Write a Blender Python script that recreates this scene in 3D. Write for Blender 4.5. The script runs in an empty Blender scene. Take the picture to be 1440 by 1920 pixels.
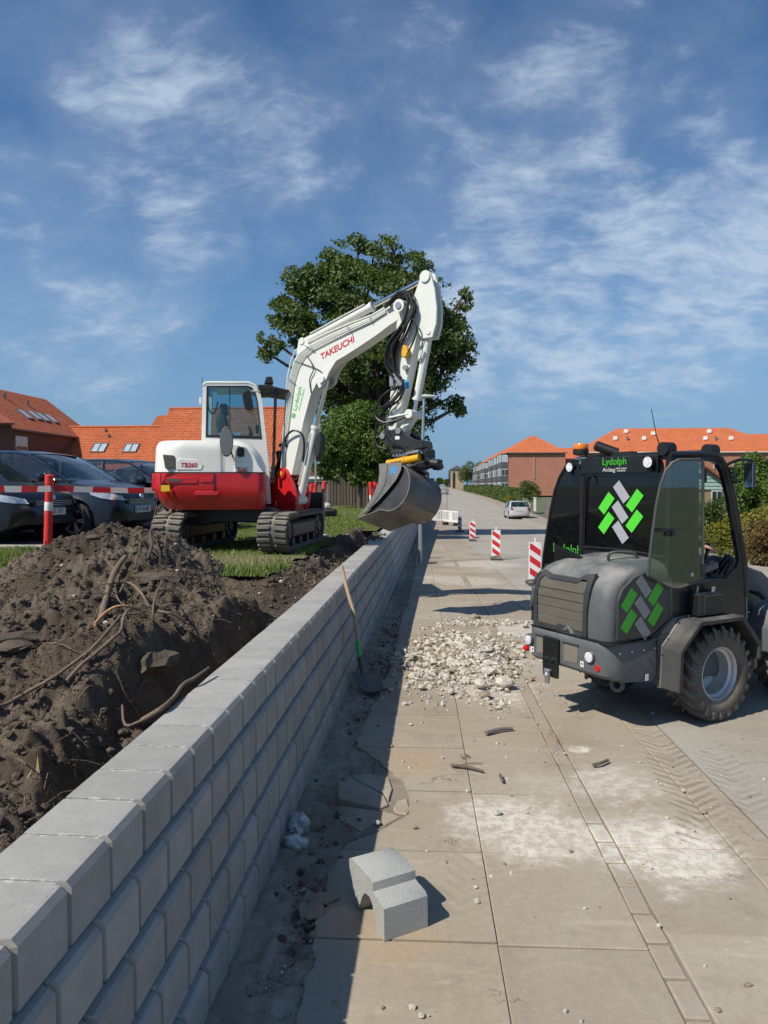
import bpy, bmesh, math, random
import numpy as np
from mathutils import Vector, Matrix, Euler

random.seed(7)
SC = bpy.context.scene
COL = SC.collection
R = math.radians

# ------------------------------------------------------------------ camera
FPX, CAMH = 1331.0, 1.8
SKYTINT, SKYLOW = (0.68, 0.97, 1.20), (2.15, 3.75, 5.9)
PITCH = -math.atan(50 / FPX)
YAW = math.atan(95 / FPX)
cam_data = bpy.data.cameras.new('camera')
cam = bpy.data.objects.new('camera', cam_data)
COL.objects.link(cam)
cam.location = (0, 0, CAMH)
cam.rotation_euler = (math.pi / 2 + PITCH, 0, YAW)
cam_data.sensor_fit = 'VERTICAL'
cam_data.sensor_height = 36.0
cam_data.lens = 36.0 * FPX / 1920
cam_data.clip_start = 0.05
cam_data.clip_end = 3000
SC.camera = cam

# ------------------------------------------------------------------ sun and sky
SUNV = Vector((-0.72, -0.56, 1.0)).normalized()          # towards the sun
sun_el = math.asin(SUNV.z)
sun_az = math.atan2(SUNV.x, SUNV.y)                      # clockwise from +Y
sun_data = bpy.data.lights.new('sun', 'SUN')
sun = bpy.data.objects.new('sun', sun_data)
COL.objects.link(sun)
sun_data.energy = 5.0
sun_data.angle = R(0.55)
sun_data.color = (1.0, 0.93, 0.81)
sun.rotation_euler = (-SUNV).to_track_quat('-Z', 'Y').to_euler()
sun.location = (-20, -8, 30)

SC.view_settings.view_transform = 'Standard'
SC.view_settings.look = 'None'
SC.view_settings.gamma = 1
SC.view_settings.use_curve_mapping = False
SC.view_settings.exposure = 0.08
SC.cycles.max_bounces = 8
SC.cycles.transparent_max_bounces = 12
SC.cycles.use_denoising = True
SC.cycles.caustics_reflective = False
SC.cycles.caustics_refractive = False


class NT:
    """small helper round a node tree"""
    def __init__(s, nt):
        s.nt = nt; s.nt.nodes.clear()

    def n(s, typ, **kw):
        nd = s.nt.nodes.new(typ)
        ins = kw.pop('ins', None)
        for k, v in kw.items():
            setattr(nd, k, v)
        if ins:
            for k, v in ins.items():
                s.put(nd, k, v)
        return nd

    def put(s, nd, k, v):
        sock = nd.inputs[k]
        if hasattr(v, 'is_output'):
            s.nt.links.new(v, sock)
        elif hasattr(v, 'outputs'):
            s.nt.links.new(v.outputs[0], sock)
        else:
            if isinstance(v, (tuple, list)) and len(v) == 3 and sock.type == 'RGBA':
                v = (*v, 1)
            sock.default_value = v

    def math(s, op, a, b=0.5, c=None, clamp=False):
        nd = s.n('ShaderNodeMath', operation=op, use_clamp=clamp)
        s.put(nd, 0, a); s.put(nd, 1, b)
        if c is not None: s.put(nd, 2, c)
        return nd.outputs[0]

    def vmath(s, op, a, b=None, out=0, scale=None):
        nd = s.n('ShaderNodeVectorMath', operation=op)
        s.put(nd, 0, a)
        if b is not None: s.put(nd, 1, b)
        if scale is not None: s.put(nd, 'Scale', scale)
        return nd.outputs[out]

    def mix(s, f, a, b, mode='MIX'):
        nd = s.n('ShaderNodeMix', data_type='RGBA', blend_type=mode)
        s.put(nd, 0, f); s.put(nd, 6, a); s.put(nd, 7, b)
        return nd.outputs[2]

    def ramp(s, f, stops, interp='LINEAR'):
        nd = s.n('ShaderNodeValToRGB')
        s.put(nd, 0, f)
        cr = nd.color_ramp; cr.interpolation = interp
        while len(cr.elements) < len(stops): cr.elements.new(0.5)
        for e, (p, c) in zip(cr.elements, stops):
            e.position = p
            e.color = (c, c, c, 1) if not isinstance(c, (tuple, list)) else (*c, 1)
        return nd.outputs[0]

    def smooth(s, v, lo, hi):
        nd = s.n('ShaderNodeMapRange', interpolation_type='SMOOTHSTEP')
        s.put(nd, 0, v); s.put(nd, 1, lo); s.put(nd, 2, hi); s.put(nd, 3, 0.0); s.put(nd, 4, 1.0)
        return nd.outputs[0]

    def noise(s, vec, scale, detail=4, rough=0.55, dist=0.0, out=0):
        nd = s.n('ShaderNodeTexNoise', ins={'Vector': vec, 'Scale': scale, 'Detail': detail, 'Roughness': rough, 'Distortion': dist})
        return nd.outputs[out]


def cam_ray(px, py):
    cp, sp, cy, sy = math.cos(PITCH), math.sin(PITCH), math.cos(YAW), math.sin(YAW)
    fw = Vector((-sy * cp, cy * cp, sp)); rt = Vector((cy, sy, 0)); up = rt.cross(fw)
    return fw + rt * ((px - 720) / FPX) - up * ((py - 960) / FPX)


def PZ(px, py, z=0.0):
    """the spot at height z seen at a photograph pixel"""
    r = cam_ray(px, py); t = (z - CAMH) / r.z
    return Vector((r.x * t, r.y * t, z))


def PY(px, py, y):
    """the spot at distance y down the street seen at a photograph pixel"""
    r = cam_ray(px, py); t = y / r.y
    return Vector((r.x * t, y, CAMH + r.z * t))


# ------------------------------------------------------------------ world
world = bpy.data.worlds.new('World'); SC.world = world; world.use_nodes = True
t = NT(world.node_tree)
sky = t.n('ShaderNodeTexSky', sky_type='NISHITA')
sky.sun_disc = False
sky.sun_elevation = sun_el
sky.sun_rotation = sun_az
sky.altitude = 0
sky.air_density = 1.0
sky.dust_density = 0.5
sky.ozone_density = 2.2
tc = t.n('ShaderNodeTexCoord')
D = tc.outputs['Generated']
sep = t.n('ShaderNodeSeparateXYZ', ins={0: D})
dz = t.math('MAXIMUM', sep.outputs[2], 0.0)
den = t.math('ADD', dz, 0.42)
cx = t.math('DIVIDE', sep.outputs[0], den); cy_ = t.math('DIVIDE', sep.outputs[1], den)
P2 = t.n('ShaderNodeCombineXYZ', ins={0: cx, 1: t.math('MULTIPLY', cy_, 1.0), 2: 0.0}).outputs[0]
warp = t.noise(P2, 3.2, 4, 0.55, out=1)
P3 = t.vmath('ADD', P2, t.vmath('SCALE', t.vmath('SUBTRACT', warp, (0.5, 0.5, 0.5)), scale=0.16))
n_big = t.noise(P3, 2.6, 5, 0.6, 0.2)
n_fine = t.noise(t.vmath('MULTIPLY', P3, (1.0, 1.6, 1.0)), 7.5, 9, 0.62, 0.1)
n_wisp = t.noise(t.vmath('MULTIPLY', P3, (0.9, 2.2, 1.0)), 17.0, 7, 0.68, 0.2)
cl = t.math('ADD', t.math('ADD', t.math('MULTIPLY', n_big, 0.30), t.math('MULTIPLY', n_fine, 0.55)), t.math('MULTIPLY', n_wisp, 0.25))
blob = None
Dn = t.vmath('NORMALIZE', t.vmath('ADD', D, t.vmath('SCALE', t.vmath('SUBTRACT', t.noise(D, 5.0, 4, 0.6, out=1), (0.5, 0.5, 0.5)), scale=0.22)))
for (px, py, r0, w) in [(330, 235, 8.0, 0.27), (480, 260, 6.0, 0.24), (250, 310, 4.5, 0.20), (580, 290, 5.5, .20), (775, 110, 7.5, 0.22), (690, 150, 6, .16), (740, 30, 5, .10),
                        (1150, 165, 6, 0.26), (1010, 235, 8, 0.24), (1215, 225, 6, 0.24), (860, 215, 7, 0.20), (800, 300, 6, 0.16), (1090, 290, 6, .16),
                        (1080, 520, 12, 0.33), (1330, 480, 8, 0.32), (930, 600, 10, 0.33), (1240, 580, 10, .31), (1000, 430, 7, .14), (330, 460, 4.5, 0.28), (150, 665, 7, 0.24), (60, 620, 5, .20), (60, 395, 5, .18), (130, 410, 5, .18),
                        (130, 25, 6, 0.16), (310, 590, 3.5, 0.22), (60, 495, 3.5, .20), (1165, 55, 3, .26), (730, 405, 3.5, .20), (520, 385, 4, .16), (1300, 70, 4, .16), (1330, 170, 4, .18)]:
    c = cam_ray(px, py).normalized()
    dt = t.vmath('DOT_PRODUCT', Dn, tuple(c), out=1)
    s_ = t.math('MULTIPLY', t.smooth(dt, math.cos(R(r0 * 1.25)), math.cos(R(r0 * 0.15))), w)
    blob = s_ if blob is None else t.math('MAXIMUM', blob, s_)
behind = t.math('MULTIPLY', t.smooth(t.math('MULTIPLY', sep.outputs[1], -1.0), 0.0, 0.4), 0.16)
blob = t.math('ADD', blob, behind)
dens = t.math('MULTIPLY', t.smooth(t.math('ADD', cl, blob), 0.74, 1.06), 0.9)
veil = t.math('MULTIPLY', t.math('MULTIPLY', blob, 1.25), t.smooth(t.math('ADD', n_big, t.math('MULTIPLY', n_fine, 0.5)), 0.55, 1.0))
dens = t.math('ADD', t.math('ADD', dens, veil), t.math('MULTIPLY', blob, 0.32), clamp=True)
dens = t.math('MULTIPLY', dens, t.smooth(sep.outputs[2], 0.02, 0.16))
skyc = t.mix(1.0, sky.outputs[0], SKYTINT, 'MULTIPLY')
low = t.smooth(sep.outputs[2], 0.42, -0.04)
skyc = t.mix(t.math('MULTIPLY', low, 0.85), skyc, SKYLOW)
col = t.mix(t.math('MULTIPLY', dens, 0.80), skyc, (5.8, 7.0, 8.6))
bg = t.n('ShaderNodeBackground', ins={'Color': col, 'Strength': 0.086})
out = t.n('ShaderNodeOutputWorld', ins={0: bg.outputs[0]})


# ------------------------------------------------------------------ mesh builder
class MB:
    def __init__(s, M=None):
        s.v = []; s.f = []; s.m = []; s.M = M or Matrix.Identity(4)

    def add(s, verts, faces, mi=0):
        b = len(s.v)
        for p in verts:
            s.v.append(tuple(s.M @ Vector(p)))
        for i, f in enumerate(faces):
            s.f.append(tuple(b + k for k in f))
            s.m.append(mi[i] if isinstance(mi, (list, tuple)) else mi)
        return s

    def bm(s, bm, mi=0, T=None):
        bm.verts.index_update()
        vs = [(T @ v.co) if T else v.co.copy() for v in bm.verts]
        s.add(vs, [[v.index for v in f.verts] for f in bm.faces], mi)
        bm.free()
        return s

    def box(s, c, size, rot=None, mi=0, bev=0.0, seg=1):
        bm = bmesh.new()
        bmesh.ops.create_cube(bm, size=1)
        for v in bm.verts:
            v.co = Vector((v.co.x * size[0], v.co.y * size[1], v.co.z * size[2]))
        if bev > 0:
            bmesh.ops.bevel(bm, geom=list(bm.edges), offset=min(bev, min(size) * 0.45), segments=seg, affect='EDGES', profile=0.5)
        T = Matrix.Translation(c)
        if rot is not None:
            T = T @ (rot if isinstance(rot, Matrix) else Euler(rot).to_matrix().to_4x4())
        return s.bm(bm, mi, T)

    def beam(s, p0, p1, w, h, mi=0, bev=0.0, up=(0, 0, 1)):
        p0 = Vector(p0); p1 = Vector(p1); d = p1 - p0; L = d.length
        x = d.normalized(); u = Vector(up)
        if abs(x.dot(u)) > 0.98: u = Vector((1, 0, 0))
        y = u.cross(x).normalized(); z = x.cross(y)
        Mx = Matrix((x, y, z)).transposed().to_4x4()
        return s.box((p0 + p1) / 2, (L, w, h), Mx, mi, bev)

    def prism(s, pts, y0, y1, mi=0, bev=0.0, seg=1, axis='y', only_outline=False):
        """2D outline extruded; axis y: pts=(x,z); axis x: pts=(y,z); axis z: pts=(x,y)"""
        def P(a, b, c):
            return {'y': (a, c, b), 'x': (c, a, b), 'z': (a, b, c)}[axis]
        bm = bmesh.new()
        lo = [bm.verts.new(P(a, b, y0)) for a, b in pts]
        hi = [bm.verts.new(P(a, b, y1)) for a, b in pts]
        n = len(pts)
        bm.faces.new(lo); bm.faces.new(hi[::-1])
        for i in range(n):
            bm.faces.new((lo[i], hi[i], hi[(i + 1) % n], lo[(i + 1) % n]))
        bmesh.ops.recalc_face_normals(bm, faces=bm.faces)
        if bev > 0:
            bmesh.ops.bevel(bm, geom=list(bm.edges), offset=bev, segments=seg, affect='EDGES', profile=0.5, clamp_overlap=True)
        return s.bm(bm, mi)

    def cyl(s, p0, p1, r, r2=None, n=12, mi=0, caps=True):
        r2 = r if r2 is None else r2
        p0 = Vector(p0); p1 = Vector(p1); d = (p1 - p0).normalized()
        a = d.orthogonal().normalized(); b = d.cross(a)
        vs = []
        for k in range(n):
            an = 2 * math.pi * k / n
            o = a * math.cos(an) + b * math.sin(an)
            vs.append(p0 + o * r); vs.append(p1 + o * r2)
        fs = [(2 * k, 2 * ((k + 1) % n), 2 * ((k + 1) % n) + 1, 2 * k + 1) for k in range(n)]
        if caps:
            fs.append(tuple(2 * k for k in range(n))[::-1]); fs.append(tuple(2 * k + 1 for k in range(n)))
        return s.add(vs, fs, mi)

    def lathe(s, prof, c, axis, n=24, mi=0, seglist=None):
        """prof = (r, h) along axis"""
        c = Vector(c); d = Vector(axis).normalized(); a = d.orthogonal().normalized(); b = d.cross(a)
        m = len(prof); vs = []; fs = []
        for k in range(n):
            an = 2 * math.pi * k / n; o = a * math.cos(an) + b * math.sin(an)
            for r, h in prof: vs.append(c + o * r + d * h)
        for k in range(n):
            k2 = (k + 1) % n
            for j in range(m - 1):
                fs.append((k * m + j, k2 * m + j, k2 * m + j + 1, k * m + j + 1))
        return s.add(vs, fs, mi)

    def tube(s, pts, r, n=8, mi=0, smooth=0, taper=None, caps=True):
        pts = [Vector(p) for p in pts]
        rs = [r] * len(pts) if taper is None else list(taper)
        if smooth:
            q = []; qr = []
            for i in range(len(pts) - 1):
                p0 = pts[max(i - 1, 0)]; p1 = pts[i]; p2 = pts[i + 1]; p3 = pts[min(i + 2, len(pts) - 1)]
                for k in range(smooth):
                    u = k / smooth
                    q.append(0.5 * ((2 * p1) + (p2 - p0) * u + (2 * p0 - 5 * p1 + 4 * p2 - p3) * u * u + (3 * p1 - p0 - 3 * p2 + p3) * u ** 3))
                    qr.append(rs[i] * (1 - u) + rs[i + 1] * u)
            q.append(pts[-1]); qr.append(rs[-1]); pts = q; rs = qr
        ref = None; vs = []
        for i, p in enumerate(pts):
            d = (pts[min(i + 1, len(pts) - 1)] - pts[max(i - 1, 0)]).normalized()
            if ref is None: ref = d.orthogonal().normalized()
            ref = (ref - d * ref.dot(d))
            ref = ref.normalized() if ref.length > 1e-6 else d.orthogonal().normalized()
            b = d.cross(ref)
            for k in range(n):
                an = 2 * math.pi * k / n
                vs.append(p + (ref * math.cos(an) + b * math.sin(an)) * rs[i])
        fs = []
        for i in range(len(pts) - 1):
            for k in range(n):
                k2 = (k + 1) % n
                fs.append((i * n + k, i * n + k2, (i + 1) * n + k2, (i + 1) * n + k))
        if caps:
            fs.append(tuple(range(n))[::-1]); fs.append(tuple((len(pts) - 1) * n + k for k in range(n)))
        return s.add(vs, fs, mi)

    def grid(s, rows, mi=0, closed=False, capends=False):
        """rows: list of equally long point lists, skinned"""
        m = len(rows[0]); vs = [p for r_ in rows for p in r_]; fs = []
        for i in range(len(rows) - 1):
            for j in range(m if closed else m - 1):
                j2 = (j + 1) % m
                fs.append((i * m + j, i * m + j2, (i + 1) * m + j2, (i + 1) * m + j))
        if capends:
            fs.append(tuple(range(m))[::-1]); fs.append(tuple((len(rows) - 1) * m + k for k in range(m)))
        return s.add(vs, fs, mi)

    def build(s, name, mats, parent=None, smooth=35, link=True, recalc=True):
        me = bpy.data.meshes.new(name)
        me.from_pydata(s.v, [], s.f)
        if recalc:
            bm = bmesh.new(); bm.from_mesh(me)
            bm.faces.ensure_lookup_table()
            bmesh.ops.recalc_face_normals(bm, faces=bm.faces)
            bm.to_mesh(me); bm.free()
        if not isinstance(mats, (list, tuple)): mats = [mats]
        for m in mats: me.materials.append(m)
        if len(mats) > 1:
            me.polygons.foreach_set('material_index', s.m)
        if smooth:
            me.polygons.foreach_set('use_smooth', [True] * len(me.polygons))
            me.set_sharp_from_angle(angle=R(smooth))
        me.update()
        o = bpy.data.objects.new(name, me)
        COL.objects.link(o)
        if parent is not None: o.parent = parent
        return o


def tag(o, label=None, cat=None, group=None, kind=None):
    if label: o['label'] = label
    if cat: o['category'] = cat
    if group: o['group'] = group
    if kind: o['kind'] = kind
    return o


def empty(name, loc, rz=0, label=None, cat=None, group=None):
    o = bpy.data.objects.new(name, None); COL.objects.link(o)
    o.location = loc; o.rotation_euler = (0, 0, rz)
    o.empty_display_size = 0.2
    bpy.context.view_layer.update()
    return tag(o, label, cat, group)


def obj_from(me, name, parent=None, loc=(0, 0, 0), rz=0, sc=None):
    o = bpy.data.objects.new(name, me); COL.objects.link(o)
    o.location = loc; o.rotation_euler = (0, 0, rz)
    if sc is not None: o.scale = sc
    if parent is not None: o.parent = parent
    return o


def copy_tree(o, parent=None):
    c = o.copy(); COL.objects.link(c)
    if parent is not None: c.parent = parent
    for ch in [q for q in bpy.data.objects if q.parent is o]:
        copy_tree(ch, c)
    return c


def np_mesh(name, V, F, mats, kind=None, smooth=False, parent=None, mi=None):
    """V (n,3), F (m,k) arrays"""
    me = bpy.data.meshes.new(name)
    V = np.asarray(V, dtype=np.float32); F = np.asarray(F, dtype=np.int32)
    me.vertices.add(len(V)); me.vertices.foreach_set('co', V.ravel())
    k = F.shape[1]
    me.loops.add(F.size); me.loops.foreach_set('vertex_index', F.ravel())
    me.polygons.add(len(F)); me.polygons.foreach_set('loop_start', np.arange(0, F.size, k, dtype=np.int32))
    if not isinstance(mats, (list, tuple)): mats = [mats]
    for m in mats: me.materials.append(m)
    if mi is not None: me.polygons.foreach_set('material_index', np.asarray(mi, dtype=np.int32))
    me.polygons.foreach_set('use_smooth', np.full(len(F), smooth))
    me.update(calc_edges=True); me.validate()
    o = bpy.data.objects.new(name, me); COL.objects.link(o)
    if parent is not None: o.parent = parent
    if kind: o['kind'] = kind
    return o


def vnoise(x, y, seed=0):
    """numpy value noise 0..1"""
    xi = np.floor(x).astype(np.int64); yi = np.floor(y).astype(np.int64)
    xf = x - xi; yf = y - yi
    u = xf * xf * (3 - 2 * xf); v = yf * yf * (3 - 2 * yf)
    def h(a, b):
        n = (a * 374761393 + b * 668265263 + seed * 1442695041) & 0xffffffff
        n = ((n ^ (n >> 13)) * 1274126177) & 0xffffffff
        return ((n ^ (n >> 16)) & 0xffff) / 65535.0
    return (h(xi, yi) * (1 - u) + h(xi + 1, yi) * u) * (1 - v) + (h(xi, yi + 1) * (1 - u) + h(xi + 1, yi + 1) * u) * v


def fbm(x, y, oct=4, seed=0, gain=0.5):
    a = 1.0; s = 0; tot = 0
    for k in range(oct):
        s = s + a * vnoise(x * 2 ** k + 17.3 * k, y * 2 ** k - 9.1 * k, seed + k); tot += a; a *= gain
    return s / tot


def sstep(x, a, b):
    q = np.clip((x - a) / (b - a), 0, 1)
    return q * q * (3 - 2 * q)


# ------------------------------------------------------------------ materials
MATS = {}
def mat(name, col, rough=0.6, metal=0.0, var=0.12, scale=6.0, bump=0.0, bscale=40.0, spec=0.5, coat=0.0,
        dust=0.0, dustcol=(0.36, 0.31, 0.25), rnd=0.0, emit=0.0):
    if name in MATS: return MATS[name]
    m = bpy.data.materials.new(name); m.use_nodes = True; MATS[name] = m
    t = NT(m.node_tree)
    tc = t.n('ShaderNodeTexCoord'); P = tc.outputs['Object']
    c = (*col, 1)
    n1 = t.noise(P, scale, 5, 0.6)
    n2 = t.noise(P, scale * 7.3, 3, 0.6)
    f = t.math('ADD', t.math('MULTIPLY', t.math('SUBTRACT', n1, 0.5), 2.6 * var), t.math('ADD', 1.0, t.math('MULTIPLY', t.math('SUBTRACT', n2, 0.5), 1.2 * var)))
    if rnd > 0:
        oi = t.n('ShaderNodeObjectInfo')
        f = t.math('MULTIPLY', f, t.math('ADD', 1 - rnd, t.math('MULTIPLY', oi.outputs['Random'], 2 * rnd)))
    cc = t.vmath('SCALE', col, scale=f)
    ro = rough
    if dust > 0:
        geo = t.n('ShaderNodeNewGeometry')
        nz = t.n('ShaderNodeSeparateXYZ', ins={0: geo.outputs['Normal']}).outputs[2]
        d = t.math('MULTIPLY', t.smooth(nz, 0.0, 0.9), 0.9)
        d = t.math('MULTIPLY', t.math('ADD', d, 0.16), t.smooth(t.noise(P, 3.7, 6, 0.65), 0.3, 0.75))
        d = t.math('MULTIPLY', d, dust * 1.6, clamp=True)
        cc = t.mix(d, cc, dustcol)
        ro = t.math('ADD', rough, t.math('MULTIPLY', d, 0.5), clamp=True)
    b = t.n('ShaderNodeBsdfPrincipled')
    t.put(b, 'Base Color', cc); t.put(b, 'Metallic', metal)
    rr = t.math('ADD', ro, t.math('MULTIPLY', t.math('SUBTRACT', n1, 0.5), 0.18), clamp=True)
    t.put(b, 'Roughness', rr)
    t.put(b, 'Specular IOR Level', spec)
    if coat: t.put(b, 'Coat Weight', coat); t.put(b, 'Coat Roughness', 0.05)
    if bump > 0:
        bn = t.n('ShaderNodeBump', ins={'Height': t.noise(P, bscale, 5, 0.65), 'Strength': min(bump, 1.0), 'Distance': 0.02})
        t.put(b, 'Normal', bn.outputs[0])
    if emit:
        t.put(b, 'Emission Color', c); t.put(b, 'Emission Strength', emit)
    o = t.n('ShaderNodeOutputMaterial', ins={0: b.outputs[0]})
    return m


def glass(name, col=(0.75, 0.85, 0.85), alpha=0.25, rough=0.02, spec=0.5):
    """thin pane: tinted see-through mixed with a clear reflection"""
    if name in MATS: return MATS[name]
    m = bpy.data.materials.new(name); m.use_nodes = True; MATS[name] = m
    t = NT(m.node_tree)
    tr = t.n('ShaderNodeBsdfTransparent', ins={'Color': (*[c * (1 - alpha) for c in col], 1)})
    gl = t.n('ShaderNodeBsdfGlossy', ins={'Color': (1, 1, 1, 1), 'Roughness': rough})
    g = t.n('ShaderNodeNewGeometry')
    c_ = t.math('ABSOLUTE', t.vmath('DOT_PRODUCT', g.outputs['Normal'], g.outputs['Incoming'], out=1))
    s5 = t.math('POWER', t.math('SUBTRACT', 1.0, c_, clamp=True), 5.0)
    f = t.math('ADD', 0.03 + 0.04 * spec, t.math('MULTIPLY', s5, 0.9), clamp=True)
    mx = t.n('ShaderNodeMixShader', ins={0: f, 1: tr.outputs[0], 2: gl.outputs[0]})
    t.n('ShaderNodeOutputMaterial', ins={0: mx.outputs[0]})
    return m


def text_obj(body, name, parent, M, size, m, extrude=0.0008, width=None, shear=0.0, bold=0.0, align='CENTER'):
    """flat lettering: real geometry standing a hair proud of its surface. M = local matrix (x right, y up of the text)"""
    cu = bpy.data.curves.new(name, 'FONT'); cu.body = body; cu.size = size; cu.extrude = extrude; cu.offset = bold
    cu.align_x = align; cu.align_y = 'CENTER'; cu.shear = shear
    tmp = bpy.data.objects.new(name, cu); COL.objects.link(tmp)
    dg = bpy.context.evaluated_depsgraph_get()
    me = bpy.data.meshes.new_from_object(tmp.evaluated_get(dg))
    bpy.data.objects.remove(tmp); bpy.data.curves.remove(cu)
    if width:
        xs = [v.co.x for v in me.vertices]; w = max(xs) - min(xs)
        for v in me.vertices: v.co.x *= width / w
    me.transform(M)
    me.materials.clear(); me.materials.append(m)
    o = bpy.data.objects.new(name, me); COL.objects.link(o)
    if parent is not None: o.parent = parent
    return o


def basis(o, x, y):
    """matrix with the given x and y axes at origin o"""
    x = Vector(x).normalized(); y = Vector(y); z = x.cross(y).normalized(); y = z.cross(x)
    Mx = Matrix((x, y, z)).transposed().to_4x4()
    return Matrix.Translation(o) @ Mx
# ================================================================== ground, road, footpath
_zy = [-60, 8, 14, 19, 29, 38, 50, 58, 74, 108, 160, 300, 1500]
_zz = [0, 0, -.09, -.2, -.47, -.68, -.95, -.99, -.78, -.36, -.1, .1, .3]


def zg(y):
    y = np.asarray(y, dtype=float)
    s = 0
    for d in (-3, -1.5, 0, 1.5, 3): s = s + np.interp(y + d * np.clip(y / 20, 0, 1), _zy, _zz)
    return s / 5


def off(y):
    return -0.0225 * min(max(y, -5), 26)


YS = [-60, -20, -5, 0, 4, 8, 10, 12, 14, 16, 18, 20, 22, 24, 26, 28, 31, 34, 37, 40, 44, 48, 52, 56, 60, 65, 70, 76, 82, 90, 100, 112, 125, 140, 160, 190, 230, 300, 450, 700, 1500]


def strip(name, xa, xb, m, dz=0.0, ys=None, kind='structure', nx=1, drift=True):
    mb = MB(); rows = []
    for y in (ys or YS):
        o = off(y) if drift else 0
        rows.append([(xa + (xb - xa) * k / nx + o, y, float(zg(y)) + dz) for k in range(nx + 1)])
    mb.grid(rows)
    o = mb.build(name, m, smooth=0)
    if kind: o['kind'] = kind
    return o


def pos_mat(name, base, patches=(), tracks=(), speck=0.5, bump=0.35, rough=0.85, rnd=0.0, stain=1.0, tint2=(0.30, 0.235, 0.175)):
    """ground material laid out in place coordinates: mottled dirt, pale mortar dust patches, tyre prints"""
    m = bpy.data.materials.new(name); m.use_nodes = True
    t = NT(m.node_tree)
    P = t.n('ShaderNodeNewGeometry').outputs['Position']
    Pxy = t.vmath('MULTIPLY', P, (1, 1, 0))
    big = t.noise(Pxy, 0.55, 5, 0.6, 0.4); mid = t.noise(Pxy, 3.1, 6, 0.65, 0.3); fine = t.noise(Pxy, 26, 4, 0.7); grit = t.noise(Pxy, 150, 2, 0.6)
    streak = t.noise(t.vmath('MULTIPLY', Pxy, (1.2, 6.0, 1)), 1.6, 5, 0.65, 0.6)
    c = t.mix(t.smooth(big, 0.38, 0.66), base, tint2)
    c = t.mix(t.math('MULTIPLY', t.smooth(mid, 0.50, 0.76), 0.6 * stain), c, tuple(v * 0.66 for v in tint2))
    c = t.mix(t.math('MULTIPLY', t.smooth(streak, 0.52, 0.76), 0.45 * stain), c, tuple(min(1, v * 1.32) for v in base))
    f = t.math('ADD', 1 - 0.5 * speck * 0.5, t.math('MULTIPLY', fine, 0.5 * speck))
    f = t.math('MULTIPLY', f, t.math('ADD', 0.82, t.math('MULTIPLY', grit, 0.36)))
    if rnd:
        oi = t.n('ShaderNodeObjectInfo'); f = t.math('MULTIPLY', f, t.math('ADD', 1 - rnd, t.math('MULTIPLY', oi.outputs['Random'], 2 * rnd)))
    c = t.vmath('SCALE', c, scale=f)
    h = t.math('ADD', t.math('MULTIPLY', fine, 0.5), t.math('MULTIPLY', grit, 0.35))
    spot = t.smooth(t.noise(Pxy, 55, 3, 0.6), 0.66, 0.74)
    c = t.mix(t.math('MULTIPLY', t.math('MULTIPLY', spot, t.smooth(mid, 0.35, 0.6)), 0.6 * stain), c, tuple(v * 0.45 for v in tint2))
    pale = t.smooth(t.noise(Pxy, 38, 4, 0.65), 0.62, 0.72)
    c = t.mix(t.math('MULTIPLY', t.math('MULTIPLY', pale, t.smooth(big, 0.40, 0.62)), 0.5 * stain), c, tuple(min(1, v * 1.6) for v in base))
    vo = t.n('ShaderNodeTexVoronoi', feature='DISTANCE_TO_EDGE', ins={'Vector': t.vmath('ADD', Pxy, t.vmath('SCALE', t.noise(Pxy, 4.0, 5, 0.7, out=1), scale=0.35)), 'Scale': 1.1})
    crack = t.math('MULTIPLY', t.math('SUBTRACT', 1.0, t.smooth(vo.outputs[0], 0.0, 0.006)), t.smooth(t.noise(Pxy, 1.1, 3, 0.5), 0.52, 0.60))
    c = t.mix(t.math('MULTIPLY', crack, 0.7 * stain), c, tuple(v * 0.35 for v in tint2))
    h = t.math('SUBTRACT', h, t.math('MULTIPLY', crack, 0.8))
    for (ax, ay, bx, by, w, amt) in tracks:
        T = Vector((bx - ax, by - ay, 0)); L = T.length; T.normalize(); N = Vector((T.y, -T.x, 0))
        q = t.vmath('SUBTRACT', Pxy, (ax, ay, 0))
        wob = t.math('MULTIPLY', t.math('SUBTRACT', mid, 0.5), 0.05)
        v = t.vmath('DOT_PRODUCT', q, tuple(T), out=1)
        u = t.math('ADD', t.vmath('DOT_PRODUCT', q, tuple(N), out=1), wob)
        u = t.math('SUBTRACT', u, t.math('MULTIPLY', t.math('MULTIPLY', v, v), 0.035))
        au = t.math('ABSOLUTE', u)
        ph = t.math('MULTIPLY', t.math('ADD', v, t.math('MULTIPLY', au, 0.9)), 2 * math.pi / 0.085)
        ph = t.math('ADD', ph, t.math('MULTIPLY', t.noise(Pxy, 7, 4, 0.7), 5.0))
        s_ = t.math('SINE', ph)
        inside = t.math('MULTIPLY', t.math('SUBTRACT', 1.0, t.smooth(au, w * 0.8, w)), t.math('MULTIPLY', t.smooth(v, -0.1, 0.25), t.math('SUBTRACT', 1.0, t.smooth(v, L * 0.8, L * 1.05))))
        inside = t.math('MULTIPLY', inside, t.smooth(t.noise(Pxy, 5.0, 5, 0.7), 0.36, 0.58))
        bar = t.math('MULTIPLY', t.smooth(s_, -0.25, 0.65), inside)
        c = t.mix(t.math('MULTIPLY', bar, 0.55 * amt), c, tuple(v_ * 0.62 for v_ in tint2))
        c = t.mix(t.math('MULTIPLY', t.math('MULTIPLY', inside, t.math('SUBTRACT', 1.0, t.smooth(s_, -0.6, 0.3))), 0.3 * amt), c, tuple(min(1, v_ * 1.25) for v_ in base))
        h = t.math('ADD', h, t.math('MULTIPLY', bar, -0.8 * amt))
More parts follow.
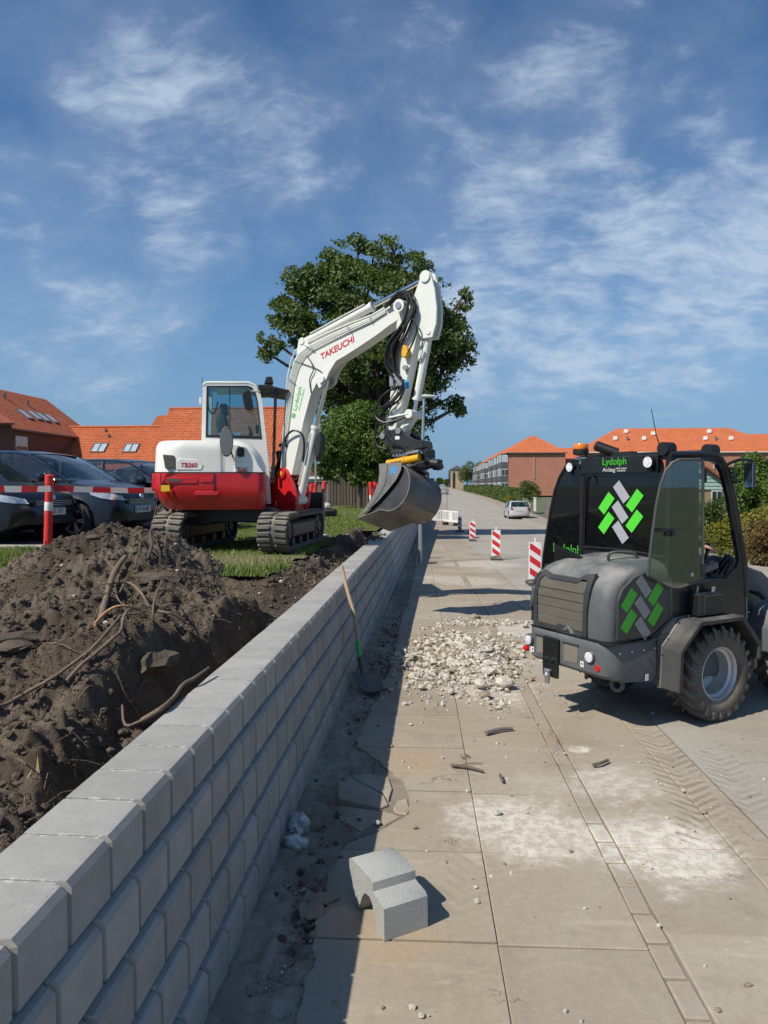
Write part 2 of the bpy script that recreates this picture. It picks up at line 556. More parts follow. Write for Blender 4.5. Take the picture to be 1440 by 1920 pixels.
    for (px, py, r, a, colr) in patches:
        q = t.vmath('LENGTH', t.vmath('SUBTRACT', Pxy, (px, py, 0)), out=1)
        q = t.math('DIVIDE', q, r)
        q = t.math('ADD', q, t.math('MULTIPLY', t.math('SUBTRACT', t.noise(Pxy, 2.6 / r * 0.5, 6, 0.7, 0.8), 0.5), 1.9))
        q = t.math('SUBTRACT', 1.0, t.smooth(q, 0.45, 1.05))
        q = t.math('MULTIPLY', q, t.math('ADD', 0.30, t.smooth(t.math('ADD', t.math('MULTIPLY', t.noise(Pxy, 14, 6, 0.72), 0.7), t.math('MULTIPLY', t.noise(Pxy, 90, 3, 0.7), 0.3)), 0.42, 0.60)))
        c = t.mix(t.math('MULTIPLY', q, a, clamp=True), c, colr)
    b = t.n('ShaderNodeBsdfPrincipled'); t.put(b, 'Base Color', c); t.put(b, 'Roughness', rough); t.put(b, 'Specular IOR Level', 0.3)
    bn = t.n('ShaderNodeBump', ins={'Height': h, 'Strength': bump, 'Distance': 0.008}); t.put(b, 'Normal', bn.outputs[0])
    t.n('ShaderNodeOutputMaterial', ins={0: b.outputs[0]})
    return m


WHITE = (0.62, 0.58, 0.51)
def pp(px, py, r, a, c=WHITE):
    p = PZ(px, py); return (p.x, p.y, r, a, c)
patches = [pp(1240, 1590, .40, .85), pp(1300, 1620, .22, .6), pp(1150, 1470, .34, .5), pp(985, 1555, .42, .75), pp(880, 1530, .2, .5), pp(1130, 1560, .2, .4), pp(870, 1235, .75, .75), pp(920, 1290, .5, .6), pp(980, 1180, .6, .6),
           pp(1302, 1369, .09, .9), pp(740, 1760, .22, .4, (.38, .27, .15)), pp(770, 1425, .3, .45, (.40, .28, .15)), pp(1085, 1405, .09, .8),
           pp(860, 1078, 1.0, .5), pp(900, 1045, 1.2, .5), pp(1010, 1470, .2, .2), pp(1215, 1560, .3, .4)]
a, b_ = PZ(1215, 1362), PZ(1420, 1640)
tracks = [(a.x, a.y, b_.x, b_.y, 0.16, 1.0)]
a, b_ = PZ(1330, 1400), PZ(1440, 1545)
tracks.append((a.x, a.y, b_.x, b_.y, 0.14, 0.6))
a, b_ = PZ(930, 1420), PZ(900, 1780)
tracks.append((a.x, a.y, b_.x, b_.y, 0.16, 0.22))
M_slab = pos_mat('paving_concrete', (0.345, 0.302, 0.240), patches, tracks, rnd=0.06, stain=0.9, bump=0.55, speck=0.75, tint2=(0.30, 0.245, 0.18))
M_sett = pos_mat('sett_stone', (0.325, 0.287, 0.232), patches[:6], (), rnd=0.06, stain=1.0, bump=0.5)
M_road = pos_mat('dusty_asphalt', (0.345, 0.325, 0.285), patches[-5:], tracks[1:2], speck=0.8, stain=0.6, bump=0.5, tint2=(0.30, 0.265, 0.215))
M_joint = pos_mat('joint_dirt', (0.25, 0.21, 0.165), (), (), tint2=(0.16, 0.13, 0.10), bump=0.8)
M_far = mat('far_field', (0.10, 0.12, 0.06), 0.95, scale=0.2)
M_path2 = pos_mat('far_paving', (0.30, 0.27, 0.235), (), (), stain=0.4)
M_kerb = mat('kerb_granite', (0.33, 0.315, 0.29), 0.85, scale=3, bump=0.3, dust=0.3)

mb = MB()
mb.grid([[(x, y, float(zg(y)) - 0.14) for x in (-1500, -300, -1.0, 30, 300, 1500)] for y in YS + [2900]])
tag(mb.build('ground', M_far, smooth=0), kind='structure')
strip('road', 1.79, 1.79 + 5.9, M_road, 0.0)
strip('footpath_base', -0.28, 1.80, M_joint, -0.0085, ys=[y for y in YS if y <= 31])
M_pathfar = M_path2
strip('footpath', -1.2, 1.79, M_pathfar, -0.002, ys=[26, 28, 31, 34, 37, 40, 44, 48, 52, 56, 60, 65, 70, 76, 82, 90, 100, 112, 125, 140, 160, 190, 230, 300])
strip('far_footpath', 7.83, 9.6, M_path2, 0.09)
mb = MB()
rows = []
for y in YS:
    o = off(y); z = float(zg(y)); rows.append([(7.69 + o, y, z), (7.69 + o, y, z + .10), (7.83 + o, y, z + .10), (7.83 + o, y, z + .085)])
mb.grid(rows); tag(mb.build('kerb', M_kerb), kind='structure')

# ---- slabs, setts and edging stones laid one by one
pavement = empty('pavement', (0, 0, 0)); pavement['kind'] = 'structure'


def place(me, name, s, y, rx=0, ry=0, rz=0, dz=0):
    z = float(zg(y)); sl = (float(zg(y + .4)) - float(zg(y - .4))) / .8
    o = obj_from(me, name, pavement, (s + off(y), y, z + dz))
    o.rotation_euler = (math.atan(sl) + rx, ry, 0.0225 + rz)
    return o


def slab_mesh(w, l, th=0.06, bev=0.006):
    mb = MB(); mb.box((0, 0, -th / 2), (w, l, th), bev=bev)
    o = mb.build('paving_slab', M_slab, smooth=30); me = o.data; bpy.data.objects.remove(o); return me


SL = 0.69
rs = random.Random(3)
meB = slab_mesh(0.587 - .007, SL - .006, bev=.004); meC = slab_mesh(0.564 - .007, SL - .006, bev=.004); meD = slab_mesh(0.222, 0.90)
y0 = 3.435 - 5 * SL
k = 0
while y0 + k * SL < 26:
    y = y0 + (k + .5) * SL
    for me, s in ((meB, (0.313 + 0.90) / 2), (meC, (0.996 + 1.56) / 2 + 0.0)):
        yy = y if me is meB else y + 0.12
        place(me, 'paving_slab', s, yy, rs.uniform(-.003, .003), rs.uniform(-.004, .004), rs.uniform(-.004, .004), rs.uniform(-.003, .003))
    k += 1
y = 0.3
while y < 26:
    place(meD, 'edging_stone', 1.675, y, 0, rs.uniform(-.01, .01), rs.uniform(-.003, .003), rs.uniform(-.004, .003)); y += 0.91
smes = []
for q in range(4):
    mb = MB(); mb.box((0, 0, -.03), (0.088, 0.192 - .004 * q, 0.06), bev=.006)
    o = mb.build('sett', M_sett, smooth=30); smes.append(o.data); bpy.data.objects.remove(o)
y = 0.9
while y < 26:
    place(rs.choice(smes), 'sett', 0.948 + rs.uniform(-.004, .004), y, rs.uniform(-.008, .008), rs.uniform(-.015, .015), rs.uniform(-.03, .03), rs.uniform(-.0035, -.0015)); y += 0.2

# the inner row beside the wall: its left edge is broken away
edge_px = [(560, 1920), (585, 1800), (592, 1740), (618, 1690), (612, 1650), (640, 1600), (652, 1575), (706, 1562), (733, 1545), (771, 1520), (762, 1470), (735, 1446), (700, 1420), (668, 1398), (690, 1340), (715, 1290), (738, 1240), (745, 1200), (752, 1160), (765, 1120), (772, 1090), (778, 1060)]
edge = [(PZ(*p).y, PZ(*p).x) for p in edge_px]
edge = [(0.3, -.40), (1.5, -.44)] + edge + [(26, -.62)]
ey = [e[0] for e in edge]; ex = [e[1] for e in edge]
k = 0; y0 = 3.435 - 5 * SL
while y0 + k * SL < 26:
    ya = y0 + k * SL + .005; yb = ya + SL - .010
    pts = [(0.3105, ya), (0.3105, yb)]
    n = 12
    for i in range(n + 1):
        y = yb + (ya - yb) * i / n
        x = float(np.interp(y, ey, ex)) - off(y) + (rs.uniform(-.018, .018) if 0 < i < n else 0)
        pts.append((min(x, 0.2), y))
    ym = (ya + yb) / 2
    mb = MB(); mb.prism([(a_ - 0.0, b - ym) for a_, b in pts], -0.05, 0, axis='z')
    o = mb.build('paving_slab', M_slab, pavement, smooth=30)
    sl = (float(zg(ym + .4)) - float(zg(ym - .4))) / .8
    o.location = (off(ym), ym, float(zg(ym)) + rs.uniform(-.003, .003)); o.rotation_euler = (math.atan(sl), 0, 0.0225)
    k += 1

# broken pieces of it
def c2px(x, y): return (540 + x * .31944, 1400 + y * .31944)
frags = [([(290, 300), (300, 230), (368, 196), (560, 290), (590, 345), (545, 362), (300, 316)], .012, (.02, .03)),
         ([(385, 188), (450, 150), (590, 180), (612, 250), (590, 320), (575, 285)], .004, (-.02, .01)),
         ([(285, 395), (310, 338), (545, 380), (535, 430), (430, 485), (300, 412)], -.006, (.03, -.04)),
         ([(558, 378), (620, 390), (658, 408), (563, 462), (552, 420)], -.002, (0, .03)),
         ([(616, 352), (642, 315), (700, 300), (712, 370), (698, 394), (628, 380)], -.002, (.01, 0)),
         ([(150, 1030), (230, 960), (330, 940), (400, 985), (395, 1030), (240, 1105), (180, 1080)], .004, (.02, -.02)),
         ([(60, 960), (110, 850), (200, 880), (215, 930), (150, 990), (75, 1010)], .01, (-.05, .04))]
for pts, dz, (rx, ry) in frags:
    P = [PZ(*c2px(*p)) for p in pts]; c = sum(P, Vector()) / len(P)
    mb = MB(); mb.prism([(p.x - c.x, p.y - c.y) for p in P], -.045, 0, axis='z', bev=.004)
    o = mb.build('broken_slab', M_slab, pavement, smooth=30); o.location = (c.x, c.y, dz); o.rotation_euler = (rx, ry, 0)

# dirt strip between the broken edge and the wall
xs = np.concatenate([np.arange(-.86, .22, .016)]); ys = np.concatenate([np.arange(.9, 6, .018), np.arange(6, 14, .04), np.arange(14, 26, .1)])
X, Y = np.meshgrid(xs, ys)
Z = -.033 + .055 * (fbm(X * 6, Y * 6, 4, 5) - .5) + .045 * (fbm(X * 22, Y * 22, 3, 9) - .5)
Z += .035 * sstep(-X, .52, .8) + .022 * (vnoise(X * 33, Y * 33, 3) - .5)
Z += .02 * sstep(fbm(X * 3, Y * 3, 3, 21), .5, .7)
Z = Z + .012; Z = np.minimum(Z, -.010 + .03 * sstep(-X, .45, .6)); Z = np.where(X > -.28, np.minimum(Z, -.03), Z) + zg(Y)
n0, n1 = X.shape; idx = np.arange(n0 * n1).reshape(n0, n1)
F = np.stack([idx[:-1, :-1], idx[:-1, 1:], idx[1:, 1:], idx[1:, :-1]], -1).reshape(-1, 4)
M_dirt = pos_mat('path_dirt', (0.34, 0.29, 0.23), (), (), tint2=(0.22, 0.175, 0.13), bump=0.9, speck=1.0)
dirt = np_mesh('dirt', np.stack([X, Y, Z], -1).reshape(-1, 3), F, M_dirt, 'stuff', True)

# ================================================================== retaining wall of concrete blocks
CH, BL, BATT = .168, .2235, .031


def block_mat():
    m = bpy.data.materials.new('wall_concrete'); m.use_nodes = True; t = NT(m.node_tree)
    P = t.n('ShaderNodeTexCoord').outputs['Object']; W = t.n('ShaderNodeNewGeometry').outputs['Position']
    oi = t.n('ShaderNodeObjectInfo').outputs['Random']
    P = t.vmath('ADD', P, t.vmath('SCALE', (31., 17., 53.), scale=oi))
    f = t.math('ADD', .86, t.math('MULTIPLY', oi, .22))
    f = t.math('MULTIPLY', f, t.math('ADD', .78, t.math('MULTIPLY', t.noise(P, 9, 5, .6, .3), .44)))
    f = t.math('MULTIPLY', f, t.math('ADD', .85, t.math('MULTIPLY', t.noise(P, 120, 3, .6), .30)))
    f = t.math('MULTIPLY', f, t.math('ADD', .90, t.math('MULTIPLY', t.noise(P, 2.2, 3, .5), .22)))
    c = t.vmath('SCALE', (.335, .328, .306), scale=f)
    So = t.n('ShaderNodeSeparateXYZ', ins={0: t.n('ShaderNodeTexCoord').outputs['Object']})
    ye = t.math('ABSOLUTE', So.outputs[1])
    lime = t.math('MULTIPLY', t.smooth(ye, BL / 2 - .016, BL / 2 - .004), t.smooth(t.noise(P, 40, 4, .7), .50, .66))
    lime = t.math('MULTIPLY', lime, t.smooth(So.outputs[2], CH - .010, CH - .002))
    c = t.mix(t.math('MULTIPLY', lime, .8), c, (.66, .65, .62))
    # dirt smears near the foot and on the top
    c = t.mix(t.math('MULTIPLY', t.smooth(t.noise(W, 2.2, 6, .7, .5), .52, .72), .5), c, (.27, .235, .18))
    wz = t.n('ShaderNodeSeparateXYZ', ins={0: W}).outputs[2]
    foot = t.math('SUBTRACT', 1., t.smooth(wz, -.02, .16))
    c = t.mix(t.math('MULTIPLY', foot, t.smooth(t.noise(W, 7, 5, .7), .35, .65)), c, (.33, .31, .28))
    pit = t.smooth(t.noise(P, 75, 2, .5), .70, .76)
    c = t.mix(t.math('MULTIPLY', pit, .5), c, (.12, .12, .11))
    b = t.n('ShaderNodeBsdfPrincipled'); t.put(b, 'Base Color', c); t.put(b, 'Roughness', .82); t.put(b, 'Specular IOR Level', .35)
    h = t.math('SUBTRACT', t.math('MULTIPLY', t.noise(P, 220, 3, .7), .4), t.math('MULTIPLY', pit, .8))
    t.put(b, 'Normal', t.n('ShaderNodeBump', ins={'Height': h, 'Strength': .4, 'Distance': .003}).outputs[0])
    t.n('ShaderNodeOutputMaterial', ins={0: b.outputs[0]}); return m


M_block = block_mat()


def block_geo(mb, T, rr, top=False):
    """one wall block: bevelled face, rounded upper front edge"""
    hw = BL / 2 - .0038; e = .0075
    prof = [(-.25, .001), (-.030, .001), (-.004, .002), (0, .005), (0, CH - .021), (-.0145, CH - .0045), (-.031, CH - .0008), (-.25, CH - .0008)]
    rows = []
    def j(a): return rr.uniform(-a, a)
    for (y, inset) in ((-hw, 1), (-hw + e, 0), (hw - e, 0), (hw, 1)):
        rows.append([(x - (.021 if inset and x > -.029 else 0) + j(.0006), y, z) for x, z in prof])
    mb2 = MB(); mb2.grid(rows, closed=True, capends=True)
    mb.add([T @ Vector(p) for p in mb2.v], mb2.f)


wall = empty('retaining_wall', (-.9, 2, 0), 0, 'long low grey concrete block retaining wall holding back the soil bank', 'wall')
rw = random.Random(5)
bmes = []
for q in range(4):
    mb = MB(); block_geo(mb, Matrix.Identity(4), rw); o = mb.build('block', M_block, smooth=16); bmes.append(o.data); bpy.data.objects.remove(o)
rest = MB()
YW0, NCOL = 0.62, 60
for i in range(-1, 5):
    z = i * CH
    for c in range(0, 178):
        y = YW0 + (c + (.5 if i % 2 else 0)) * BL
        lz = float(zg(y))
        if z + CH < lz - .05 or (i < 0 and y < 8): continue
        x = -.757 - BATT * i + rw.uniform(-.0015, .0015)
        if c < NCOL and i >= 0:
            o = obj_from(rw.choice(bmes), 'block', wall, (x + .9, y - 2, z + rw.uniform(-.0006, .0006)))
            o.rotation_euler = (0, 0, rw.uniform(-.004, .004))
        else:
            block_geo(rest, Matrix.Translation((x, y, z)), rw)
rest.M = Matrix.Identity(4)
rest.v = [(p[0] + .9, p[1] - 2, p[2]) for p in rest.v]
o = rest.build('far_block', M_block, wall, smooth=16); o['kind'] = 'stuff'

# ================================================================== bank behind the wall: lawn, soil, heap
LZ = .86


def soil_h(x, y, fine=True):
    x = np.asarray(x, float); y = np.asarray(y, float)
    base = .50 + .36 * sstep(y, 5.2, 7.6) + .02 * sstep(-x, 2.6, 4.5) * (1 - sstep(y, 5, 7)) + .34 * sstep(2.6 - y, -0.4, 1.2) * sstep(-x, 2.0, 3.0)
    r1 = np.sqrt(((x + 3.28) / 1.18) ** 2 + ((y - 7.15) / 1.15) ** 2)
    heap = .50 * np.clip(1 - r1 ** 1.3, 0, 1) ** .9
    r2 = np.sqrt(((x + 2.5) / 1.7) ** 2 + ((y - 5.3) / 1.6) ** 2)
    heap2 = .30 * np.clip(1 - r2 ** 1.6, 0, 1)
    r3 = np.sqrt(((x + 2.05) / .5) ** 2 + ((y - 4.35) / .55) ** 2)
    lump = .20 * np.clip(1 - r3 ** 2, 0, 1)
    r4 = np.sqrt(((x + 4.6) / 1.6) ** 2 + ((y - 6.3) / 1.9) ** 2)
    h = base + heap + heap2 + lump + .10 * np.clip(1 - r4 ** 1.5, 0, 1)
    h = h - .17 * sstep(y, 6.2, 7.4) * (1 - sstep(-x, 1.9, 2.5)) * (1 - sstep(y, 10.5, 12))
    # trench along the wall
    wv = .22 * (fbm(y * 1.3, y * 0 + 3.3, 3, 4) - .5)
    edge_ = 1.50 + wv + .34 * np.exp(-((y - 3.7) / 1.0) ** 2) + .25 * np.exp(-((y - 6.0) / .9) ** 2) - .10 * sstep(y, 7.5, 10)
    tr = 1 - sstep(-x, edge_ - .10, edge_ + .16)
    depth = .62 - .25 * sstep(y, 9, 13) - .22 * sstep(3.0 - y, 0, 1.3)
    h = h * (1 - tr) + np.minimum(h, LZ - depth - .1 + .25 * (fbm(x * 3, y * 3, 3, 8) - .3)) * tr
    # berm of clods further along
    be = .45 * sstep(y, 8.8, 9.6) * (1 - sstep(y, 12.6, 14)) * np.exp(-((x + 1.75 + .12 * np.sin(y * 2)) / .34) ** 2)
    h += .16 * be
    n = (fbm(x * 1.7, y * 1.7, 3, 11) - .5) * .24 + (fbm(x * 6.5, y * 6.5, 4, 12) - .5) * .14
    if fine:
        b = np.abs(fbm(x * 14, y * 14, 4, 13) - .5) * 2
        n += (b - .25) * .05 + (vnoise(x * 31, y * 31, 14) - .5) * .040 + (vnoise(x * 57, y * 57, 15) - .5) * .022 + (vnoise(x * 17 + 3, y * 17, 16) ** 2 - .3) * .05
        ridge = 1 - np.abs(fbm(x * 4.2, y * 4.2, 4, 33) * 2 - 1)
        n += (ridge - .75) * .08
    edge_fade = sstep(-x, 1.15, 1.4)
    h = h + n * (.45 + .55 * edge_fade)
    # torn turf bank down from the lawn edge
    xe = -(1.70 + .35 * (fbm(y * 1.6, y * 0, 3, 7) - .5))
    dd_ = np.maximum(x - xe, 0) + np.maximum(7.32 - y, 0) * 1.0
    bank = LZ - .022 - .62 * dd_ + .05 * (fbm(x * 9, y * 9, 3, 44) - .5) * np.minimum(1, dd_ * 8)
    h = np.where((y > 6.6) & (x < -1.3), np.maximum(h, bank), h)
    # sink under the lawn outside
    out_ = np.maximum(sstep(-x, 5.0 + .5 * (fbm(y, y * 0, 2, 6) - .5), 5.6) * sstep(y, 5, 7), sstep(y, 7.1, 7.6) * sstep(-x, 1.66 + .35 * (fbm(y * 1.6, y * 0, 3, 7) - .5), 1.90) * sstep(r1, .93, 1.06))
    h = h * (1 - out_) + (LZ - .12) * out_
    return h


xs = np.concatenate([-np.arange(1.13, 4.2, .0145)[::1], -np.arange(4.2, 7.4, .03)])[::-1]
ys = np.concatenate([np.arange(.5, 8.4, .0165), np.arange(8.4, 15.5, .035)])
X, Y = np.meshgrid(xs, ys); Z = soil_h(X, Y)
n0, n1 = X.shape; idx = np.arange(n0 * n1).reshape(n0, n1)
F = np.stack([idx[:-1, :-1], idx[:-1, 1:], idx[1:, 1:], idx[1:, :-1]], -1).reshape(-1, 4)


def soil_mat():
    m = bpy.data.materials.new('soil'); m.use_nodes = True; t = NT(m.node_tree)
    P = t.n('ShaderNodeNewGeometry').outputs['Position']
    a1 = t.noise(P, 1.3, 5, .6, .4); a2 = t.noise(P, 9, 6, .7); a3 = t.noise(P, 60, 4, .7)
    c = t.mix(t.smooth(a1, .38, .64), (.080, .062, .047), (.155, .125, .096))
    c = t.mix(t.math('MULTIPLY', t.smooth(a2, .52, .75), .6), c, (.038, .027, .020))
    c = t.mix(t.math('MULTIPLY', t.smooth(t.noise(P, 2.7, 5, .7, .6), .60, .74), .55), c, (.22, .17, .105))
    c = t.vmath('SCALE', c, scale=t.math('ADD', .62, t.math('MULTIPLY', a3, .76)))
    b = t.n('ShaderNodeBsdfPrincipled'); t.put(b, 'Base Color', c); t.put(b, 'Roughness', .97); t.put(b, 'Specular IOR Level', .1)
    h = t.math('ADD', t.math('MULTIPLY', a2, .6), t.math('MULTIPLY', a3, .5))
    t.put(b, 'Normal', t.n('ShaderNodeBump', ins={'Height': h, 'Strength': 1.0, 'Distance': .03}).outputs[0])
    t.n('ShaderNodeOutputMaterial', ins={0: b.outputs[0]}); return m


M_soil = soil_mat()
soil = np_mesh('soil', np.stack([X, Y, Z], -1).reshape(-1, 3), F, M_soil, 'stuff', True)

# clods and small stones lying on it
def rock_protos(n, sub=1, seed=1, rough=.28):
    out = []
    rr = random.Random(seed)
    for k in range(n):
        bm = bmesh.new(); bmesh.ops.create_icosphere(bm, subdivisions=sub, radius=1)
        sx, sy, sz = rr.uniform(.8, 1.25), rr.uniform(.75, 1.1), rr.uniform(.55, .9)
        for v in bm.verts:
            q = 1 + rr.uniform(-rough, rough); v.co = Vector((v.co.x * sx * q, v.co.y * sy * q, v.co.z * sz * q))
        bm.verts.index_update()
        out.append((np.array([v.co[:] for v in bm.verts]), np.array([[v.index for v in f.verts] for f in bm.faces]))); bm.free()
    return out


def scatter(name, pts, sizes, protos, mats, kind='stuff', mi=None, seed=0, smooth=False):
    rg = np.random.default_rng(seed); V = []; F = []; MI = []; b = 0
    for i, (p, s) in enumerate(zip(pts, sizes)):
        v, f = protos[i % len(protos)]
        a = rg.uniform(0, 6.28); ca, sa = math.cos(a), math.sin(a)
        q = np.empty_like(v); q[:, 0] = (v[:, 0] * ca - v[:, 1] * sa); q[:, 1] = (v[:, 0] * sa + v[:, 1] * ca); q[:, 2] = v[:, 2]
        V.append(q * s + np.array(p)); F.append(f + b); b += len(v)
        if mi is not None: MI.append(np.full(len(f), mi[i]))
    return np_mesh(name, np.concatenate(V), np.concatenate(F), mats, kind, smooth, mi=np.concatenate(MI) if mi is not None else None)


rg = np.random.default_rng(4)
M_clod = mat('clod_soil', (.124, .100, .078), .95, var=.35, scale=3.3, bump=.9, bscale=60, spec=.1)
M_pale = mat('pale_stone', (.46, .43, .38), .85, var=.25, scale=9, bump=.5, bscale=50)
N = 24000
x = -rg.uniform(1.2, 5.8, N); y = 1.6 + 12.0 * rg.uniform(0, 1, N) ** 1.15
keep = (fbm(x * 1.1, y * 1.1, 3, 41) > .36) & ~((x < -1.95) & (y > 7.6) & (np.hypot((x + 3.28) / 1.18, (y - 7.15) / 1.15) > .95)); x = x[keep]; y = y[keep]
sz = .0045 + .030 * rg.uniform(0, 1, len(x)) ** 4.2
z = soil_h(x, y) + sz * .3
mi = (rg.uniform(0, 1, len(x)) > .975).astype(int)
scatter('clods', np.stack([x, y, z], -1), np.where(mi == 1, sz * .75, sz), rock_protos(8, 1, 2, .24), [M_clod, M_pale], mi=mi, seed=5, smooth=False)


# fine crumbs
octa = []
_r = random.Random(6)
for _ in range(6):
    v = np.array([(1, 0, 0), (-1, 0, 0), (0, 1, 0), (0, -1, 0), (0, 0, 1), (0, 0, -1)], float) * np.array([[_r.uniform(.7, 1.3)] * 3 for _k in range(6)])
    octa.append((v, np.array([(0, 2, 4), (2, 1, 4), (1, 3, 4), (3, 0, 4), (2, 0, 5), (1, 2, 5), (3, 1, 5), (0, 3, 5)])))
N = 80000
y = 1.6 + 7.2 * rg.uniform(0, 1, N) ** .9; x = -rg.uniform(1.2, 5.0, N)
keep = ((fbm(x * 2.1, y * 2.1, 3, 43) + .25 * rg.uniform(0, 1, N)) > .52) & ~((x < -1.75) & (y > 7.2) & (np.hypot((x + 3.28) / 1.18, (y - 7.15) / 1.15) > .95)); x = x[keep]; y = y[keep]
sz = .0028 + .0075 * rg.uniform(0, 1, len(x)) ** 2.5
scatter('soil_crumbs', np.stack([x, y, soil_h(x, y) + sz * .4], -1), sz, octa, [M_clod], seed=15)


def on_soil(px, py, lift=0.0):
    r = cam_ray(px, py)
    for k in range(60, 900):
        d = k * .0175
        t_ = d / r.y; p = Vector((r.x * t_, d, CAMH + r.z * t_))
        if p.x < -7.2 or d > 15.4: break
        if p.x < -1.15 and p.z < float(soil_h(p.x, p.y)): return p + Vector((0, 0, lift))
    return PY(px, py, 8)


# ---- lawn
def lawn_mat():
    m = bpy.data.materials.new('lawn'); m.use_nodes = True; t = NT(m.node_tree)
    P = t.n('ShaderNodeNewGeometry').outputs['Position']
    a1 = t.noise(P, .5, 5, .6, .4); a2 = t.noise(P, 5, 6, .7); a3 = t.noise(P, 70, 4, .7)
    c = t.mix(t.smooth(a1, .35, .65), (.085, .125, .028), (.14, .155, .045))
    c = t.mix(t.math('MULTIPLY', t.smooth(a2, .5, .72), .6), c, (.17, .155, .075))
    # worn ground round the machine
    q = t.vmath('LENGTH', t.vmath('MULTIPLY', t.vmath('SUBTRACT', P, (-2.35, 8.9, LZ)), (.7, 1.1, 0)), out=1)
    q = t.math('SUBTRACT', 1., t.smooth(t.math('ADD', q, t.math('MULTIPLY', t.math('SUBTRACT', a2, .5), 1.2)), .3, 1.05))
    c = t.mix(t.math('MULTIPLY', q, .8), c, (.27, .23, .13))
    c = t.vmath('SCALE', c, scale=t.math('ADD', .6, t.math('MULTIPLY', a3, .8)))
    b = t.n('ShaderNodeBsdfPrincipled'); t.put(b, 'Base Color', c); t.put(b, 'Roughness', .95); t.put(b, 'Specular IOR Level', .15)
    t.put(b, 'Normal', t.n('ShaderNodeBump', ins={'Height': t.math('ADD', a2, a3), 'Strength': 1., 'Distance': .03}).outputs[0])
    t.n('ShaderNodeOutputMaterial', ins={0: b.outputs[0]}); return m


M_lawn = lawn_mat()


def lawn_ok(x, y):
    e = 1.72 + .35 * (fbm(y * 1.6, y * 0, 3, 7) - .5)
    right = np.where(y > 14.6, 1.2, e)
    return np.where(y > 7.25, (-x > right), (-x > 5.2))


xs = np.concatenate([-np.array([60, 45, 30, 22, 16, 12, 10, 8.5]), -np.arange(7.6, 1.1, -.10)]); ys = np.concatenate([np.arange(-2, 7, .5), np.arange(7, 15, .10), np.arange(15, 32, .6), np.array([34, 37, 40, 46, 55, 70, 90, 140])])
X, Y = np.meshgrid(xs, ys); Z = LZ - .006 + .03 * (fbm(X * 1.3, Y * 1.3, 3, 51) - .5) - .02 * sstep(-X, 6, 9) * 0
n0, n1 = X.shape; idx = np.arange(n0 * n1).reshape(n0, n1)
Fq = np.stack([idx[:-1, :-1], idx[:-1, 1:], idx[1:, 1:], idx[1:, :-1]], -1).reshape(-1, 4)
cxm = X.ravel()[Fq].mean(1); cym = Y.ravel()[Fq].mean(1)
Fq = Fq[lawn_ok(cxm, cym)]
o = np_mesh('lawn', np.stack([X, Y, Z], -1).reshape(-1, 3), Fq, M_lawn, 'structure', True)

# blades
def grass_blades(name, x, y, h, mats, mi, base, seed=1):
    rg = np.random.default_rng(seed); n = len(x)
    a = rg.uniform(0, 6.28, n); w = h * rg.uniform(.06, .12, n)
    lx, ly = rg.normal(0, .35, n) * h, rg.normal(0, .35, n) * h
    V = np.empty((n, 3, 3))
    V[:, 0] = np.stack([x - np.cos(a) * w, y - np.sin(a) * w, base], -1)
    V[:, 1] = np.stack([x + np.cos(a) * w, y + np.sin(a) * w, base], -1)
    V[:, 2] = np.stack([x + lx, y + ly, base + h], -1)
    return np_mesh(name, V.reshape(-1, 3), np.arange(3 * n).reshape(n, 3), mats, 'stuff', False, mi=mi)


M_g1 = mat('grass_green', (.12, .20, .035), .8, var=.3, scale=1.5, spec=.2)
M_g2 = mat('grass_dry', (.30, .27, .12), .85, var=.3, scale=1.5, spec=.2)
N = 150000
y = 7.0 + 24 * rg.uniform(0, 1, N) ** 1.6; x = -1.6 - (4.5 + (y - 7) * .75) * rg.uniform(0, 1, N)
k_ = lawn_ok(x, y) & ~((x < -4.6) & (y > 10.35) & (y < 21)) & (np.hypot((x + 3.28) / 1.18, (y - 7.15) / 1.15) > .9); x, y = x[k_], y[k_]
worn = np.hypot((x + 2.35) * .7, (y - 8.9) * 1.1) + .6 * (fbm(x * 4, y * 4, 3, 61) - .5)
k_ = (worn > .9) | (rg.uniform(0, 1, len(x)) > .7); x, y, worn = x[k_], y[k_], worn[k_]
h = rg.uniform(.02, .055, len(x)) * (1 + .7 * (fbm(x * 2, y * 2, 2, 62) > .58))
mi = ((rg.uniform(0, 1, len(x)) + (worn < 1.1) * .5 + .5 * (fbm(x, y, 3, 63) - .5)) > .82).astype(int)
grass_blades('grass', x, y, h, [M_g1, M_g2], mi, np.full(len(x), LZ - .012))
# tussocks and torn turf along the soil edge
N = 9000
y = rg.uniform(2.2, 13.5, N); x = -1.35 - 1.4 * rg.uniform(0, 1, N)
k_ = (fbm(x * 2.3, y * 2.3, 3, 71) > .60); x, y = x[k_], y[k_]
zb = soil_h(x, y)
grass_blades('dry_turf', x, y, rg.uniform(.03, .09, len(x)), [M_g2, M_clod], (rg.uniform(0, 1, len(x)) > .45).astype(int), zb - .01, 3)

# parking asphalt
M_park = pos_mat('parking_asphalt', (.10, .10, .10), (), (), stain=.4, tint2=(.085, .083, .08))
mb = MB(); mb.grid([[(xx, yy, LZ + .002 - .0 + (.008)) for xx in (-60, -30, -12, -4.7)] for yy in (10.4, 20, 30, 44)]); tag(mb.build('parking_area', M_park, smooth=0), kind='structure')
mb = MB(); mb.box((-20.2, 10.34, LZ + .0), (31, .12, .07), bev=.01); tag(mb.build('parking_kerb', M_kerb), kind='structure')
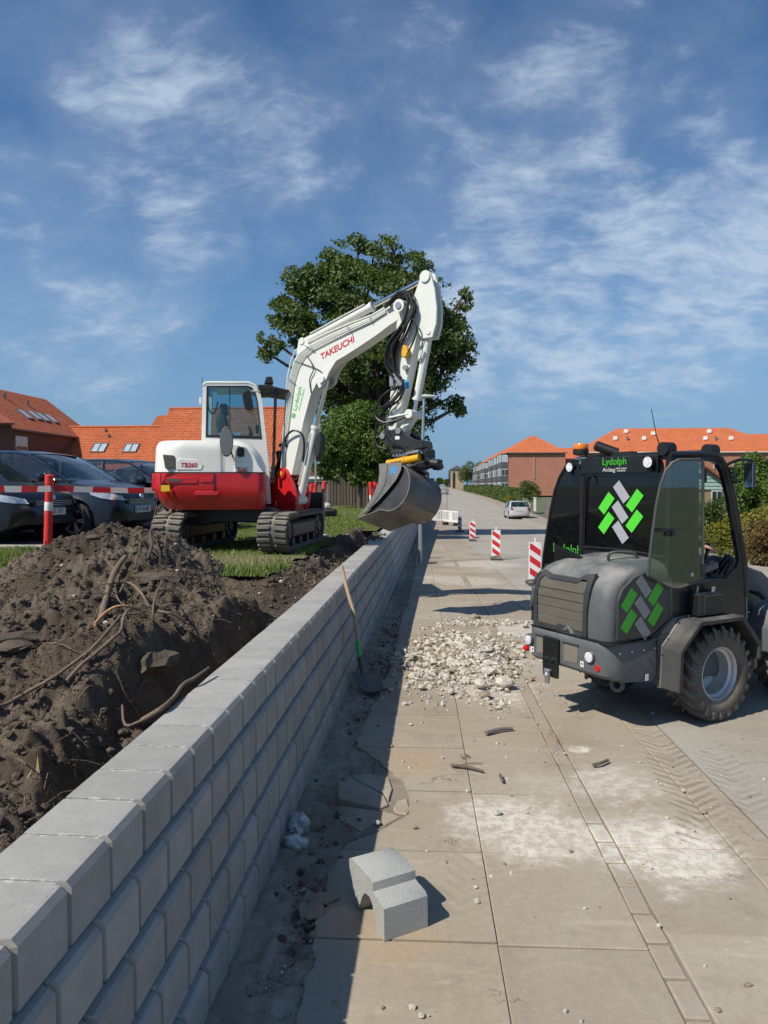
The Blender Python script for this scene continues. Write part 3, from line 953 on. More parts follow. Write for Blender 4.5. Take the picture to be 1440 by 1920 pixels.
# ================================================================== excavator
M_white = mat('white_paint', (.82, .82, .77), .38, var=.07, scale=2.2, coat=.2, dust=.42, dustcol=(.45, .42, .36))
M_arm = mat('arm_grey_paint', (.72, .73, .68), .38, var=.05, scale=2.2, coat=.2, dust=.2, dustcol=(.45, .42, .36))
M_red = mat('red_paint', (.55, .012, .018), .3, var=.08, scale=3, coat=.4, dust=.22, dustcol=(.30, .18, .13))
M_blk = mat('black_paint', (.018, .019, .022), .42, var=.2, scale=4, dust=.25, dustcol=(.14, .13, .11))
M_hose = mat('black_hose', (.012, .012, .013), .45, var=.2)
M_rub = mat('track_rubber', (.10, .094, .084), .9, var=.35, scale=5, bump=.6, dust=1.0, dustcol=(.25, .215, .17))
M_chrome = mat('chrome', (.75, .75, .76), .12, 1.0, var=.03)
M_steel = mat('bare_steel', (.42, .42, .42), .38, .8, var=.15)
M_bucket = mat('bucket_steel', (.125, .128, .130), .48, .25, var=.5, scale=3, bump=.2, dust=.6, dustcol=(.20, .17, .13))
M_bucketworn = mat('bucket_worn_steel', (.24, .205, .165), .6, .35, var=.5, scale=4, bump=.3)
M_yel = mat('yellow_paint', (.75, .36, .01), .35, coat=.3)
M_blue = mat('blue_plastic', (.02, .28, .60), .4)
M_redink = mat('red_lettering', (.55, .01, .03), .4, var=.02)
M_grnink = mat('green_lettering', (.05, .45, .10), .4, var=.02)
M_glassc = glass('cab_glass', (.72, .88, .92), .06)
M_seat = mat('seat_fabric', (.05, .055, .06), .8)
M_mirror = mat('mirror_glass', (.8, .82, .85), .04, 1.0, var=.0)
M_grill = mat('grille_mesh', (.10, .095, .075), .7, bump=.6, bscale=160)

EX = empty('excavator', (-3.11, 10.6, LZ), math.atan2(.22, .97), 'white and red tracked excavator with arm raised over the block wall', 'excavator')
EXi = EX.matrix_world.inverted()
# tracks run towards the camera; built in place coordinates
def W2E(M=None): return MB(EXi @ (M or Matrix.Identity(4)))


TM = Matrix.Translation((0, 0, LZ))
def stadium(L, r, n=10):
    pts = []
    for k in range(n + 1):
        a = math.pi / 2 + math.pi * k / n; pts.append((-L / 2 + r * math.cos(a), r * math.sin(a)))
    for k in range(n + 1):
        a = -math.pi / 2 + math.pi * k / n; pts.append((L / 2 + r * math.cos(a), r * math.sin(a)))
    return pts


def resample(pts, n):
    P = [Vector((a, b)) for a, b in pts]; P.append(P[0])
    L = [0]
    for i in range(1, len(P)): L.append(L[-1] + (P[i] - P[i - 1]).length)
    out = []
    for k in range(n):
        s = L[-1] * k / n
        i = max(j for j in range(len(L) - 1) if L[j] <= s)
        u = (s - L[i]) / max(1e-9, L[i + 1] - L[i]); p = P[i].lerp(P[i + 1], u); d = (P[i + 1] - P[i]).normalized()
        out.append((p, d))
    return out


trk_rot = Matrix.Rotation(R(-4), 4, 'Z')
pad_me = None
for cxx in (-2.13, -3.60):
    T = Matrix.Translation((cxx, 10.62, LZ)) @ trk_rot
    hw = .21; L, r = 1.80, .235
    mb = W2E(T)
    st = stadium(L, r + .015, 12); si = stadium(L, r - .035, 12)
    rows = []
    for (a, b), (c, d) in zip(st, si):
        rows.append([(-hw, a, b + r + .05), (hw, a, b + r + .05), (hw, c, d + r + .05), (-hw, c, d + r + .05)])
    rows.append(rows[0]); mb.grid(rows, closed=True)
    track = mb.build('track', M_rub, EX, smooth=30)
    # lugs
    if pad_me is None:
        pm = MB()
        for sx in (-1, 1):
            pm.prism([(sx * .205, -.030), (sx * .205, .018), (sx * .11, .030), (sx * .03, .024), (sx * .03, -.018), (sx * .12, -.022)] if sx > 0 else
                     [(sx * .205, -.012), (sx * .205, .034), (sx * .11, .044), (sx * .02, .040), (sx * .02, -.004), (sx * .12, -.006)], -.004, .026, axis='z', bev=.004)
        o = pm.build('track_lug', M_rub, smooth=30); pad_me = o.data; bpy.data.objects.remove(o)
    for p, d in resample(stadium(L, r + .017, 14), 62):
        o = bpy.data.objects.new('track_lug', pad_me); COL.objects.link(o); o.parent = track
        xw = Vector((1, 0, 0)); yw = Vector((0, d.x, d.y)); zw = xw.cross(yw)
        if zw.dot(Vector((0, p.x, p.y)) - Vector((0, max(-L / 2, min(L / 2, p.x)), 0))) < 0: yw = -yw; zw = -zw
        Mx = Matrix((xw, yw, zw)).transposed().to_4x4(); Mx.translation = Vector((0, p.x, p.y + r + .05))
        o.matrix_basis = EXi @ T @ Mx
    # track frame and wheels
    mb = W2E(T)
    mb.box((0, 0, r + .06), (.30, L - .1, .25), bev=.03)
    mb.box((.13, 0, r + .06), (.08, L - .5, .20), bev=.02)
    mb.build('track_frame', M_blk, EX)
    for k, yy in enumerate((-L / 2, L / 2)):
        mb = W2E(T); mb.lathe([(.02, -.16), (r - .06, -.16), (r - .045, -.12), (r - .045, .12), (r - .06, .16), (.10, .17), (.08, .19), (.02, .19)], (0, yy, r + .05), (1, 0, 0), 20)
        mb.build('drive_wheel' if k else 'idler_wheel', M_blk, EX)
    for k in range(4):
        mb = W2E(T); mb.cyl((-.15, -.62 + k * .41, .125), (.17, -.62 + k * .41, .125), .075, n=14); mb.build('track_roller', M_blk, EX)
# undercarriage
mb = W2E()
z0 = LZ
mb.prism([(-3.62, .50), (-3.35, .62), (-2.4, .62), (-2.12, .50), (-2.12, .34), (-2.45, .36), (-2.6, .40), (-3.15, .40), (-3.3, .36), (-3.62, .34)], 10.1, 11.2, axis='y', bev=.02)
mb.v = [tuple(EXi @ (Vector((0, 0, z0)) + EX.matrix_world @ Vector(p))) for p in mb.v]
mb.build('carbody', M_blk, EX)
mb = W2E(TM)
mb.cyl((-3.0, 10.62, .58), (-3.0, 10.62, .72), .46, n=32); mb.build('slew_ring', M_blk, EX)
mb = W2E(TM @ trk_rot.copy().inverted() @ Matrix.Identity(4)) if False else W2E(TM)
pts = []
for k in range(7):
    a = -1.0 + 2.0 * k / 6; pts.append((12.33 - .12 * math.cos(a), .60 + .26 * math.sin(a)))
rows = [[(x, p[0], p[1]) for p in pts] + [(x, p[0] - .03, p[1]) for p in pts[::-1]] for x in (-3.88, -1.93)]
mb.grid(rows, closed=True, capends=True)
for x in (-3.88, -1.93): mb.box((x, 12.22, .60), (.02, .24, .56), bev=.004)
mb.box((-3.5, 11.75, .50), (.12, .9, .12)); mb.box((-2.35, 11.75, .50), (.12, .9, .12))
mb.build('dozer_blade', M_blk, EX)


def ebx(name, m, parent=EX): pass


def hull(rows_xyz, name, m, parent=EX, M=None, smooth=40, bev=0):
    mb = MB(M); mb.grid(rows_xyz, closed=True, capends=True); return mb.build(name, m, parent, smooth=smooth)


# upper body: side outline given at several lateral stations (rounded plan)
def body(name, m, prof_fn, zt, zb, nz=7, mirror=True):
    """plan outline lofted in z; prof_fn(z01)->list of (x,y)"""
    rows = []
    for k in range(nz + 1):
        u = k / nz; rows.append([(x, y, z) for (x, y, z) in prof_fn(u)])
    mb = MB(); mb.grid(rows, closed=True, capends=True); return mb.build(name, m, EX, smooth=40)


def plan(x0, x1, yr, yl, r_back, r_front, z, n=10, zf=None):
    """rounded plan: yr (negative, near side) .. yl; back corners at x0 with big radius"""
    pts = []
    def arc(cx_, cy_, r, a0, a1):
        for k in range(n + 1):
            a = a0 + (a1 - a0) * k / n; pts.append((cx_ + r * math.cos(a), cy_ + r * math.sin(a), z))
    arc(x0 + r_back, yr + r_back, r_back, 1.5 * math.pi, math.pi)
    arc(x0 + r_back, yl - r_back, r_back, math.pi, .5 * math.pi)
    arc(x1 - r_front, yl - r_front, r_front, .5 * math.pi, 0)
    arc(x1 - r_front, yr + r_front, r_front, 0, -.5 * math.pi)
    return pts


# lower red belt
def red_fn(u):
    z = .60 + .52 * u
    bulge = math.sin(min(1, u * 1.6) * math.pi / 2)
    return plan(-1.02 + .16 * (1 - bulge), .55, -.86 - .10 * bulge, .95, .42, .12, z)
red = body('lower_body', M_red, red_fn, 0, 0, 8)


def white_fn(u):
    # engine hood: low at rear, rounded top
    z = 1.122 + (.44) * min(1, u / .86)
    sh = 0 if u < .62 else (u - .62) / .38
    ins = .13 * sh ** 2.2
    return plan(-1.0 + ins + .03 * u, .02 - ins * .4 + .0, -.96 + ins, .95 - ins, .42 - ins * .5, .10, z)
whood = body('engine_hood', M_white, white_fn, 0, 0, 12)
# front right tank cover, bulging and falling forward
mb = MB(); rows = []
for k in range(9):
    u = k / 8; y = -.955 + .50 * u
    d = max(0, 1 - u * 3) ** 2 * .10
    prof = [(.0, 1.125), (.56 - d * .4, 1.125), (.55 - d, 1.22), (.50 - d, 1.34), (.42 - d, 1.45), (.32 - d, 1.53 - d * .6), (.18, 1.575 - d * .8), (.0, 1.58 - d * .8)]
    rows.append([(x, y, z) for x, z in prof])
mb.grid(rows, closed=True, capends=True)
tank = mb.build('tank_cover', M_white, EX, smooth=40)
# relief: gap lines, recesses, louvres
mb = MB(); mb.prism([(-.65, 1.15), (-.32, 1.15), (-.29, 1.22), (-.36, 1.29), (-.60, 1.31), (-.65, 1.27)], -.967, -.955, bev=.006); mb.build('name_panel', M_white, whood)
mb = MB(); mb.prism([(.13, 1.12), (.32, 1.14), (.31, 1.22), (.24, 1.26), (.13, 1.27)], -.967, -.94, bev=.006); mb.build('name_panel', M_white, tank)
mb = MB(); mb.prism([(-.80, 1.17), (-.66, 1.17), (-.68, 1.35), (-.83, 1.36)], -.966, -.90, bev=.008); mb.build('side_grille', M_grill, whood)
mb = MB()
for (x0, x1, za, zb_) in ((-.80, -.38, .965, 1.05), (-.33, -.17, .98, 1.04), (-.40, -.10, .80, .86)):
    mb.prism([(x0, za), (x1, za), (x1 + .02, (za + zb_) / 2), (x1, zb_), (x0, zb_)], -.972, -.94, bev=.006)
mb.build('body_rib', M_red, red)
mb = MB(); mb.box((-.68, -.974, 1.01), (.18, .006, .035)); mb.build('vent', M_grill, red)
mb = MB(); mb.box((-.80, -.972, .90), (.115, .006, .085)); mb.build('warning_sticker', mat('sticker_yellow', (.80, .55, .02), .4, var=.02), red)
mb = MB(); mb.prism([(-1.0, 1.123), (.56, 1.123), (.56, 1.110), (-1.0, 1.110)], -.962, -.93); mb.build('seam', M_blk, red)
mb = MB(); mb.box((-.86, -.94, .98), (.008, .05, .26)); mb.box((-.15, -.960, .98), (.006, .03, .26)); mb.box((-.15, -.962, .70), (.006, .01, .2)); mb.build('seam', M_blk, red)
mb = MB(); mb.prism([(-1.05, .88), (-1.0, .84), (-.93, .90), (-.93, 1.10), (-1.03, 1.12)], -.60, .60, bev=.02); mb.build('rear_bumper', M_red, red)
for (txt, x, z, w, par) in (('TB260', -.485, 1.215, .22, whood), ('TB260', .22, 1.155, .16, tank)):
    text_obj(txt, 'model_lettering', par, basis((x, -.969, z), (1, 0, 0), (0, 0, 1)), .085, M_redink, width=w, shear=.15, bold=.002)

# cab: frame, panes, roof (cab sits on the far side)
cabY0, cabY1 = -.12, .93
out = [(-.40, 1.56), (-.37, 2.44), (-.33, 2.485), (.30, 2.50), (.40, 2.46), (.46, 2.38), (.50, 2.2), (.56, 1.62), (.60, 1.15), (.62, .66), (.05, .66), (-.40, 1.2)]
inn = [(-.335, 1.655), (-.315, 2.42), (.29, 2.435), (.35, 2.41), (.395, 2.35), (.43, 2.2), (.49, 1.64)]


def ring_plate(mb, outer, inner, y0, y1):
    """plate with a hole: outer and inner outlines bridged"""
    from mathutils.geometry import tessellate_polygon
    for y in (y0, y1):
        P = [[Vector((a, y, b)) for a, b in outer], [Vector((a, y, b)) for a, b in inner]]
        tr = tessellate_polygon([[Vector((a, b, 0)) for a, b in outer], [Vector((a, b, 0)) for a, b in inner]])
        mb.add(P[0] + P[1], [tuple(q) for q in tr])
    for L_ in (outer, inner):
        n = len(L_)
        mb.add([(a, y0, b) for a, b in L_] + [(a, y1, b) for a, b in L_], [(i, (i + 1) % n, n + (i + 1) % n, n + i) for i in range(n)])


cab = None
mb = MB(); ring_plate(mb, out, inn, cabY0, cabY0 + .045); cab = mb.build('cab', M_white, EX, smooth=30)
mb = MB(); ring_plate(mb, out, [(a, b) for a, b in inn], cabY1 - .045, cabY1); mb.build('door_side', M_white, cab, smooth=30)
mb = MB(); rows = []
rp = [(-.37, 2.40), (-.372, 2.44), (-.335, 2.487), (.30, 2.502), (.40, 2.46), (.46, 2.38)]
mb.prism(rp + [(.44, 2.36), (.38, 2.43), (.29, 2.465), (-.33, 2.45)], cabY0 - .008, cabY1 + .008, bev=.01); mb.build('roof', M_white, cab)
mb = MB(); mb.prism([(-.40, 1.2), (-.40, 1.66), (-.34, 1.66), (-.34, 1.2)], cabY0 + .03, cabY1 - .03)
for y in (cabY0 + .02, cabY1 - .06): mb.beam((-.375, y + .02, 1.6), (-.345, y + .02, 2.46), .05, .05)
mb.beam((.60, cabY1 - .03, 1.15), (.43, cabY1 - .03, 2.42), .05, .05); mb.beam((.60, cabY0 + .03, 1.15), (.43, cabY0 + .03, 2.42), .05, .05)
mb.build('cab_pillar', M_white, cab)
mb = MB(); mb.prism([(a, b) for a, b in inn], cabY0 + .012, cabY0 + .018); mb.build('side_pane', M_glassc, cab, smooth=0)
fr = [(a + (-.0), b) for a, b in inn]
cx_i = sum(a for a, b in inn) / len(inn); cz_i = sum(b for a, b in inn) / len(inn)
mb = MB(); ring_plate(mb, inn, [(a + (cx_i - a) * .055, b + (cz_i - b) * .075) for a, b in inn], cabY0 - .006, cabY0 + .03); mb.build('window_seal', M_hose, cab, smooth=0)
mb = MB(); mb.box((.02, cabY0 + .006, 2.04), (.012, .012, .76)); mb.build('window_divider', M_hose, cab)
mb = MB(); mb.prism([(a, b) for a, b in inn], cabY1 - .02, cabY1 - .014); mb.build('side_pane', M_glassc, cab, smooth=0)
mb = MB(); mb.add([(-.36, cabY0 + .06, 1.66), (-.36, cabY1 - .06, 1.66), (-.345, cabY1 - .06, 2.43), (-.345, cabY0 + .06, 2.43)], [(0, 1, 2, 3)]); mb.build('rear_pane', M_glassc, cab, smooth=0)
mb = MB(); mb.add([(.60, cabY0 + .06, 1.2), (.60, cabY1 - .06, 1.2), (.45, cabY1 - .06, 2.38), (.45, cabY0 + .06, 2.38)], [(0, 1, 2, 3)]); mb.build('windscreen', M_glassc, cab, smooth=0)
mb = MB(); mb.box((-.23, cabY0 + .022, 2.33), (.13, .002, .12)); mb.box((-.12, cabY0 + .022, 1.70), (.07, .002, .045)); mb.box((.12, cabY0 + .022, 1.71), (.09, .002, .05)); mb.build('window_sticker', mat('pale_sticker', (.45, .68, .75), .5, var=.02), cab)
# seat and controls
mb = MB()
mb.box((-.02, .40, 1.50), (.50, .50, .14), bev=.05, seg=3)
mb.prism([(-.16, 1.52), (-.04, 1.54), (-.02, 1.80), (-.06, 2.02), (-.16, 2.06), (-.22, 1.95)], .18, .62, bev=.04, seg=3)
mb.box((-.10, .40, 2.12), (.13, .28, .18), bev=.045, seg=3)
mb.box((.12, .12, 1.66), (.36, .09, .09), bev=.02); mb.box((.12, .68, 1.66), (.36, .09, .09), bev=.02)
mb.build('seat', M_seat, cab)
mb = MB(); mb.tube([(.30, .12, 1.68), (.32, .12, 1.78), (.29, .12, 1.84)], .018); mb.tube([(.30, .68, 1.68), (.32, .68, 1.78), (.29, .68, 1.84)], .018)
mb.box((.42, .10, 1.80), (.05, .16, .13), bev=.01); mb.box((.1, .4, 1.40), (.9, .9, .2)); mb.tube([(-.32, 0.05, 2.4), (-.30, .02, 2.1), (-.22, .0, 2.02), (-.16, 0, 2.2)], .012, smooth=4)
mb.build('controls', M_hose, cab)
# roof front guard, work lamps
mb = MB()
mb.prism([(.44, 2.44), (.58, 2.44), (.90, 2.37), (.905, 2.345), (.58, 2.39), (.44, 2.38)], cabY0 - .1, cabY1, bev=.004)
mb.beam((.70, cabY0 - .03, 2.36), (.655, cabY0 - .03, 1.05), .045, .045); mb.beam((.70, .55, 2.36), (.655, .55, 1.05), .045, .045)
mb.box((.69, .25, 2.25), (.03, .75, .12)); mb.beam((.5, cabY0 - .03, 2.30), (.72, cabY0 - .03, 2.34), .03, .03)
for k in range(6): mb.beam((.50 + k * .07, cabY0 - .08, 2.43 - k * .013), (.50 + k * .07, cabY1 - .02, 2.43 - k * .013), .012, .02)
mb.build('roof_guard', M_blk, cab)
for yy in (-.12, .6):
    mb = MB(); mb.prism([(.53, 2.46), (.67, 2.47), (.65, 2.57), (.56, 2.57)], yy - .06, yy + .06, bev=.01); mb.build('work_lamp', M_blk, cab)
mb = MB(); mb.tube([(-.385, 0, 2.42), (-.39, 0, 2.56)], .004, n=6); mb.build('aerial', M_hose, cab)
mb = MB(); mb.box((-.41, -.09, 2.2), (.03, .03, .1), bev=.005); mb.build('cab_bracket', M_white, cab)
# mirrors
mb = MB(); mb.tube([(.50, cabY0, 2.32), (.40, -.24, 2.34), (.33, -.30, 2.33), (.31, -.30, 2.25)], .010, smooth=3); a_ = mb.build('cab_mirror', M_chrome, cab)
mb = MB(); mb.prism([(.22, 2.33), (.33, 2.34), (.375, 2.10), (.34, 2.04), (.25, 2.06), (.215, 2.25)], -.34, -.29, bev=.015); mb.build('mirror_housing', M_hose, a_)
mb = MB(); mb.tube([(.20, -.90, 1.15), (.10, -1.02, 1.36), (.05, -1.06, 1.55)], .012, smooth=3); a_ = mb.build('hood_mirror', M_chrome, EX)
mb = MB(); mb.lathe([(.001, -.022), (.085, -.018), (.105, -.005), (.108, .006), (.10, .016)], (0, 0, 0), (0, 1, 0), 24)
mb.v = [(x * .85 + .03, y - 1.06, z * 1.95 + 1.54) for x, y, z in mb.v]; mb.build('mirror_housing', mat('mirror_shell', (.09, .09, .095), .5), a_)
mb = MB(); mb.lathe([(.0, 0), (.098, 0)], (0, 0, 0), (0, 1, 0), 24)
mb.v = [(x * .85 + .03, -1.0825, z * 1.95 + 1.54) for x, y, z in mb.v]; mb.build('mirror_face', mat('mirror_back', (.16, .17, .18), .35), a_)
mb = MB(); mb.box((.215, -.965, 1.40), (.10, .05, .13), bev=.02); mb.build('door_handle', M_hose, tank)

# ---- boom in its own swung plane
BF = Vector((1.88, -1.1, 0)).normalized()
BM = Matrix((BF, Vector((-BF.y, BF.x, 0)), Vector((0, 0, 1)))).transposed().to_4x4(); BM.translation = Vector((-2.21, 10.8, LZ))
BMl = EXi @ BM
# y negative = towards the camera
def BB(): return MB(BMl)


# swing bracket
mb = BB()
for y0, y1 in ((-.17, -.11), (.11, .17)):
    mb.prism([(-.10, 1.17), (-.05, 1.21), (.02, 1.21), (.06, 1.17), (.16, 1.02), (.27, .80), (.24, .66), (.16, .53), (-.24, .55), (-.24, .66), (-.34, .72), (-.30, .90), (-.17, 1.03)], y0, y1, bev=.008)
mb.box((-.08, 0, .62), (.46, .30, .14), bev=.02); mb.box((.10, 0, .60), (.14, .32, .16), bev=.02)
mb.cyl((-.02, -.20, 1.12), (-.02, .20, 1.12), .075, n=20); mb.cyl((.16, -.20, .72), (.16, .20, .72), .055, n=16)
br = mb.build('swing_bracket', M_red, EX)
mb = BB(); mb.cyl((-.40, 0, .52), (-.40, 0, .90), .11, n=20); mb.box((-.48, 0, .86), (.30, .30, .07), bev=.02); mb.box((-.48, 0, .56), (.30, .30, .07), bev=.02); mb.cyl((-.40, 0, .90), (-.40, 0, .93), .06, n=12)
mb.build('swing_post', M_red, EX)
mb = BB(); mb.box((-.22, -.10, .66), (.20, .20, .10), bev=.02); mb.cyl((-.27, -.16, .56), (-.27, -.16, .74), .035, n=12); mb.build('swing_lug', M_red, br)
mb = BB(); mb.cyl((-.02, -.205, 1.12), (-.02, -.20, 1.12), .035, n=12); mb.build('pivot_cap', M_yel, br)
mb = MB(); p_end = BMl @ Vector((-.30, -.18, .68)); mb.cyl((.02, -.80, .68), p_end, .024, n=12); mb.build('swing_rod', M_chrome, EX)
mb = MB(); mb.cyl((-.25, -.80, .68), (.08, -.80, .68), .05, n=14); mb.build('swing_cylinder', M_red, EX)

# boom: box section between profiles
def plate_box(mb, top, bot, hw0, hwf=None):
    """top and bottom polylines with equal counts -> closed box with near-rectangular section"""
    rows = []
    n = len(top)
    for i, (a, b) in enumerate(zip(top, bot)):
        w = hw0 if hwf is None else hwf(i / (n - 1))
        rows.append([(a[0], -w, a[1]), (a[0], w, a[1]), (b[0], w, b[1]), (b[0], -w, b[1])])
    mb.grid(rows, closed=True, capends=True)


top = [(-.10, 1.17), (-.05, 1.6), (.01, 2.05), (.08, 2.55), (.16, 2.78), (.26, 2.92), (.43, 3.00), (.80, 3.10), (1.20, 3.19), (1.60, 3.27), (1.85, 3.36), (2.02, 3.44), (2.14, 3.42)]
bot = [(.12, 1.10), (.24, 1.5), (.36, 1.9), (.50, 2.28), (.62, 2.45), (.78, 2.60), (.95, 2.72), (1.15, 2.79), (1.42, 2.90), (1.70, 3.02), (1.90, 3.12), (2.10, 3.22), (2.22, 3.30)]
mb = BB(); plate_box(mb, top, bot, .115, lambda u: .11 if u < .85 else .075)
boom = mb.build('boom', M_arm, EX, smooth=22)
for s in (-1, 1):
    mb = BB(); mb.cyl((-.02, s * .12, 1.12), (-.02, s * .105, 1.12), .10, n=20); mb.build('boom_boss', M_arm, boom)
    mb = BB(); mb.cyl((2.11, s * .20, 3.34), (2.11, s * .07, 3.34), .085, n=24); mb.build('boom_boss', M_arm, boom)
for s in (-1, 1):
    mb = BB(); mb.prism([(.60, 2.50), (.66, 2.36), (.76, 2.40), (.86, 2.58), (1.0, 2.74), (.80, 2.66)], s * .118, s * .10, bev=.004)
    mb.cyl((.73, s * .16, 2.485), (.73, s * .10, 2.485), .055, n=20); mb.build('cylinder_lug', M_arm, boom)
    mb = BB(); mb.prism([(.20, 2.90), (.24, 3.10), (.31, 3.15), (.39, 3.10), (.46, 3.0)], s * .085, s * .06, bev=.004)
    mb.cyl((.31, s * .10, 3.09), (.31, s * .05, 3.09), .05, n=18); mb.build('cylinder_lug', M_arm, boom)
# hydraulic pipes lying on the boom side
def along(top, bot, f0, lo=0, hi=None):
    return [(a[0] + (b[0] - a[0]) * f0, a[1] + (b[1] - a[1]) * f0) for a, b in list(zip(top, bot))[lo:hi]]
for f0 in (.07, .16, .25):
    P = along(top, bot, f0, 0, 11); mb = BB(); mb.tube([(x, -.128, z) for x, z in P], .010, n=6)
    P2_ = [(x, z) for x, z in P]
    mb.build('hydraulic_pipe', M_arm, boom)
for f0 in (-.10, -.16):
    P = along(top, bot, f0, 0, 12); mb = BB(); mb.tube([(x, -.07 if f0 < -.12 else -.03, z) for x, z in P], .012, n=6); mb.build('hydraulic_pipe', M_arm, boom)
mb = BB()
for i in (1, 3, 6, 8, 9):
    a = Vector((top[i][0], 0, top[i][1])); b = Vector((bot[i][0], 0, bot[i][1])); d = (b - a)
    mb.beam((a.x - d.x * .02, -.138, a.z - d.z * .02), (a.x + d.x * .30, -.138, a.z + d.z * .30), .02, .012)
mb.build('pipe_clamp', M_steel, boom)
# lettering
def along_dir(p, q): return Vector((q[0] - p[0], 0, q[1] - p[1])).normalized()
dx = along_dir((.62, 2.80), (1.42, 3.06))
def LB(p, d, upv): # local matrix of lettering on the near side of the boom
    o = BMl @ Vector((p[0], -.1125, p[1])); x = BMl.to_3x3() @ d; u = BMl.to_3x3() @ upv; return basis(o, x, u)
text_obj('TAKEUCHI', 'maker_lettering', boom, LB((1.00, 2.905), dx, Vector((-dx.z, 0, dx.x))), .125, M_redink, width=.64, shear=.12, bold=.003)
dy = along_dir((.18, 2.02), (.34, 2.50))
text_obj('Lydolph', 'owner_lettering', boom, LB((.245, 2.24), dy, Vector((-dy.z, 0, dy.x))), .105, M_grnink, width=.36, bold=.001)
text_obj('ANLÆG & BELÆGNING', 'owner_lettering', boom, LB((.325, 2.215), dy, Vector((-dy.z, 0, dy.x))), .03, M_grnink, width=.34)


def weave_logo(M, s, name, parent, mats, t_=.0012):
    """the woven mark: three grey bars one way, two pairs of green bars the other"""
    grey = [[(-.02, 1.84), (.11, 1.70), (.05, 1.63), (-.085, 1.77)], [(-.09, 1.75), (.115, 1.54), (.055, 1.48), (-.15, 1.62)], [(-.04, 1.52), (.12, 1.39), (.06, 1.33), (-.10, 1.45)]]
    grey[1] = [(-.085, 1.745), (-.035, 1.69), (0, 0), (0, 0)]
    # clean construction: bars with unit directions
    def bar(mt, c, d, L, w):
        mb = MB(M)
        d = Vector((d[0], d[1], 0)).normalized(); n = Vector((-d.y, d.x, 0)); c = Vector((c[0], c[1], 0))
        e = n * w / 2; h = d * L / 2
        k = Vector((0, 1, 0)) * 0
        P = [c - h - e, c + h - e, c + h + e, c - h + e]
        P = [Vector((p.x, p.y, 0)) for p in P]
        mb.add([p * s for p in P] + [Vector((p.x * s, p.y * s, t_)) for p in P], [(4, 5, 6, 7), (0, 1, 5, 4), (1, 2, 6, 5), (2, 3, 7, 6), (3, 0, 4, 7)])
        mb.build(name, mt, parent, smooth=0)
    D1 = (.64, -.77); D2 = (.64, .77)
    bar(mats[0], (.02, .30), D1, .32, .155); bar(mats[0], (0, 0), D1, .32, .155); bar(mats[0], (.01, -.30), D1, .32, .155)
    for c in ((-.27, .125), (-.27, -.175), (.27, .175), (.27, -.125)): bar(mats[1], c, D2, .32, .155)



weave_logo(LB((.165, 1.99), Vector((-dy.z, 0, dy.x)) * -1, dy), .10, 'owner_mark', boom, [M_grnink, M_grnink])

# boom lift cylinder
mb = BB(); mb.cyl((.20, 0, .76), (.50, 0, 1.78), .062, n=18); mb.cyl((.50, 0, 1.78), (.515, 0, 1.82), .075, n=18); mb.cyl((.18, -.1, .72), (.18, .1, .72), .075, n=16)
lc = mb.build('lift_cylinder', M_arm, EX)
mb = BB(); mb.cyl((.50, 0, 1.78), (.73, 0, 2.485), .034, n=14); mb.build('piston_rod', M_chrome, lc)
mb = BB(); mb.tube([(.22, -.075, .95), (.46, -.075, 1.72)], .009, n=6); mb.build('hydraulic_pipe', M_arm, lc)
mb = BB(); mb.prism([(.54, 1.30), (.62, 1.38), (.66, 1.62), (.60, 1.74), (.50, 1.5)], -.06, .06, bev=.015); mb.build('cylinder_guard', M_blk, lc)
# arm cylinder on top
p0, p1, p2_ = Vector((.31, 0, 3.09)), Vector((1.52, 0, 3.44)), Vector((2.44, 0, 3.70))
mb = BB(); mb.cyl(p0, p1, .060, n=18); mb.cyl(p1, p1 + (p1 - p0).normalized() * .04, .070, n=18); mb.tube([(.45, -.06, 3.19), (1.0, -.06, 3.35), (1.45, -.06, 3.48)], .010, n=6)
ac = mb.build('arm_cylinder', M_arm, EX)
mb = BB(); mb.cyl(p1, p2_, .034, n=14); mb.build('piston_rod', M_chrome, ac)
# stick
mb = BB()
for s in (-1, 1):
    mb.prism([(2.40, 3.74), (2.46, 3.78), (2.53, 3.74), (2.60, 3.52), (2.635, 3.26), (2.625, 3.05), (2.57, 2.885), (2.42, 2.88), (2.36, 2.95), (2.33, 3.22), (2.28, 3.46)], s * .088, s * .045, bev=.006)
    mb.cyl((2.46, s * .11, 3.69), (2.46, s * .04, 3.69), .075, n=22); mb.cyl((2.51, s * .10, 2.96), (2.51, s * .08, 2.96), .032, n=14)
mb.build('stick_head', M_arm, EX)
top2 = [(2.02, 3.36), (2.00, 3.0), (1.96, 2.6), (1.90, 2.15), (1.81, 1.63)]
bot2 = [(2.40, 3.50), (2.33, 2.95), (2.22, 2.55), (2.10, 2.10), (1.96, 1.63)]
mb = BB(); plate_box(mb, top2, bot2, .085); stick = mb.build('stick', M_arm, EX, smooth=22)
for x_, y_, z_, r_ in ((1.82, .12, 1.63, .06), (1.90, .13, 1.86, .06), (2.11, .215, 3.34, .045)):
    mb = BB(); mb.cyl((x_, -y_, z_), (x_, y_, z_), r_, n=16); mb.build('pin_boss', M_steel, stick)
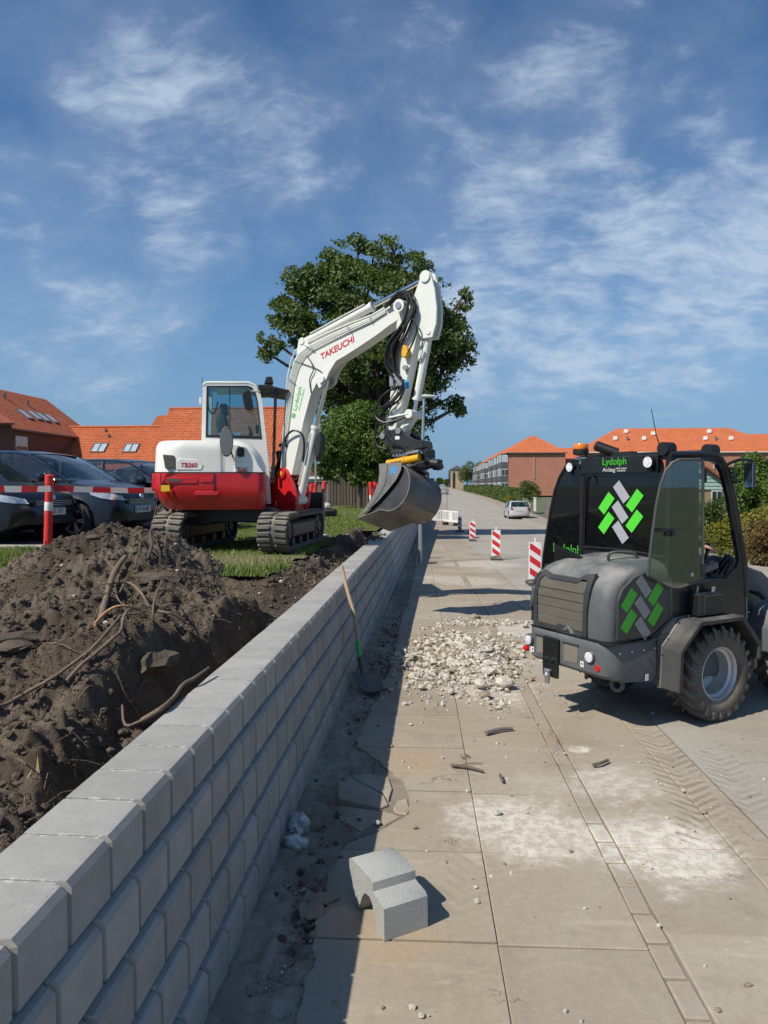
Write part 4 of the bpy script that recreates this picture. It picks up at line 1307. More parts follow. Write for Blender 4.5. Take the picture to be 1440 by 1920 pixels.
# bucket cylinder and links
mb = BB(); mb.cyl((2.47, 0, 2.96), (2.285, 0, 2.12), .055, n=18); mb.cyl((2.285, 0, 2.12), (2.277, 0, 2.09), .066, n=16); mb.tube([(2.38, -.05, 2.86), (2.36, -.085, 2.6), (2.42, -.085, 2.74)], .014, n=6, smooth=3)
bc = mb.build('bucket_cylinder', M_arm, EX)
mb = BB(); mb.cyl((2.28, 0, 2.1), (2.23, 0, 1.90), .03, n=12); mb.build('piston_rod', M_chrome, bc)
mb = BB()
for s in (-1, 1):
    mb.beam((2.23, s * .11, 1.90), (1.90, s * .11, 1.86), .075, .03, bev=.01)
mb.cyl((2.23, -.14, 1.90), (2.23, .14, 1.90), .06, n=16); mb.build('tipping_lever', M_arm, EX)
mb = BB(); mb.beam((2.23, 0, 1.90), (2.07, 0, 1.68), .11, .12, bev=.015); mb.cyl((2.07, -.1, 1.66), (2.07, .1, 1.66), .055, n=16); mb.build('tipping_link', M_arm, EX)
# tiltrotator
mb = BB()
for s in (-1, 1):
    mb.prism([(1.76, 1.62), (1.80, 1.67), (2.02, 1.70), (2.09, 1.72), (2.18, 1.63), (2.30, 1.56), (2.44, 1.53), (2.46, 1.44), (2.30, 1.42), (2.20, 1.46), (2.05, 1.45), (1.86, 1.48)], s * .13, s * .095, bev=.005)
mb.box((2.15, 0, 1.44), (.50, .24, .05), bev=.01)
hitch = mb.build('quick_hitch', M_blk, EX)
mb = BB(); mb.cyl((1.81, -.15, 1.62), (1.81, .15, 1.62), .042, n=16); mb.cyl((2.07, -.15, 1.675), (2.07, .15, 1.675), .042, n=16); mb.build('hitch_pin', M_steel, hitch)
mb = BB(); mb.box((2.05, -.133, 1.585), (.07, .002, .045)); mb.build('hitch_sticker', mat('white_sticker', (.75, .75, .75), .5, var=.02), hitch)
mb = BB()
mb.box((2.18, 0, 1.38), (.50, .26, .08), bev=.015); mb.box((2.2, 0, 1.26), (.40, .34, .20), bev=.03); mb.cyl((2.2, 0, 1.24), (2.2, 0, 1.14), .20, n=26); mb.box((2.44, 0, 1.34), (.16, .22, .18), bev=.03)
rot = mb.build('tiltrotator', M_blk, EX)
mb = BB(); mb.cyl((1.97, -.19, 1.235), (2.44, -.19, 1.305), .052, n=20); mb.cyl((1.94, -.19, 1.23), (1.99, -.19, 1.238), .058, n=20); mb.cyl((2.20, -.19, 1.269), (2.22, -.19, 1.272), .060, n=20); mb.build('tilt_cylinder', M_yel, rot)
mb = BB(); mb.prism([(2.24, 1.345), (2.45, 1.375), (2.44, 1.41), (2.24, 1.38)], -.235, -.15, bev=.004); mb.build('tilt_plate', M_steel, rot)
dt_ = along_dir((1.97, 1.235), (2.44, 1.305))
o_ = BMl @ Vector((2.10, -.2445, 1.256)); text_obj('engcon', 'maker_lettering', rot, basis(o_, BMl.to_3x3() @ dt_, BMl.to_3x3() @ Vector((-dt_.z, 0, dt_.x))), .055, M_blk, width=.17)
rr = random.Random(8)
mb = BB()
for k in range(26):
    mb.box((2.26 + rr.uniform(-.05, .40), rr.uniform(-.2, .12), 1.20 + rr.uniform(-.035, .06)), (rr.uniform(.04, .13), rr.uniform(.04, .13), rr.uniform(.03, .08)), rot=(rr.uniform(-.3, .3), rr.uniform(-.2, .2), rr.uniform(-.4, .4)), bev=.008)
mb.cyl((2.60, -.16, 1.235), (2.72, -.17, 1.22), .05, n=12)
mb.build('grapple', M_blk, rot)
mb = BB(); mb.tube([(2.05, -.20, 1.165), (2.3, -.235, 1.19), (2.60, -.24, 1.285)], .009, n=6); mb.build('grapple_rod', M_chrome, rot)
for k in range(9):
    mb = BB(); x = 2.0 + k * .055; mb.cyl((x, -.15, 1.33 + .004 * k), (x, -.15, 1.355 + .004 * k), .014, n=8); mb.build('fitting', M_chrome, rot)

KX = lambda L: [((x * .80 if x < 0 else x), z) for x, z in L]
# bucket: swept section, turned on the rotator so that its side and back show
KM = BM @ Matrix.Translation((2.20, -.02, 0)) @ Matrix.Rotation(R(-9), 4, 'Z') @ Matrix.Translation((0, 0, 1.12)) @ Matrix.Rotation(R(-17), 4, 'X') @ Matrix.Translation((0, 0, -1.12))
KMl = EXi @ KM
sec = [(-.33, 1.13), (-.10, 1.15), (.10, 1.15)]
shell = [(.03, 1.12)]
for k in range(11):
    a = R(82 - k * 16.5); shell.append((.03 + .31 * math.cos(a), .80 + .33 * math.sin(a)))
shell += [(-.12, .49), (-.60, .36)]
thick = .014
W_ = .34
mb = MB(KMl)
rows = []
def off_in(p, q, t_): pass
shell = KX(shell); outer = shell; inner = []
c0 = (0.02, .78)
for x, z in outer:
    dv = Vector((c0[0] - x, c0[1] - z)); L_ = dv.length; inner.append((x + dv.x / L_ * thick, z + dv.y / L_ * thick))
prof = outer + inner[::-1]
mb.grid([[(x, y, z) for x, z in prof] for y in (-W_, W_)], closed=True, capends=True)
bk = mb.build('bucket', [M_bucket, M_bucketworn], EX, smooth=25)
for p in bk.data.polygons:
    p.material_index = 1 if p.normal.z < -.60 else 0
side = [(.13, 1.14), (-.36, 1.13), (-.30, 1.00), (-.285, .86), (-.34, .68), (-.47, .50), (-.60, .365), (-.40, .47), (-.20, .60), (-.04, .74), (.09, .90), (.14, 1.03)]
inner_side = [(.03, 1.12), (-.25, 1.10), (-.22, .90), (-.27, .70), (-.40, .50), (-.55, .385), (-.12, .495), (.04, .475), (.20, .52), (.30, .64), (.335, .80), (.31, .96), (.20, 1.07)]
side = KX(side); inner_side = KX(inner_side)
for s in (-1, 1):
    mb = MB(KMl); mb.prism(inner_side, s * (W_ - .05), s * (W_ - .04)); mb.build('dark_recess_plate', M_blk, bk, smooth=25)  # added black plates stand in for the shaded bucket interior
for s in (-1, 1):
    mb = MB(KMl); mb.prism(side, s * (W_ + .001), s * (W_ + .013), bev=.002); mb.build('bucket_side', M_bucket, bk, smooth=25)
    mb = MB(KMl); mb.tube([(-.12, s * (W_ + .016), 1.13), (-.10, s * (W_ + .016), .98), (-.09, s * (W_ + .016), .85), (-.16, s * (W_ + .016), .68), (-.30, s * (W_ + .016), .50)], .006, n=5, smooth=3); mb.build('bucket_rib', M_bucket, bk)
mb = MB(KMl); mb.box((-.0, 0, 1.155), (.30, .40, .03)); mb.box((-.10, -.14, 1.16), (.30, .03, .12)); mb.box((-.10, .14, 1.16), (.30, .03, .12)); mb.build('bucket_hanger', M_bucket, bk)
mb = MB(KMl); mb.prism([(-.495, .352), (-.34, .405), (-.34, .425), (-.495, .362)], -W_ - .01, W_ + .01, bev=.002); mb.build('cutting_edge', M_bucketworn, bk)
o_ = KMl @ Vector((.01, -W_ - .0145, 1.03)); r3 = KMl.to_3x3()
text_obj('SE', 'maker_lettering', bk, basis(o_, r3 @ Vector((1, 0, 0.03)), r3 @ Vector((0, 0, 1))), .12, M_blue, width=.13, bold=.004, shear=.1)

# hoses
hoses = [([(1.86, -.15, 3.36), (2.10, -.17, 3.52), (2.25, -.19, 3.42), (2.20, -.21, 3.12), (1.93, -.20, 2.82), (1.90, -.17, 2.55), (2.05, -.14, 2.35)], .022),
         ([(1.90, -.12, 3.40), (2.16, -.14, 3.52), (2.31, -.16, 3.36), (2.24, -.18, 3.10), (1.97, -.18, 2.85), (1.93, -.15, 2.6), (2.10, -.13, 2.38)], .022),
         ([(2.15, -.16, 3.50), (2.34, -.18, 3.30), (2.20, -.20, 3.02), (2.0, -.18, 2.80), (2.02, -.14, 2.45)], .018),
         ([(2.28, -.17, 3.20), (2.38, -.17, 3.02), (2.33, -.16, 2.86), (2.22, -.15, 2.70)], .012),
         ([(2.18, -.14, 2.30), (2.10, -.15, 2.10), (1.85, -.16, 1.96), (1.74, -.16, 1.80), (1.70, -.16, 1.62), (1.75, -.17, 1.48), (1.90, -.17, 1.43)], .016),
         ([(2.16, -.13, 2.36), (2.08, -.17, 2.14), (1.90, -.20, 2.02), (1.78, -.18, 2.00)], .018),
         ([(2.12, -.13, 2.30), (1.84, -.18, 2.16), (1.72, -.19, 1.92), (1.86, -.19, 1.80), (2.05, -.16, 1.82), (2.18, -.14, 1.86)], .016),
         ([(1.90, -.15, 2.02), (1.78, -.18, 1.86), (1.90, -.18, 1.76), (2.1, -.14, 1.84)], .012),
         ([(1.95, -.16, 1.50), (2.08, -.17, 1.50), (2.2, -.18, 1.44), (2.36, -.17, 1.42)], .010),
         ([(.02, -.12, 1.52), (.05, -.16, 1.66), (.22, -.18, 1.76), (.36, -.15, 1.70), (.38, -.12, 1.55), (.33, -.10, 1.30)], .016),
         ([(.45, -.14, 2.86), (.58, -.14, 2.66), (.50, -.13, 2.50), (.52, -.12, 2.3)], .008),
         ([(.20, -.125, 2.80), (.60, -.13, 2.66), (.74, -.13, 2.58)], .006)]
rq = random.Random(31)
for k in range(7):
    j_ = lambda a_: rq.uniform(-a_, a_)
    hoses.append(([(1.95 + j_(.05), -.10, 3.42), (2.2 + j_(.04), -.12, 3.50 + j_(.04)), (2.30 + j_(.05), -.13, 3.30), (2.18 + j_(.06), -.14, 3.02), (2.02 + j_(.06), -.13, 2.72), (2.06 + j_(.05), -.12, 2.45)], rq.uniform(.006, .012)))
for k in range(5):
    hoses.append(([(2.08 + j_(.05), -.12, 2.35), (2.02 + j_(.08), -.13, 2.15), (1.86 + j_(.08), -.15, 1.95 + j_(.06)), (1.84 + j_(.06), -.15, 1.75), (1.96 + j_(.05), -.15, 1.52)], rq.uniform(.005, .010)))
for k in range(7):
    y = -.16 + .05 * k
    hoses.append(([(-.62 + .02 * k, y, .92), (-.42, y - .04, .80 + .02 * k), (-.25, y - .03, 1.00), (-.15, y * .7 - .04, 1.25 + .05 * k), (-.05, y * .6 - .05, 1.50 + .05 * k)], .014))
for pts, r in hoses:
    mb = BB(); mb.tube(pts, r, n=7, smooth=6); mb.build('hydraulic_hose', M_hose, EX)
mb = BB(); mb.box((-.15, 0, 1.32), (.06, .22, .3), rot=(0, R(-12), 0)); mb.cyl((-.06, -.17, 1.55), (-.06, -.12, 1.55), .03, n=10); mb.build('hose_guide', M_blk, EX)
mb = BB()
for k in range(4): mb.cyl((-.05, -.16 + .03 * k, 1.46), (-.03, -.16 + .03 * k, 1.55), .014, n=8)
mb.cyl((2.03, -.15, 2.40), (2.12, -.14, 2.28), .03, n=10); mb.box((1.95, -.11, 2.36), (.07, .05, .16), bev=.01); mb.box((2.05, -.11, 2.36), (.07, .05, .16), bev=.01); mb.cyl((2.17, -.14, 2.52), (2.17, -.09, 2.52), .035, n=12)
mb.build('hose_fitting', M_steel, EX)
mb = BB(); mb.prism([(2.16, 2.82), (2.21, 2.80), (2.245, 2.73), (2.21, 2.65), (2.15, 2.65), (2.13, 2.71)], -.17, -.10, bev=.01); mb.build('yellow_valve', mat('valve_yellow', (.75, .42, .02), .4), EX)
mb = BB(); mb.cyl((2.22, -.17, 2.33), (2.20, -.12, 2.25), .032, n=12); mb.build('blue_coupling', M_blue, EX)
# ================================================================== wheel loader
LD = empty('wheel_loader', (1.7759, 6.0326, 0), R(33), 'dark grey compact wheel loader with green woven mark and open glass cab doors', 'wheel loader')
M_slate = mat('slate_paint', (.082, .092, .098), .50, var=.10, scale=2.5, coat=.0, dust=.60, dustcol=(.26, .25, .235))
M_slated = mat('dark_panel', (.035, .037, .040), .40, var=.10, scale=3, dust=.25, dustcol=(.22, .20, .17))
M_plast = mat('fender_plastic', (.035, .035, .036), .75, var=.3, scale=6, bump=.25, bscale=120, dust=.42, dustcol=(.20, .19, .17))
M_cabblk = mat('cab_black', (.012, .013, .015), .28, var=.1, dust=.15, dustcol=(.12, .11, .10))
M_tyre = mat('dusty_tyre', (.085, .077, .066), .9, var=.3, scale=7, bump=.35, bscale=60, dust=1.1, dustcol=(.27, .235, .19))
M_rim = mat('rim_silver', (.55, .56, .58), .42, .55, var=.1, dust=.3)
M_grn = mat('mark_green', (.08, .62, .035), .5, var=.03)
M_gry = mat('mark_grey', (.36, .36, .40), .5, var=.04)
M_grns = mat('mark_green_side', (.045, .36, .02), .5, var=.08)
M_grys = mat('mark_grey_side', (.22, .22, .24), .5, var=.08)
M_gl1 = glass('loader_glass', (.78, .88, .82), .05, spec=.8)
M_gl2 = glass('loader_door_glass', (.72, .80, .76), .04, spec=2.6)
M_gldk = mat('black_glass', (.004, .005, .006), .03, var=.0, spec=.7)
M_gmesh = mat('dusty_grille', (.16, .145, .115), .75, var=.2, scale=10, bump=.9, bscale=220, dust=.4)
M_led = mat('lamp_glass', (.65, .66, .68), .15, var=.6, scale=60)
M_redlens = mat('red_lens', (.55, .015, .015), .2)
M_amber = mat('amber_lens', (.75, .20, .01), .15, coat=.5)
M_dustplate = mat('dusty_plate', (.17, .155, .125), .8, var=.2)


def l(a, b, z): return (a, -b, z)


BC = .05   # the body's middle
# chassis with rear bumper
def plan2(xr, xf, hw, r, z, n=6, taper=0):
    pts = []
    def arc(cx_, cy_, rr_, a0, a1):
        for k in range(n + 1):
            a = a0 + (a1 - a0) * k / n; pts.append((cx_ + rr_ * math.cos(a), cy_ + rr_ * math.sin(a) - BC, z))
    h2 = hw - taper
    arc(xr + r, -h2 + r, r, 1.5 * math.pi, math.pi); arc(xr + r, h2 - r, r, math.pi, .5 * math.pi)
    pts.append((xf, hw - BC, z)); pts.append((xf, -hw - BC, z))
    return pts


rows = [plan2(-.93, .45, .455, .10, z, taper=.01) for z in (.40,)] + [plan2(-.965, .45, .465, .12, z, taper=.01) for z in (.43, .50, .60, .65)] + [plan2(-.95, .45, .455, .11, .672)]
# bottom edge dips toward the wheels
rows2 = []
for i, rw_ in enumerate(rows):
    rows2.append([(x, y, z - (.12 * max(0, min(1, (x + .9) / .4)) if i < 3 else 0) * (1 if i == 0 else .8 if i == 1 else .3)) for x, y, z in rw_])
mb = MB(); mb.grid(rows2, closed=True, capends=True); chassis = mb.build('chassis', M_slate, LD, smooth=40)
mb = MB(); mb.prism([(-.50, .655), (-.36, .80), (-.10, .82), (-.10, .655)], -.515, -.30, bev=.01); mb.build('side_cover', M_slate, chassis)
mb = MB(); mb.prism([(-.50, .655), (-.36, .80), (-.10, .82), (-.10, .655)], .20, .415, bev=.01); mb.build('side_cover', M_slate, chassis)
for b0, b1 in ((-.27, -.19), (.04, .19)):
    mb = MB(); mb.prism([(-b0, .595), (-b1, .60), (-b1 - .0, .47), (-b0 - .0, .455)], -.968, -.95, axis='x', bev=.003); mb.build('recess_plate', M_dustplate, chassis)
    mb = MB(); mb.box((-.967, -(b0 + b1) / 2, .603), (.012, b1 - b0 + .02, .014)); mb.build('recess_edge', M_slated, chassis)
for b_ in (-.355, .315):
    mb = MB(); mb.lathe([(.0, .02), (.042, .02), (.050, .012), (.052, -.01)], l(-.962, b_, .545), (-1, 0, 0), 24); la = mb.build('rear_lamp', M_slated, chassis)
    mb = MB(); mb.lathe([(.0, .026), (.03, .025), (.038, .021)], l(-.962, b_, .545), (-1, 0, 0), 24)
    for k in range(3):
        for q in range(4 + 4 * k):
            a = 2 * math.pi * q / (4 + 4 * k); rr_ = .009 + .011 * k; c = l(-.988, b_ + rr_ * math.cos(a), .545 + rr_ * math.sin(a)); mb.box(c, (.004, .006, .006))
    mb.build('lamp_glass', M_led, la)
for b_, z in ((-.405, .465), (.385, .475)):
    mb = MB(); mb.lathe([(.0, .018), (.022, .016), (.027, .004), (.027, -.01)], l(-.955, b_, z), (-1, 0, 0), 18); mb.build('red_reflector', M_redlens, chassis)
for b_, z in ((-.315, .475), (.235, .475)):
    mb = MB(); mb.box(l(-.9665, b_, z), (.002, .032, .042)); s_ = mb.build('tie_down_sticker', mat('white_sticker', (.75, .75, .75), .5), chassis)
    mb = MB(); mb.box(l(-.9685, b_, z + .004), (.001, .012, .016)); mb.box(l(-.9685, b_ + .004, z - .008), (.001, .006, .01)); mb.build('sticker_print', M_slated, s_)
mb = MB(); mb.box(l(-.60, .517, .395), (.032, .002, .048)); mb.build('tie_down_sticker', mat('white_sticker', (.75, .75, .75), .5), chassis)
mb = MB(); mb.lathe([(.030, -.012), (.055, -.012), (.055, .012), (.030, .012), (.030, -.012)], l(-.80, .42, .345), (1, .3, 0), 20); mb.build('towing_eye', M_slate, chassis)
# hitch plate
mb = MB(); mb.box(l(-.985, -.08, .465), (.028, .165, .31), bev=.006); hp = mb.build('hitch_plate', mat('hitch_black', (.012, .012, .013), .35), LD)
for b_, z in ((-.115, .45), (-.04, .455)):
    mb = MB(); mb.cyl(l(-.998, b_, z), l(-1.02, b_, z), .014, n=8); mb.build('bolt', M_chrome, hp)
for b_, z in ((-.12, .565), (-.04, .57)):
    mb = MB(); mb.cyl(l(-.998, b_, z), l(-1.002, b_, z), .007, n=8); mb.build('bolt', M_chrome, hp)
mb = MB(); mb.box(l(-.96, -.10, .345), (.12, .06, .05), bev=.008); mb.lathe([(.0, -.04), (.022, -.035), (.022, -.02), (.030, 0), (.022, .022), (.0, .03)], l(-1.03, -.07, .335), (0, 0, 1), 14); mb.cyl(l(-1.03, -.07, .27), l(-1.03, -.07, .31), .02, n=10); mb.build('tow_ball', M_steel, hp)

# engine hood
hz = [(.676, -.945, .455, .09), (.80, -.95, .460, .09), (.95, -.942, .460, .10), (1.04, -.925, .458, .10), (1.10, -.895, .452, .11), (1.14, -.85, .444, .12), (1.175, -.77, .43, .12), (1.20, -.67, .405, .12), (1.225, -.55, .36, .12), (1.245, -.42, .28, .1), (1.252,-.36,.16,.02)]
rows = [plan2(x, -.33, hw, r, z, n=7, taper=.035) for z, x, hw, r in hz]
mb = MB(); mb.grid(rows, closed=True, capends=True); hood = mb.build('engine_hood', M_slate, LD, smooth=50)
mb = MB(); mb.prism([(-.905, .69), (-.90, .98), (-.86, 1.06), (-.74, 1.14), (-.62, 1.17), (-.36, 1.03), (-.34, .82), (-.57, .69)], -.515, -.495, bev=.004); sp = mb.build('side_panel', M_slated, hood)
mb = MB(); mb.prism([(-.905, .69), (-.90, .98), (-.86, 1.06), (-.74, 1.14), (-.62, 1.17), (-.36, 1.03), (-.34, .82), (-.57, .69)], .395, .412, bev=.004); mb.build('side_panel', M_slated, hood)
mb = MB(); mb.prism([(-.97, .672), (-.57, .676), (-.34, .815), (-.34, .80), (-.55, .662), (-.97, .66)], -.516, -.40); mb.prism([(.34, .674), (-.42, .674), (-.42, .664), (.34, .664)], -.966, -.94, axis='x'); mb.build('hood_seal', M_hose, hood)
for zz, x0 in ((.985, -.945),):
    mb = MB(); mb.box((-.62, -.5175, zz - .29), (.60, .003, .005)); mb.build('seam', M_hose, hood)
for k in range(4):
    mb = MB(); mb.cyl((-.88 + k * .12, -.515, .60), (-.88 + k * .12, -.522, .60), .007, n=8); mb.build('bolt', M_steel, chassis)
mb = MB(); mb.prism([(-.50, .66), (-.50, .34), (-.494, .34), (-.494, .66)], -.519, -.50); mb.build('seam', M_hose, chassis)
# grille
def rx(z): return -.956 + max(0, z - .95) * .14 + max(0, z - 1.04) * .25
frame_o = [(-.31, .675), (-.315, .95), (-.30, 1.06), (-.24, 1.125), (-.16, 1.10), (.15, 1.10), (.21, 1.14), (.30, 1.15), (.29, 1.02), (.275, .90), (.27, .68)]
frame_i = [(-.265, .715), (-.270, .95), (-.255, 1.06), (-.215, 1.085), (-.15, 1.068), (.14, 1.068), (.20, 1.10), (.245, 1.095), (.235, 1.0), (.235, .88), (.23, .715)]
mb = MB(); ring_plate(mb, frame_o, frame_i, 0, .03)
mb.v = [(rx(z) - .008 + y, -x, z) for x, y, z in mb.v]; gf = mb.build('grille_frame', M_slated, hood, smooth=20)
zs = [.705, .778, .850, .922, .992, 1.085]
for k in range(5):
    z0_, z1_ = zs[k] + .004, zs[k + 1] - .004
    mb = MB(); rows = []
    for (b0_) in (-.272, -.12, .06, .242):
        sag = 0
        rows.append([(rx(z0_) + .004, -b0_, z0_), (rx(z1_) - .004 + .002, -b0_, z1_), (rx(z1_) + .02, -b0_, z1_), (rx(z0_) + .02, -b0_, z0_)])
    mb.grid(rows, closed=True, capends=True); mb.build('grille_slat', M_gmesh, hood, smooth=0)
mb = MB(); mb.prism([(.26, .68), (.13, .68), (.10, .735), (-.03, .735), (-.06, .70), (-.10, .70)][::-1] if False else [(.255, .672), (.10, .672), (.06, .70), (.02, .738), (-.10, .735), (-.14, .70), (-.235, .70), (-.235, .672)], -.972, -.95, axis='x', bev=.003)
mb.build('grille_lip', M_slated, hood)
mb = MB()
for dz_ in (0, .018): mb.beam((-.976, -.045 - dz_, .70), (-.976, -.09 - dz_, .735), .004, .004); mb.beam((-.976, -.09 - dz_, .735), (-.976, -.13 - dz_, .685), .004, .004)
mb.build('badge', M_rim, hood)
mb = MB(); mb.prism([(-.935, .80), (-.90, .98), (-.80, 1.02), (-.80, .80)], .375, .409, bev=.008); mb.build('side_duct', M_slated, hood)
mb = MB(); mb.tube([l(-.60, .13, 1.222), l(-.59, .14, 1.275), l(-.52, .20, 1.285), l(-.45, .26, 1.275), l(-.44, .27, 1.22)], .012, n=8, smooth=3); mb.build('hood_handle', M_slated, hood)
# exhaust deflector: two black wedges on the left of the hood
mb = MB(); mb.prism([(.44, 1.30), (.43, 1.15), (.30, 1.15), (.13, 1.215)], -.64, -.59, axis='x', bev=.004); mb.build('exhaust_hood', mat('exhaust_black', (.010, .010, .011), .3), LD)
# woven marks
weave_logo(basis(l(-.353, .015, 1.585), (0, -1, 0), (0, 0, 1)), .54, 'owner_mark', LD, [M_gry, M_grn])
weave_logo(basis((-.655, -.5155, .912), (1, 0, 0), (0, 0, 1)), .51, 'owner_mark', sp, [M_grys, M_grns])

# cab
cabr = MB()
bl, brr = -.43, .50      # left and right faces
def post(mb, p0, p1, w=.055, h=.055): mb.beam(l(*p0), l(*p1), w, h, bev=.010)
cabf = []
side_line = [(-.36, .70), (-.36, 1.30), (-.355, 2.03), (.12, 2.045), (.22, 2.02), (.29, 1.95), (.39, 1.70), (.54, 1.16), (.575, .70)]
open_line = [(-.02, 1.06), (-.04, 1.99), (.12, 1.985), (.19, 1.96), (.24, 1.90), (.34, 1.66), (.465, 1.20), (.44, 1.15), (.30, 1.06)]
low_line = [(-.36, .83), (-.33, 1.03), (-.02, 1.045)]
for bb in (brr, bl):
    mb = MB(); ring_plate(mb, side_line, open_line if bb > 0 else [(-.30, 1.10), (-.30, 1.95), (.10, 1.97), (.19, 1.95), (.24, 1.90), (.34, 1.66), (.465, 1.20), (.44, 1.12), (.30, 1.08)], -bb, -bb + (.035 if bb > 0 else -.035)); cabf.append(mb.build('cab_side', M_cabblk, LD, smooth=30))
mb = MB(); mb.tube([l(-.36, brr - .01, 2.03), l(.12, brr - .01, 2.04), l(.22, brr - .01, 2.01), l(.30, brr - .01, 1.93), l(.40, brr - .01, 1.68), l(.55, brr - .01, 1.15), l(.57, brr - .01, .9)], .026, n=8); mb.build('roll_bar', M_cabblk, LD)
mb = MB(); mb.tube([l(-.36, bl + .01, 2.03), l(.12, bl + .01, 2.04), l(.22, bl + .01, 2.01), l(.30, bl + .01, 1.93), l(.40, bl + .01, 1.68), l(.55, bl + .01, 1.15), l(.57, bl + .01, .9)], .026, n=8); mb.build('roll_bar', M_cabblk, LD)
mb = MB(); mb.prism([(-.35, 1.99), (-.35, 2.055), (.10, 2.075), (.24, 2.045), (.20, 2.02), (-.36, 2.0)], -brr + .02, -bl - .02, bev=.01); mb.build('roof', M_cabblk, LD)
mb = MB(); mb.box(l(-.372, (-.40 + .40) / 2, 1.965), (.03, .80, .135), bev=.008); hd = mb.build('header', M_cabblk, LD)
mb = MB(); mb.box(l(-.33, -.405, 1.60), (.05, .055, .75), bev=.01); mb.box(l(-.33, .47, 1.60), (.05, .055, .80), bev=.01); mb.box(l(-.33, .03, 1.24), (.05, .85, .07), bev=.01); cp_ = mb.build('rear_post', M_cabblk, LD)
mb = MB(); mb.box(l(-.345, .03, 1.575), (.006, .82, .66)); rg_ = mb.build('rear_pane', M_gldk, LD, smooth=0)
mb = MB(); mb.tube([l(-.362, -.37, 1.30), l(-.365, -.355, 1.80), l(-.365, -.33, 1.87), l(-.365, -.27, 1.87), l(-.365, -.25, 1.81)], .006, n=6, smooth=3); mb.tube([l(-.362, -.39, 1.3), l(-.365, -.375, 1.88)], .005, n=6); mb.build('wiper_cable', M_hose, LD)
mb = MB(); mb.tube([l(-.365, -.38, 1.275), l(-.36, .1, 1.283), l(-.36, .46, 1.255)], .009, n=6, smooth=3); mb.build('seal', M_hose, LD)
text_obj('Lydolph', 'owner_lettering', hd, basis(l(-.3885, -.02, 1.99), (0, -1, 0), (0, 0, 1)), .080, M_grns, width=.25, bold=.001)
text_obj('Anlæg', 'owner_lettering', hd, basis(l(-.3885, -.075, 1.925), (0, -1, 0), (0, 0, 1)), .045, mat('pale_lettering', (.6, .6, .6), .5), width=.135)
text_obj('ANLÆG- & KLOAK-\n& BELÆGNING', 'owner_lettering', hd, basis(l(-.3885, .055, 1.925), (0, -1, 0), (0, 0, 1)), .018, MATS['pale_lettering'], width=.115)
# side body below the door opening, step, heater box
mb = MB(); mb.prism([(-.34, .80), (-.36, 1.03), (.55, 1.03), (.57, .70), (.20, .70)], -brr + .04, -bl - .04); mb.build('cab_floor_box', M_slated, LD)
mb = MB(); mb.box((0, 0, 0), (.30, .10, .18), bev=.012); mb.v = [(x + .01, y - .545, z + .895) for x, y, z in mb.v]; hb = mb.build('heater_box', M_cabblk, LD)
for k in range(11):
    mb = MB(); mb.box((.03, -.597, .825 + k * .0135), (.225, .006, .006), rot=(R(30), 0, 0)); mb.build('louvre', M_slated, hb)
mb = MB(); mb.cyl((-.08, -.53, .985), (-.08, -.53, 1.03), .012, n=8); mb.build('hose_stub', M_steel, hb)
mb = MB(); mb.cyl((.08, -.55, .985), (.08, -.55, 1.02), .018, n=8); mb.build('hose_stub', M_steel, hb)
mb = MB(); mb.tube([(-.08, -.53, 1.0), (-.10, -.52, 1.05), (-.16, -.50, 1.03), (-.2, -.48, .95)], .012, n=6, smooth=3); mb.build('heater_hose', M_hose, LD)
mb = MB(); mb.tube([(.55, -.505, 1.15), (.44, -.505, 1.03), (.575, -.505, .72)][0:1] + [(.57, -.506, .72), (.30, -.506, .74)], .004, n=5); mb.build('panel_edge', M_slate, LD)

# right door, swung open against the hood
dl = [(-.64, 1.15), (-.62, 1.30), (-.595, 1.46), (-.56, 1.66), (-.52, 1.80), (-.47, 1.90), (-.40, 1.965), (-.32, 1.99), (-.09, 1.995), (-.055, 1.97), (-.035, 1.10), (-.06, 1.075), (-.30, 1.035), (-.40, 1.045)]
y_ = -.545
mb = MB(); mb.tube([(a, y_, z) for a, z in dl + dl[:2]], .011, n=7); dr = mb.build('right_door', mat('door_frame', (.05, .052, .055), .35, dust=.3), LD)
mb = MB(); mb.prism(dl, y_ - .003, y_ + .003); mb.build('door_pane', M_gl2, dr, smooth=0)
mb = MB(); mb.tube([(-.58, y_ - .03, 1.47), (-.50, y_ - .035, 1.475), (-.40, y_ - .03, 1.47)], .012, n=7); mb.box((-.42, y_ - .02, 1.45), (.04, .05, .05), bev=.008); mb.build('door_handle', M_hose, dr)
mb = MB(); mb.cyl((-.17, y_ - .012, 1.13), (-.17, y_ + .012, 1.13), .017, n=14); mb.build('door_knob', M_chrome, dr)
for z in (1.87, 1.15):
    mb = MB(); mb.cyl((-.035, y_, z - .05), (-.035, y_, z + .05), .018, n=10); mb.box((-.03, y_ + .02, z), (.05, .04, .05), bev=.006); mb.build('hinge', M_cabblk, dr)
# left door, swung out
dl2 = [(-.42, .95), (-.42, 2.03), (-.52, 2.02), (-.62, 1.965), (-.70, 1.87), (-.76, 1.75), (-.81, 1.58), (-.86, 1.36), (-.90, 1.15), (-.915, 1.0), (-.86, .95)]
x_ = -.335
mb = MB(); mb.tube([(x_, -b, z) for b, z in dl2 + dl2[:2]], .016, n=7); dr2 = mb.build('left_door', M_cabblk, LD)
mb = MB(); mb.prism([(-b, z) for b, z in dl2], x_ - .003, x_ + .003, axis='x'); mb.build('door_pane', M_gldk, dr2, smooth=0)
text_obj('Lydolph', 'owner_lettering', dr2, basis(l(x_ - .0045, -.60, 1.235), (0, -1, 0), (0, 0, 1)), .12, M_grns, width=.34)

